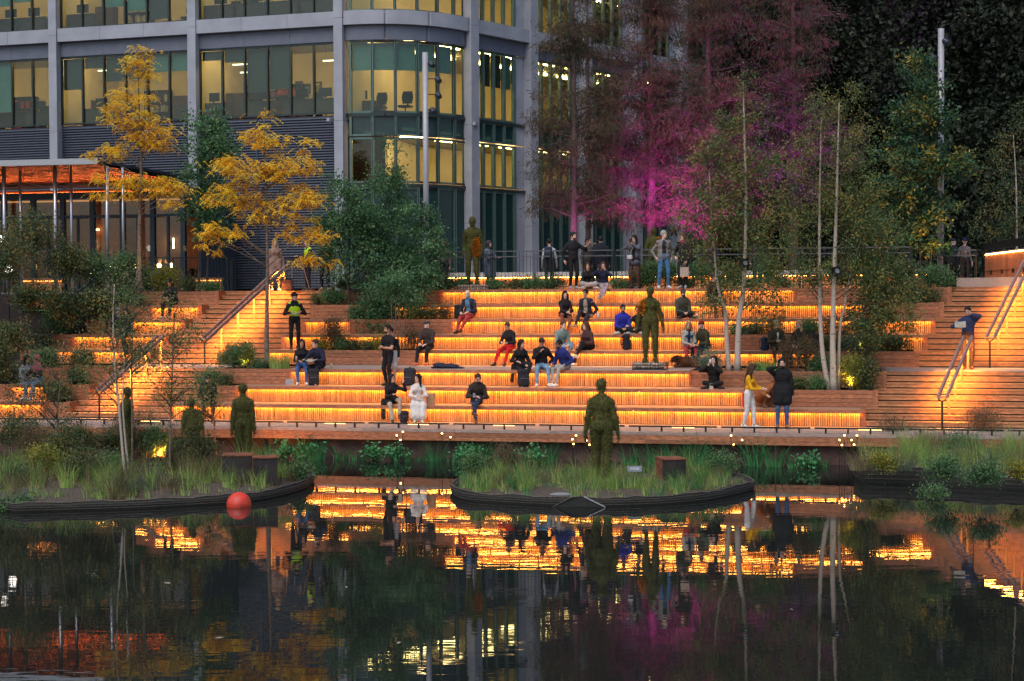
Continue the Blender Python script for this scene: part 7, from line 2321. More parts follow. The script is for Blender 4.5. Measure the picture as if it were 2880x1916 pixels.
person('crouching person with auburn hair in a rust brown coat beside the yellow jumper', standpos(1, 2150, .55), R(35), dict(pelvis=(.12, .1, .34), fl=(-.12, -.12, 0), fr=(.2, -.1, 0), lean=1.0, hpitch=.5, hl=(-.3, -.42, .35), hr=(.12, -.4, .3), kfl=(-.4, -1, .4), kfr=(.5, -1, .4)),
       dict(top=(.30, .10, .03), legs=(.20, .09, .04), shoes=(.16, .09, .05), hair='long', hairc='r', f=True, s=.93, puff=.25, coat=.3))
person('woman in a long black coat and glasses sitting left on the lowest bench', seatpos(1, 1100, .26), R(18), sit(.95, fl=(-.10, -.50, -.46), fr=(.12, -.44, -.32), hl=(-.02, -.30, .30), hr=(.28, -.26, .62), phr=(.8, -.2, -.8), dhr=(.1, -.1, 1), hyaw=.5, hroll=-.12, dfr=(-.2, -1, -.3)),
       dict(top=BLK, legs=(.40, .34, .26), shoes=(.05, .03, .03), hair='long', hairc='k', glasses=1, f=True, s=.95, coat=.5, puff=.1, flare=1.7, extra=[('c', V3(-.22, .0, .1), V3(-.27, -.16, -.34), .08, .05, TOPR)]))
person('woman in a long white dress with curly hair sitting on the lowest bench', seatpos(1, 1175, .26), R(4), sit(.95, fy=-.50, hl=(-.04, -.34, .24), hr=(.06, -.34, .24), hyaw=-.75, w=.09, phl=(-.9, .2, -.4), phr=(.9, .2, -.4)),
       dict(top=(.62, .58, .54), legs=(.64, .61, .57), shoes=(.6, .56, .5), hair='curly', hairc='k', f=True, s=.96, skirt=.72, puff=.12))
person('bearded man in a dark jacket sitting alone looking at his phone', seatpos(1, 1340, .26), R(10), sit(1.02, fl=(-.10, -.50, -.46), fr=(-.16, -.46, -.24), kfr=(-.1, -1, .5), dfr=(.5, -1, -.1), hl=(-.09, -.40, .27), hr=(.03, -.36, .22), lean=.28, hpitch=.42, phl=(-1, .3, -.5), phr=(1, .3, -.5)),
       dict(top=(.035, .026, .022), legs=(.03, .045, .085), shoes=(.10, .045, .03), hair='short', hairc='b', beard=1, glasses=1, s=1.03, puff=.2))
# -- third tier front edge
person('young woman in a black top and blue jeans sitting with a drink can', seatpos(3, 848, .28), R(8), sit(.95, fz=-.46, fy=-.52, w=.12, hl=(-.08, -.34, .23), hr=(.10, -.32, .27), hyaw=.15),
       dict(top=BLK, legs=(.05, .10, .26), shoes=W_SH, hair='bob', hairc='k', f=True, s=.95, skin='m', puff=.08))
person('man in a navy quilted jacket leaning over an open book', seatpos(3, 900, .28), R(-25), sit(1.0, fl=(-.05, -.42, -.46), fr=(.18, -.46, -.46), lean=.42, hl=(-.12, -.42, .24), hr=(.10, -.42, .24), hyaw=-.35, hpitch=.1, phl=(-1, .2, -.3), phr=(1, .2, -.3)),
       dict(top=(.015, .018, .04), legs=(.015, .015, .02), shoes=W_SH, hair='short', hairc='b', s=1.0, puff=.25))
person('bearded man in a black t shirt standing with clasped hands', standpos(2, 1092, FACE[3] - .36), R(-38), stand(1.0, w=.08, hl=(-.03, -.26, 1.12), hr=(.05, -.28, 1.10), phl=(-.8, .6, -.4), phr=(.8, .6, -.4), hyaw=-.35),
       dict(top=BLK, legs=BLK, shoes=(.03, .03, .03), sleeve=1, hair='short', hairc='k', beard=1, skin='m', s=1.02))
person('person in white shorts and black top half hidden behind the man in black', standpos(2, 1100, FACE[3] - .12), R(-20), stand(.96, w=.13, hl=(-.18, -.2, .80)),
       dict(top=BLK, legs=(.6, .6, .6), shoes=(.05, .05, .05), shorts=.8, legr=1.25, hair='short', hairc='k', skin='l', s=.96))
person('dark haired woman in black, left of the three on the landing edge', seatpos(3, 1462, .28), R(22), sit(.95, fl=(-.18, -.50, -.46), fr=(.02, -.46, -.28), hl=(-.20, -.30, .24), hr=(.12, -.28, .16), hyaw=.5, hpitch=.1, dfr=(.2, -1, -.4)),
       dict(top=BLK, legs=(.02, .017, .017), shoes=W_SH, hair='long', hairc='k', f=True, s=.95, coat=.5, puff=.15, scarf=(.25, .07, .11), extra=[('c', V3(-.2, -.02, .1), V3(-.3, -.12, -.30), .07, .05, TOPR)]))
person('man in light blue jeans, middle of the three on the landing edge', seatpos(3, 1522, .28), R(4), sit(1.02, fy=-.50, w=.17, hl=(-.05, -.24, .50), phl=(-1, .2, -.5), dhl=(.5, -.3, .8), hr=(.2, -.12, .16), hpitch=.25, lean=.18),
       dict(top=BLK, legs=(.20, .32, .45), shoes=(.72, .70, .66), hair='beanie', hatc=(.03, .025, .025), hairc='k', skin='m', glasses=1, s=1.02, puff=.15, jacket=BLK))
person('man in a blue puffer jacket, right of the three on the landing edge', seatpos(3, 1592, .28), R(-48), sit(1.0, fl=(-.05, -.46, -.46), fr=(.12, -.50, -.46), lean=.42, hl=(-.16, -.36, .14), hr=(.2, -.22, .14), hyaw=-.15, hpitch=.15),
       dict(top=(.02, .03, .16), legs=(.42, .38, .33), shoes=(.72, .70, .66), hair='short', hairc='k', beard=1, skin='d', s=1.0, puff=.25))
# -- fourth tier (seat above the landing)
person('older man in a flat cap and leather jacket sitting at the planter corner', seatpos(4, 1205, .26), R(-22), sit(1.0, fl=(-.2, -.46, -.46), fr=(.14, -.48, -.46), hl=(-.14, -.34, .20), hr=(.08, -.36, .18), hyaw=-.35, lean=.15),
       dict(top=(.05, .035, .03), legs=(.02, .018, .02), shoes=(.45, .13, .06), hair=['flatcap'], hatc=(.05, .05, .05), hairc='g', skin='p', s=1.0, puff=.2))
person('woman in a black jacket and bright red trousers reading', seatpos(4, 1435, .26), R(-26), sit(.97, fl=(-.28, -.50, -.46), fr=(.05, -.48, -.46), hl=(-.12, -.34, .24), hr=(.06, -.34, .22), lean=.22, hpitch=.5),
       dict(top=(.02, .018, .022), legs=(.62, .02, .02), shoes=(.03, .02, .02), hair='short', hairc='a', s=.97, f=True, puff=.15))
person('man in a sage green sweatshirt sitting on the fourth tier', seatpos(4, 1575, .34), R(28), sit(1.0, fl=(-.12, -.46, -.40), fr=(.02, -.42, -.30), lean=.3, hl=(-.12, -.40, .16), hr=(.06, -.38, .17), hyaw=.15),
       dict(top=(.20, .28, .25), legs=(.20, .30, .40), shoes=(.5, .5, .5), hair='short', hairc='a', skin='p', s=1.0, puff=.15))
person('woman with long brown hair laughing, in a dark checked coat and white trainers', seatpos(4, 1660, .30), R(-52), sit(.96, fl=(-.12, -.52, -.46), fr=(.03, -.56, -.22), kfr=(0, -1, .6), hl=(-.12, -.30, .28), hr=(.1, -.30, .22), hyaw=-.25, lean=.28, dfr=(.0, -1, .3)),
       dict(top=(.075, .035, .03), legs=(.02, .016, .018), shoes=(.68, .66, .62), hair='long', hairc='a', f=True, s=.96, puff=.25))
person('blonde woman in a cream coat and red trousers with a brown scarf', seatpos(4, 1935, .28), R(8), sit(.96, fy=-.48, w=.16, hl=(-.05, -.34, .20), hr=(.05, -.34, .20), hyaw=-.2),
       dict(top=(.03, .06, .13), legs=(.45, .05, .06), shoes=(.05, .04, .04), hair='long', hairc='y', f=True, s=.96, scarf=(.10, .03, .025), jacket=(.46, .42, .36), puff=.05, jopen=.055))
person('man in a red beanie and olive jacket beside the blonde woman', seatpos(4, 1985, .28), R(-50), sit(1.0, fy=-.46, lean=.32, hl=(-.08, -.40, .18), hr=(.1, -.40, .20), hyaw=-.2),
       dict(top=(.06, .055, .03), legs=(.02, .025, .04), shoes=(.06, .04, .03), hair='beanie', hatc=(.22, .03, .02), hairc='g', skin='p', s=1.0, puff=.25))
person('bearded man with a baseball cap half hidden by grass, drinking from a bottle', seatpos(4, 2182, .3), R(4), sit(1.0, fy=-.44, hl=(-.05, -.32, .30), hr=(.05, -.33, .28)), dict(top=(.05, .04, .025), legs=(.05, .04, .035), shoes=(.05, .04, .03), hair='short', hairc='g', skin='p', scarf=(.12, .09, .05), s=1.0, puff=.25))
person('blonde person half hidden by grass beside the drinker', seatpos(4, 2250, .3), R(-30), sit(.97, fy=-.44, hyaw=-.2), dict(top=(.03, .028, .02), legs=(.03, .025, .02), shoes=(.05, .04, .03), hair='bob', hairc='y', skin='p', f=True, s=.97, puff=.25))
# -- fifth to seventh tiers
person('bald man with a blue face mask and red trousers on the fifth tier', seatpos(6, 1322, .30), R(-24), sit(1.02, fl=(-.22, -.50, -.46), fr=(-.08, -.52, -.42), kfl=(0, -1, .3), hl=(-.14, -.38, .20), hr=(.12, -.36, .22), hpitch=.3, lean=.2),
       dict(top=(.10, .22, .36), legs=(.42, .06, .05), shoes=(.03, .02, .02), hair='bald', hairc='g', skin='p', mask=1, s=1.03, jacket=(.025, .027, .04), puff=.12, jopen=.09))
person('woman in a black coat with a cream bag strap on the sixth tier', seatpos(6, 1588, .30), R(8), sit(.95, fl=(-.16, -.40, -.36), fr=(.02, -.42, -.46), hl=(.02, -.36, .20), hr=(.08, -.34, .22), hyaw=.1),
       dict(top=(.018, .014, .015), legs=(.22, .08, .06), shoes=(.10, .04, .03), hair='long', hairc='k', f=True, s=.95, coat=.4, puff=.15))
person('man in a dark blue coat with crossed legs beside the woman with the cream strap', seatpos(6, 1650, .30), R(-20), sit(1.0, fl=(-.22, -.46, -.26), fr=(-.02, -.46, -.46), kfl=(.2, -1, .7), dfl=(-.8, -1, 0), hl=(-.02, -.28, .22), hr=(.22, -.10, .12), hyaw=-.45),
       dict(top=(.34, .27, .21), legs=(.035, .035, .042), shoes=(.45, .28, .16), hair='short', hairc='k', skin='m', s=1.0, jacket=(.02, .022, .035), jopen=.075, puff=.08))
person('bearded man in a bright blue hoodie sitting cross legged', seatpos(5, 1750, .5), R(4), cross(1.0, hpitch=.1), dict(top=(.03, .035, .33), legs=(.014, .013, .016), shoes=(.5, .52, .5), hair='short', hairc='k', beard=1, skin='m', s=1.0, puff=.22))
person('person in black sitting cross legged beside the blue hoodie', seatpos(5, 1798, .5), R(-25), cross(.97, hl=(-.25, -.38, .26)), dict(top=(.014, .013, .014), legs=(.014, .013, .014), shoes=(.45, .43, .4), hair='short', hairc='k', s=.95))
person('bearded man in a camouflage cap and jacket sitting on the sixth tier', seatpos(6, 1918, .45), R(10), cross(1.0), dict(top=(.07, .07, .05), legs=(.02, .02, .02), shoes=(.05, .05, .05), hair=['short', 'cap'], hatc=(.08, .08, .06), hairc='k', beard=1, s=1.0, puff=.25))
person('figure in dark clothes sitting behind the leaning birch', seatpos(7, 2005, .45), R(20), sit(1.0, fy=-.45), dict(top=(.05, .025, .02), legs=(.04, .03, .035), shoes=(.04, .03, .03), hair='short', hairc='b', s=1.0, puff=.2))
person('woman in black sitting cross legged on the second tier drinking', seatpos(2, 2008, .5), R(-12), cross(.97, hl=(-.14, -.22, .62), phl=(-1, .1, -.6), dhl=(.3, .2, .9), hr=(.02, -.24, .60), phr=(1, .1, -.7), dhr=(-.3, .2, .9), hyaw=-.4, hpitch=-.15, lean=.05),
       dict(top=(.014, .013, .014), legs=(.014, .013, .014), shoes=(.02, .02, .02), hair='long', hairc='k', f=True, s=.98, puff=.22))
# -- topmost tier
TB = FACE[8] + .28
person('man in a black leather jacket standing at the top edge holding up a phone', standpos(8, 1612, TB - .15), R(22), stand(1.05, w=.10, hr=(.33, -.26, 1.36), phr=(1, .1, -.7), dhr=(0, -.2, 1), hyaw=.35, hl=(-.30, .02, .92)), dict(top=(.016, .017, .02), legs=(.012, .012, .013), shoes=(.35, .33, .32), hair='short', hairc='k', beard=1, s=1.06, puff=.16, fat=.98))
person('young woman with long hair sitting cross legged in pale trousers', A(U(1652, TB - .1, PLAZA), TB - .1, PLAZA + .01), R(6), cross(.94, hyaw=-.25, hpitch=.15, lean=.25), dict(top=(.014, .013, .014), legs=(.40, .37, .36), shoes=(.5, .45, .4), hair='long', hairc='b', f=True, s=.95, legr=1.2))
person('young woman photographing herself with a phone, legs over the edge', seatpos(8, 1697, .30), R(-4), sit(.94, fl=(-.16, -.40, -.42), fr=(-.02, -.48, -.32), hl=(-.16, -.30, .60), phl=(-1, .1, -.8), dhl=(.1, -.1, 1), hr=(.06, -.30, .58), phr=(1, .1, -.9), dhr=(-.1, -.1, 1), kfl=(.3, -1, 0)), dict(top=(.018, .022, .05), legs=(.36, .28, .30), shoes=(.5, .3, .12), hair='bob', hairc='a', f=True, s=.95, puff=.25, flare=1.4))
person('woman in a grey blazer and black shorts taking a photo', standpos(8, 1785, TB), R(-28), stand(.98, fl=(-.10, -.02, 0), fr=(.12, .05, 0), hl=(-.06, -.28, 1.40), hr=(.05, -.30, 1.42), phl=(-1, .1, -.6), phr=(1, .1, -.7), hpitch=.15, lean=-.02), dict(top=(.02, .02, .022), legs=(.018, .016, .02), shoes=(.02, .02, .022), shorts=.38, cuff=(.09, .04, .035), hair='bob', hairc='k', f=True, s=.99, jacket=(.11, .12, .15), jlen=.12))
person('grey haired man in a grey jacket and blue jeans standing at the top edge', standpos(8, 1866, TB - .1), R(12), stand(1.06, w=.16, hl=(-.27, -.06, .98), hr=(.28, .02, .96), hyaw=.55), dict(top=(.025, .028, .035), legs=(.06, .16, .32), shoes=(.66, .65, .62), hair='short', hairc='g', s=1.07, jacket=(.20, .19, .175), jopen=.085, skin='p'))
person('woman in a black leather jacket carrying a paper bag at the top edge', standpos(8, 1922, TB + .05), R(-25), stand(1.0, w=.08, hl=(-.22, -.12, 1.0), hr=(.16, -.12, .86), hyaw=-.5), dict(top=(.022, .018, .02), legs=(.018, .016, .017), shoes=(.35, .34, .34), hair='bob', hairc='a', f=True, s=1.03, puff=.18, scarf=(.3, .03, .05)))
RVB = FACE[8] + 2.6
person('pale jacketed walker with a navy backpack behind the railing', A(U(1545, RVB, 4), RVB, PLAZA), R(175), stand(1.0, fl=(-.1, -.2, 0), fr=(.1, .2, 0)), dict(top=(.42, .42, .44), legs=(.03, .03, .035), hair='short', hairc='k', s=.97), 'people on the plaza')
person('man in a dark padded jacket with raised hand behind the railing', A(U(1654, RVB, 4), RVB, PLAZA), R(30), stand(1.0, hr=(.22, -.2, 1.48), phr=(1, .1, -.6), hyaw=.5), dict(top=(.09, .075, .07), legs=(.03, .03, .03), hair='short', hairc='k', skin='m', s=1.02, puff=.2), 'people on the plaza')
person('man seen from behind in a black hooded coat behind the railing', A(U(1690, RVB - .3, 4), RVB - .3, PLAZA), R(178), stand(1.0), dict(top=(.014, .016, .024), legs=(.02, .02, .022), hair='short', hairc='k', s=1.04, coat=.4, puff=.35, broad=1.1), 'people on the plaza')
person('man in a suit behind the bush left of the tall moss man', A(U(1225, RVB, 4), RVB, PLAZA), R(10), stand(1.0), dict(top=(.03, .04, .07), legs=(.02, .02, .03), hair='short', hairc='b', s=1.0), 'people on the plaza')
person('woman with wavy hair and a patterned scarf left of the tall moss man', A(U(1250, RVB - .2, 4), RVB - .2, PLAZA), R(-20), stand(.96, hyaw=-.4), dict(top=(.13, .09, .09), legs=(.03, .03, .03), hair='long', hairc='a', f=True, s=.97, puff=.25, scarf=(.2, .13, .13)), 'people on the plaza')
person('person in a blue grey coat half hidden behind the tall moss man', A(U(1362, RVB - 1.0, 4), RVB - .35, PLAZA), R(50), stand(.95, hr=(.12, -.34, 1.08), hl=(-.05, -.34, 1.08)), dict(top=(.14, .17, .22), legs=(.02, .02, .025), hair='hood', hatc=(.05, .04, .04), hairc='b', f=True, s=.97, coat=.95, puff=.1), 'people on the plaza')
person('person in a dark jacket behind the straight birch', A(U(2130, RVB, 4), RVB, PLAZA), R(10), stand(1.0), dict(top=(.05, .045, .045), legs=(.03, .03, .03), hair='short', hairc='a', s=1.0, puff=.2), 'people on the plaza')
person('person in a striped top and blue cap behind the right railing', gy(2712, 56.2, PLAZA), R(5), stand(1.0, hl=(-.12, -.3, 1.2)), dict(top=(.16, .15, .16), legs=(.025, .025, .03), hair='cap', hatc=(.02, .03, .08), hairc='k', s=.98), 'people on the plaza')
person('person in a dark cap walking behind the right railing', gy(2680, 58.2, PLAZA), R(120), stand(1.0, fl=(-.1, -.2, 0), fr=(.1, .2, 0)), dict(top=(.015, .018, .03), legs=(.02, .02, .022), hair='cap', hatc=(.015, .018, .03), hairc='k', s=1.05, puff=.2), 'people on the plaza')
# -- left side
person('police officer in a yellow high visibility vest and black cap', standpos(4, 828, FACE[4] + .35), R(14), stand(1.02, w=.11, hl=(-.13, -.22, 1.16), hr=(.15, -.20, 1.14), phl=(-.8, .5, -.5), phr=(.8, .5, -.5), hyaw=.35), dict(top=(.015, .015, .018), legs=(.014, .014, .017), hair=['short', 'cap'], hatc=(.014, .014, .017), hairc='k', s=1.04, vest=1, puff=.12, skin='l', scarf=(.014, .014, .016)))
person('worker in a yellow high visibility jacket at the top of the left stairs', gy(868, 54.9, PLAZA), R(-60), stand(1.0, hl=(-.05, -.38, 1.15), hr=(.1, -.36, 1.02)), dict(top=(.02, .03, .05), legs=(.02, .02, .024), hair='short', hairc='k', s=1.0, vest=1), 'people on the plaza')
person('person in a pale pink coat behind the upper left handrail', gy(775, 55.0, PLAZA), R(15), stand(1.0), dict(top=(.26, .17, .135), legs=(.2, .14, .1), shoes=(.6, .58, .55), hair='long', hairc='y', f=True, s=1.02, coat=.95, puff=.08), 'people on the plaza')
person('person in black trousers and trainers behind the top left planter', gy(915, 54.6, PLAZA), R(-10), stand(1.0), dict(top=(.015, .015, .018), legs=(.012, .012, .014), shoes=(.55, .3, .2), hair='short', hairc='k', s=1.0), 'people on the plaza')
person('person dressed in black sitting on the left seventh tier', seatpos(7, 487, .3), R(-20), sit(1.0, fy=-.46, hpitch=.5, lean=.25, hl=(-.12, -.36, .24), hr=(.04, -.36, .24)), dict(top=(.012, .013, .018), legs=(.014, .014, .018), shoes=(.3, .26, .22), hair='bob', hairc='k', f=True, s=1.0, puff=.3, skin='m'))
person('person in a pale hood sitting behind the young birches', seatpos(5, 328, .3), R(30), sit(.97, fy=-.46, hyaw=.5), dict(top=(.03, .03, .035), legs=(.14, .05, .06), shoes=(.3, .05, .04), hair='hood', hatc=(.45, .47, .5), hairc='k', f=True, s=.97, puff=.2))
person('person in dark green sitting beside the pale hood', seatpos(5, 362, .3), R(-25), sit(.97, fy=-.46, hpitch=.35), dict(top=(.02, .025, .022), legs=(.03, .03, .035), shoes=(.05, .05, .05), hair='bob', hairc='k', s=.95, puff=.2))
person('woman in a dusty pink headscarf and light jeans on the left second tier', seatpos(2, 108, .28), R(-25), sit(.96, fy=-.50, hyaw=-.5, hl=(-.18, -.32, .34), hr=(.02, -.34, .24)), dict(top=(.03, .03, .03), legs=(.30, .36, .44), shoes=(.6, .58, .55), hair='hijab', hatc=(.34, .11, .13), skin='m', f=True, s=.97, puff=.1))
person('companion in a grey top left of the pink headscarf', seatpos(2, 72, .28), R(30), sit(.96, fy=-.50, hyaw=.5), dict(top=(.35, .36, .38), legs=(.18, .22, .26), shoes=(.5, .5, .5), hair='bob', hairc='k', skin='m', f=True, s=.95))
person('person in a black jacket sitting behind the small sapling with a snack', seatpos(1, 585, .28), R(10), sit(.98, fy=-.48, lean=.35, hpitch=.4, hl=(-.1, -.40, .22), hr=(.06, -.42, .22)), dict(top=(.014, .014, .018), legs=(.02, .02, .024), shoes=(.04, .04, .04), hair='beanie', hatc=(.02, .02, .022), hairc='k', s=.97, puff=.25))
person('student in a blue jacket reading a book on the right stairs landing', A(U(2722, FACE[3] + 1.4, 1.4), FACE[3] + 1.35, TOP[3]), R(-12), stand(1.0, w=.10, fl=(-.1, -.05, 0), hl=(-.26, -.24, 1.18), phl=(-1, .2, -.5), hr=(.07, -.12, 1.52), phr=(1, -.1, -.6), dhr=(-.3, .1, .9), hpitch=.3, hyaw=-.3), dict(top=(.025, .04, .10), legs=(.09, .045, .03), shoes=(.28, .08, .05), hair='short', hairc='k', s=1.03, puff=.14))
# diners seen through the restaurant glass
for k, (px, lb, tp) in enumerate(((220, 'diner in a pale shirt behind the left restaurant window', (.4, .3, .25)), (338, 'diner in a white shirt behind the middle restaurant window', (.5, .48, .45)), (434, 'grey haired diner in a black top behind the right restaurant window', (.02, .02, .02)), (455, 'diner in a dark suit behind the right restaurant window', (.03, .03, .05)))):
    person(lb, rl(rx(px), 1.9, .48), pav.rotation_euler.z + R(20 - 15 * k), sit(1.0, fz=-.45), dict(top=tp, legs=(.03, .03, .03), hair='short', hairc='g' if k == 2 else 'k', s=1.0), 'restaurant diners', .02)
# ------------------------------------------------------------------ bags, dogs and small things
def blob(name, parent, prims, m, h=.012, k=.02, subs=(), smooth=True, wobble=0.0, freq=40):
    V, Q, _ = sdf_grid(prims, h, k, subs)
    if wobble:
        V = V + vnormals(V, Q) * (wobble * wob(V, freq, 1.3))[:, None]
    return link(name, np_mesh(name, V, Q, m, None, smooth), parent)
def backpack(label, pos, rz, c=(.02, .02, .024), s=1.0, tilt=0.0):
    t = thing('backpack', label, 'backpack', pos, rz, 'backpacks and bags')
    blob('bag_body', t, [('b', V3(0, 0, .23) * s, V3(.15, .095, .23) * s, 0, rotm(0, tilt), .06 * s), ('b', V3(0, -.09, .15) * s, V3(.115, .05, .13) * s, 0, rotm(0, tilt), .035 * s)], clothmat(c, .7), .014, .015, wobble=.006)
    for sx in (-1, 1):
        MB().tube([V3(.07 * sx, .08, .42) * s, V3(.09 * sx, .15, .34) * s, V3(.1 * sx, .15, .18) * s, V3(.11 * sx, .09, .05) * s], .014 * s, 6).build('strap', clothmat(c, .8), t, True)
    MB().tube([V3(-.04, .02, .455) * s, V3(0, .02, .495) * s, V3(.04, .02, .455) * s], .009 * s, 5).build('handle', clothmat(c, .8), t, True)
    MB().tube([V3(-.1, -.137, .22) * s, V3(0, -.143, .23) * s, V3(.1, -.137, .22) * s], .003, 4).build('zip', M_GALV, t)
    return t
def onv(i, px, v, dz=0.0): return A(U(px, v, TOP[i]), v, TOP[i] + dz)
backpack('black backpack standing behind the woman in white', onv(2, 1152, FACE[3] - .3), R(-20), (.02, .024, .035), 1.1)
backpack('black backpack between the seated couple', onv(2, 882, FACE[3] - .42), R(5), s=1.05)
backpack('black backpack on the bench beside the moss woman on the landing', onv(4, 1762, FACE[5] - .45), R(75), (.016, .016, .02), 1.05)
backpack('black bag standing between the three on the landing edge', onv(2, 1472, FACE[3] - .42), R(8), s=1.1)
backpack('small patterned bag at the feet of the woman in white', onv(0, 1136, FACE[1] - .32), R(30), (.03, .03, .04), .72, .3)
backpack('black backpack with white patches behind the right birch', onv(4, 2290, FACE[4] + .15), R(-10), (.012, .012, .014), 1.15)
backpack('navy backpack lying beside the half hidden drinker', onv(4, 2150, FACE[4] + .2), R(60), (.02, .03, .07), .85)
backpack('dark bag beside the man in red trousers', onv(6, 1290, FACE[6] + .3), R(20), (.012, .02, .016), .95)
def paperbag(label, pos, rz, w_, h_, d_, c):
    t = thing('paper_bag', label, 'bag', pos, rz, 'backpacks and bags')
    m = mat(f'paper_{c}', c, .85, var=.1, scale=10, bump=.2)
    b = MB()
    for x0, x1, y0, y1 in ((-w_ / 2, w_ / 2, -d_ / 2, -d_ / 2 + .004), (-w_ / 2, w_ / 2, d_ / 2 - .004, d_ / 2), (-w_ / 2, -w_ / 2 + .004, -d_ / 2 + .005, d_ / 2 - .005), (w_ / 2 - .004, w_ / 2, -d_ / 2 + .005, d_ / 2 - .005)):
        b.quadbox(x0, x1, y0, y1, 0, h_)
    b.quadbox(-w_ / 2 + .005, w_ / 2 - .005, -d_ / 2 + .005, d_ / 2 - .005, 0, .01)
    b.build('bag_body', m, t)
    for y in (-d_ / 2, d_ / 2):
        MB().tube([(-.05, y, h_ - .01), (-.04, y, h_ + .06), (.04, y, h_ + .06), (.05, y, h_ - .01)], .004, 5).build('handle', m, t)
    return t
paperbag('brown paper bag on the bench right of the woman in white', onv(1, 1212, .35), R(-20), .2, .32, .14, (.42, .27, .15))
paperbag('red paper bag beside the yellow jumper', onv(1, 2100, .72), R(10), .22, .36, .12, (.35, .02, .025))
paperbag('pale paper carrier hanging from the woman in the black jacket', A(U(1925, TB - .1, PLAZA), TB - .1, PLAZA + .37), R(-10), .27, .3, .1, (.42, .33, .27))
paperbag('small cream carton in front of the woman drinking', onv(2, 2000, FACE[2] - .06), R(8), .1, .09, .08, (.55, .48, .36))
def cup(label, pos, c, h_=.12, r=.035, lid=(.6, .58, .55)):
    t = thing('paper_cup', label, 'cup', pos, 0, 'drinks')
    MB().lathe([(0, 0), (r * .75, 0), (r, h_), (0, h_)], n=14).build('cup', mat(f'cup_{c}', c, .6), t, True)
    MB().lathe([(r * 1.06, h_), (r * 1.06, h_ + .012), (r * .8, h_ + .02), (0, h_ + .02)], n=14).build('lid', mat(f'lid_{lid}', lid, .5), t, True)
cup('white tall cup beside the man in the dark blue coat', onv(6, 1682, FACE[6] - .02), (.6, .57, .52), .16, .04)
cup('amber cup between the man in green and the laughing woman', onv(4, 1626, FACE[4] - .02), (.45, .22, .08), .14, .045)
cup('pale cup on the sixth tier right of the camouflage man', onv(6, 1962, FACE[6] - .02), (.6, .58, .55), .13, .04)
cup('small cup standing on the landing edge right of the man with the book', onv(3, 931, FACE[3] + .15), (.5, .38, .22), .12, .035)
cup('orange drink between the woman and man on the sixth tier', onv(6, 1619, FACE[6] - .0), (.6, .25, .04), .15, .04)
def at_hand(px, py, Y): return atY(px, py, Y)
def phone(label, p, tilt, rz=0):
    t = thing('phone', label, 'phone', p, rz, 'phones in hands')
    o = MB().quadbox(-.036, .036, -.005, .005, -.075, .075).build('case', M_BLACK, t)
    MB().quadbox(-.032, .032, -.0065, -.0052, -.07, .07).build('screen', mat('phone_glass', (.02, .03, .04), .1), t)
    t.rotation_euler = (tilt, 0, rz)
pp = seatpos(1, 1340, .26)
phone('phone held by the bearded man sitting alone', pp + Vector((-.06, -.48, .31)), R(-35))
pp = standpos(0, 2200, -.75)
phone('phone at the ear of the man in the black coat', pp + Vector((-.115, -.09, 1.70)), R(5), R(60))
pp = standpos(8, 1612, TB - .15)
phone('phone raised by the man in the black leather jacket', pp + Vector((.40, -.16, 1.48)), R(0), R(22))
pp = seatpos(8, 1697, .30)
phone('pale blue phone held up by the sitting young woman', pp + Vector((-.17, -.33, .72)), R(0))
pp = standpos(8, 1785, TB)
phone('phone in front of the face of the woman in the grey blazer', pp + Vector((-.17, -.30, 1.50)), R(0), R(-28))
def book(label, p, rz, tilt, c=(.36, .32, .26)):
    t = thing('book', label, 'book', p, rz, 'books')
    for sx in (-1, 1):
        MB().obox((.075 * sx, 0, .012 * abs(sx)), (.073, 0, .018 * sx), (0, .1, 0), (-.002 * sx, 0, .008)).build('page_block', mat(f'pages_{c}', c, .9), t)
    MB().quadbox(-.012, .012, -.1, .1, -.02, -.006).build('spine', mat('book_spine', (.1, .07, .06), .8), t)
    t.rotation_euler = (tilt, 0, rz)
pp = seatpos(3, 900, .28)
book('open book on the knees of the man in the quilted jacket', pp + Vector((-.2, -.40, .245)), R(-25), R(15))
pp = A(U(2722, FACE[3] + 1.4, 1.4), FACE[3] + 1.35, TOP[3])
book('book held by the student on the right stairs', pp + Vector((-.30, -.31, 1.24)), R(-12), R(55))
# shoulder bag of the woman in the blazer
pp = standpos(8, 1785, TB)
t = thing('shoulder_bag', 'small white shoulder bag of the woman in the grey blazer', 'bag', pp + Vector((-.17, -.2, 1.0)), R(-28))
blob('bag_body', t, [('b', V3(0, 0, 0), V3(.09, .04, .065), 0, None, .025)], clothmat((.5, .5, .5), .5), .012)
MB().tube([(0, 0, .05), (.05, .0, .2), (.15, .05, .42)], .006, 5).build('strap', clothmat((.6, .6, .6), .5), t)
# jacket lying on the landing
t = thing('folded_jacket', 'dark jacket lying crumpled on the landing', 'jacket', onv(3, 1258, FACE[3] + .55), -TH)
blob('fabric', t, [('e', V3(-.2, 0, .07), V3(.24, .16, .085), 0, rotm(0, 0, .1)), ('e', V3(.08, .03, .06), V3(.28, .15, .08), 0, None), ('c', V3(.2, 0, .05), V3(.52, -.05, .022), .05, .02, 0), ('c', V3(-.3, -.05, .05), V3(-.44, -.12, .03), .05, .03, 0)], clothmat((.018, .022, .04), .55), .014, .03, wobble=.016, freq=24)
MB().tube([(.1, -.13, .06), (.3, -.14, .035), (.48, -.1, .03)], .012, 5).build('sleeve_cuff', clothmat((.03, .035, .06)), t, True)
# grey box at the third tier planter corner
t = thing('junction_box', 'small grey metal box at the planter corner beside the seated couple', 'box', onv(2, 815, FACE[3] - .12), -TH)
MB().quadbox(-.11, .11, -.08, .08, 0, .14).build('case', M_GALV, t)
MB().quadbox(-.105, .105, -.075, .075, .141, .155).build('lid', M_GALV, t)
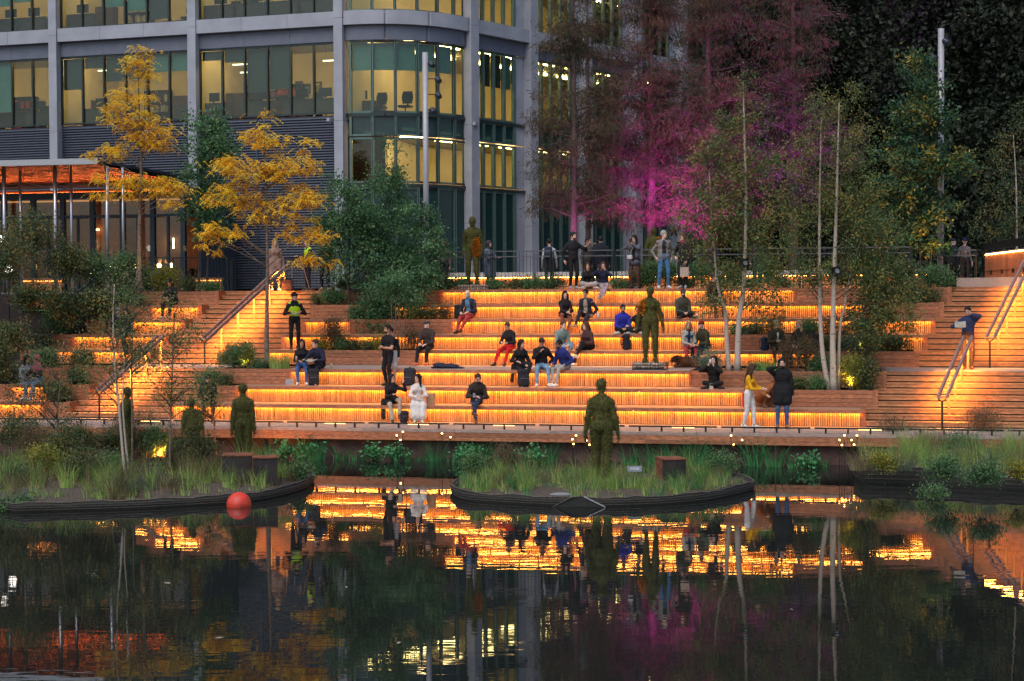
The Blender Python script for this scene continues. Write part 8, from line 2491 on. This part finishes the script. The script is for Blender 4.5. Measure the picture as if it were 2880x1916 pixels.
# dogs on the landing
def fluffy(parent, name, V, N, n, L, m, seed):
    rg = np.random.default_rng(seed)
    i = rg.integers(0, len(V), n)
    o = leaf_obj(name, parent, V[i], N[i] + np.array([0, 0, -.4]) + rnd_unit(n, rg) * .5, rnd_unit(n, rg), L * rg.uniform(.6, 1.3, n), .010, m, rg.random(n))
    o['kind'] = 'stuff'
def dog(label, pos, rz, c, c2, s=1.0, seed=1):
    t = thing('dog', label, 'dog', pos, rz, 'dogs on the landing')
    P = [('e', V3(.18, 0, .15) * s, V3(.26, .15, .14) * s, 0, None), ('e', V3(-.08, 0, .17) * s, V3(.2, .15, .16) * s, 0, None), ('c', V3(-.15, 0, .22) * s, V3(-.27, -.02, .27) * s, .10 * s, .085 * s, 0),
         ('e', V3(-.33, -.03, .27) * s, V3(.10, .085, .09) * s, 1, None), ('c', V3(-.38, -.05, .25) * s, V3(-.48, -.09, .21) * s, .05 * s, .034 * s, 1), ('e', V3(-.50, -.1, .215) * s, V3(.02, .02, .016) * s, 1, None),
         ('c', V3(-.13, -.09, .1) * s, V3(-.36, -.12, .035) * s, .05 * s, .034 * s, 0), ('c', V3(-.13, .09, .1) * s, V3(-.34, .1, .035) * s, .05 * s, .034 * s, 0),
         ('e', V3(.30, -.12, .1) * s, V3(.14, .08, .1) * s, 0, None), ('c', V3(.36, -.17, .05) * s, V3(.16, -.2, .035) * s, .045 * s, .032 * s, 0), ('c', V3(.42, .02, .1) * s, V3(.62, .08, .04) * s, .04 * s, .025 * s, 1)]
    for sy in (-1, 1):
        P.append(('c', V3(-.31, .075 * sy - .02, .32) * s, V3(-.33, .11 * sy - .02, .21) * s, .03 * s, .035 * s, 1))
    V, Q, fr = sdf_grid(P, .014, .03)
    N = vnormals(V, Q)
    V = V + N * (.008 * wob(V, 45, 2.0))[:, None]
    link('body', np_mesh('body', V, Q, [clothmat(c), clothmat(c2)], fr, True), t)
    fluffy(t, 'fur', V, N, 2600, .05, leafmat(f'fur_{c}', [c2, c, tuple(min(1, x * 1.7) for x in c)], .8, .1), seed)
    x = MB()
    for sy in (-1, 1):
        x.sphere(tuple(V3(-.405, .04 * sy - .055, .295) * s), .011 * s, 6, 4)
    x.build('eyes', M_EYE, t)
dog('shaggy brown dog with a dark face lying at the feet of the blonde woman', onv(3, 1930, FACE[4] - .75), R(8), (.15, .06, .025), (.02, .014, .012), .95, 1)
dog('black and white dog lying behind the brown dog', onv(3, 1972, FACE[4] - .5), R(-20), (.02, .017, .015), (.3, .27, .24), .9, 2)
# street sweeper's cart and broom
p = gy(808, 54.4, PLAZA)
t = thing('sweeper_bin', 'brown bin of the street sweeper at the top of the left stairs', 'bin', p)
MB().quadbox(-.16, .16, -.14, .14, .05, .36).build('bin_body', M_CORTEN, t)
MB().quadbox(-.17, .17, -.15, .15, .361, .385).build('rim', M_BLACK, t)
for sx in (-1, 1):
    MB().tube([(.17 * sx, .1, .07), (.2 * sx, .1, .07)], .07, 12).build('wheel', M_BLACK, t)
MB().tube([(-.15, .15, .3), (-.13, .2, 1.0), (.13, .2, 1.0), (.15, .15, .3)], .012, 6).build('handle', M_STEEL, t)
for lb, px0, px1 in (('broom leaning beside the high visibility worker', 845, 870), ('second broom leaning beside the sweeper bin', 797, 806)):
    a, c = gy(px1, 54.3, PLAZA), gy(px0, 54.35, PLAZA + 1.15)
    t = thing('broom', lb, 'broom', a, 0, 'brooms')
    MB().tube([(0, 0, .08), tuple(c - a)], .012, 6).build('broomstick', M_WOODL, t)
    MB().obox((0, 0, .05), (.14, 0, 0), (0, .03, 0), (0, 0, .04)).build('brush', M_BARKD, t)
# walker's backpack and drinks in hands
backpack('navy backpack on the back of the pale jacketed walker', A(U(1545, RVB, 4), RVB - .2, PLAZA + 1.02), R(0), (.02, .03, .06), .9)
pp = seatpos(3, 848, .28)
cup('drink can held by the young woman in blue jeans', pp + Vector((-.1, -.42, .22)), (.35, .2, .15), .13, .03)
cup('cup held to the lips of the woman sitting cross legged', seatpos(2, 2008, .5) + Vector((-.13, -.24, .68)), (.6, .58, .55), .11, .035)
cup('bottle in the hands of the half hidden drinker', seatpos(4, 2182, .3) + Vector((0, -.38, .32)), (.45, .5, .42), .2, .03)
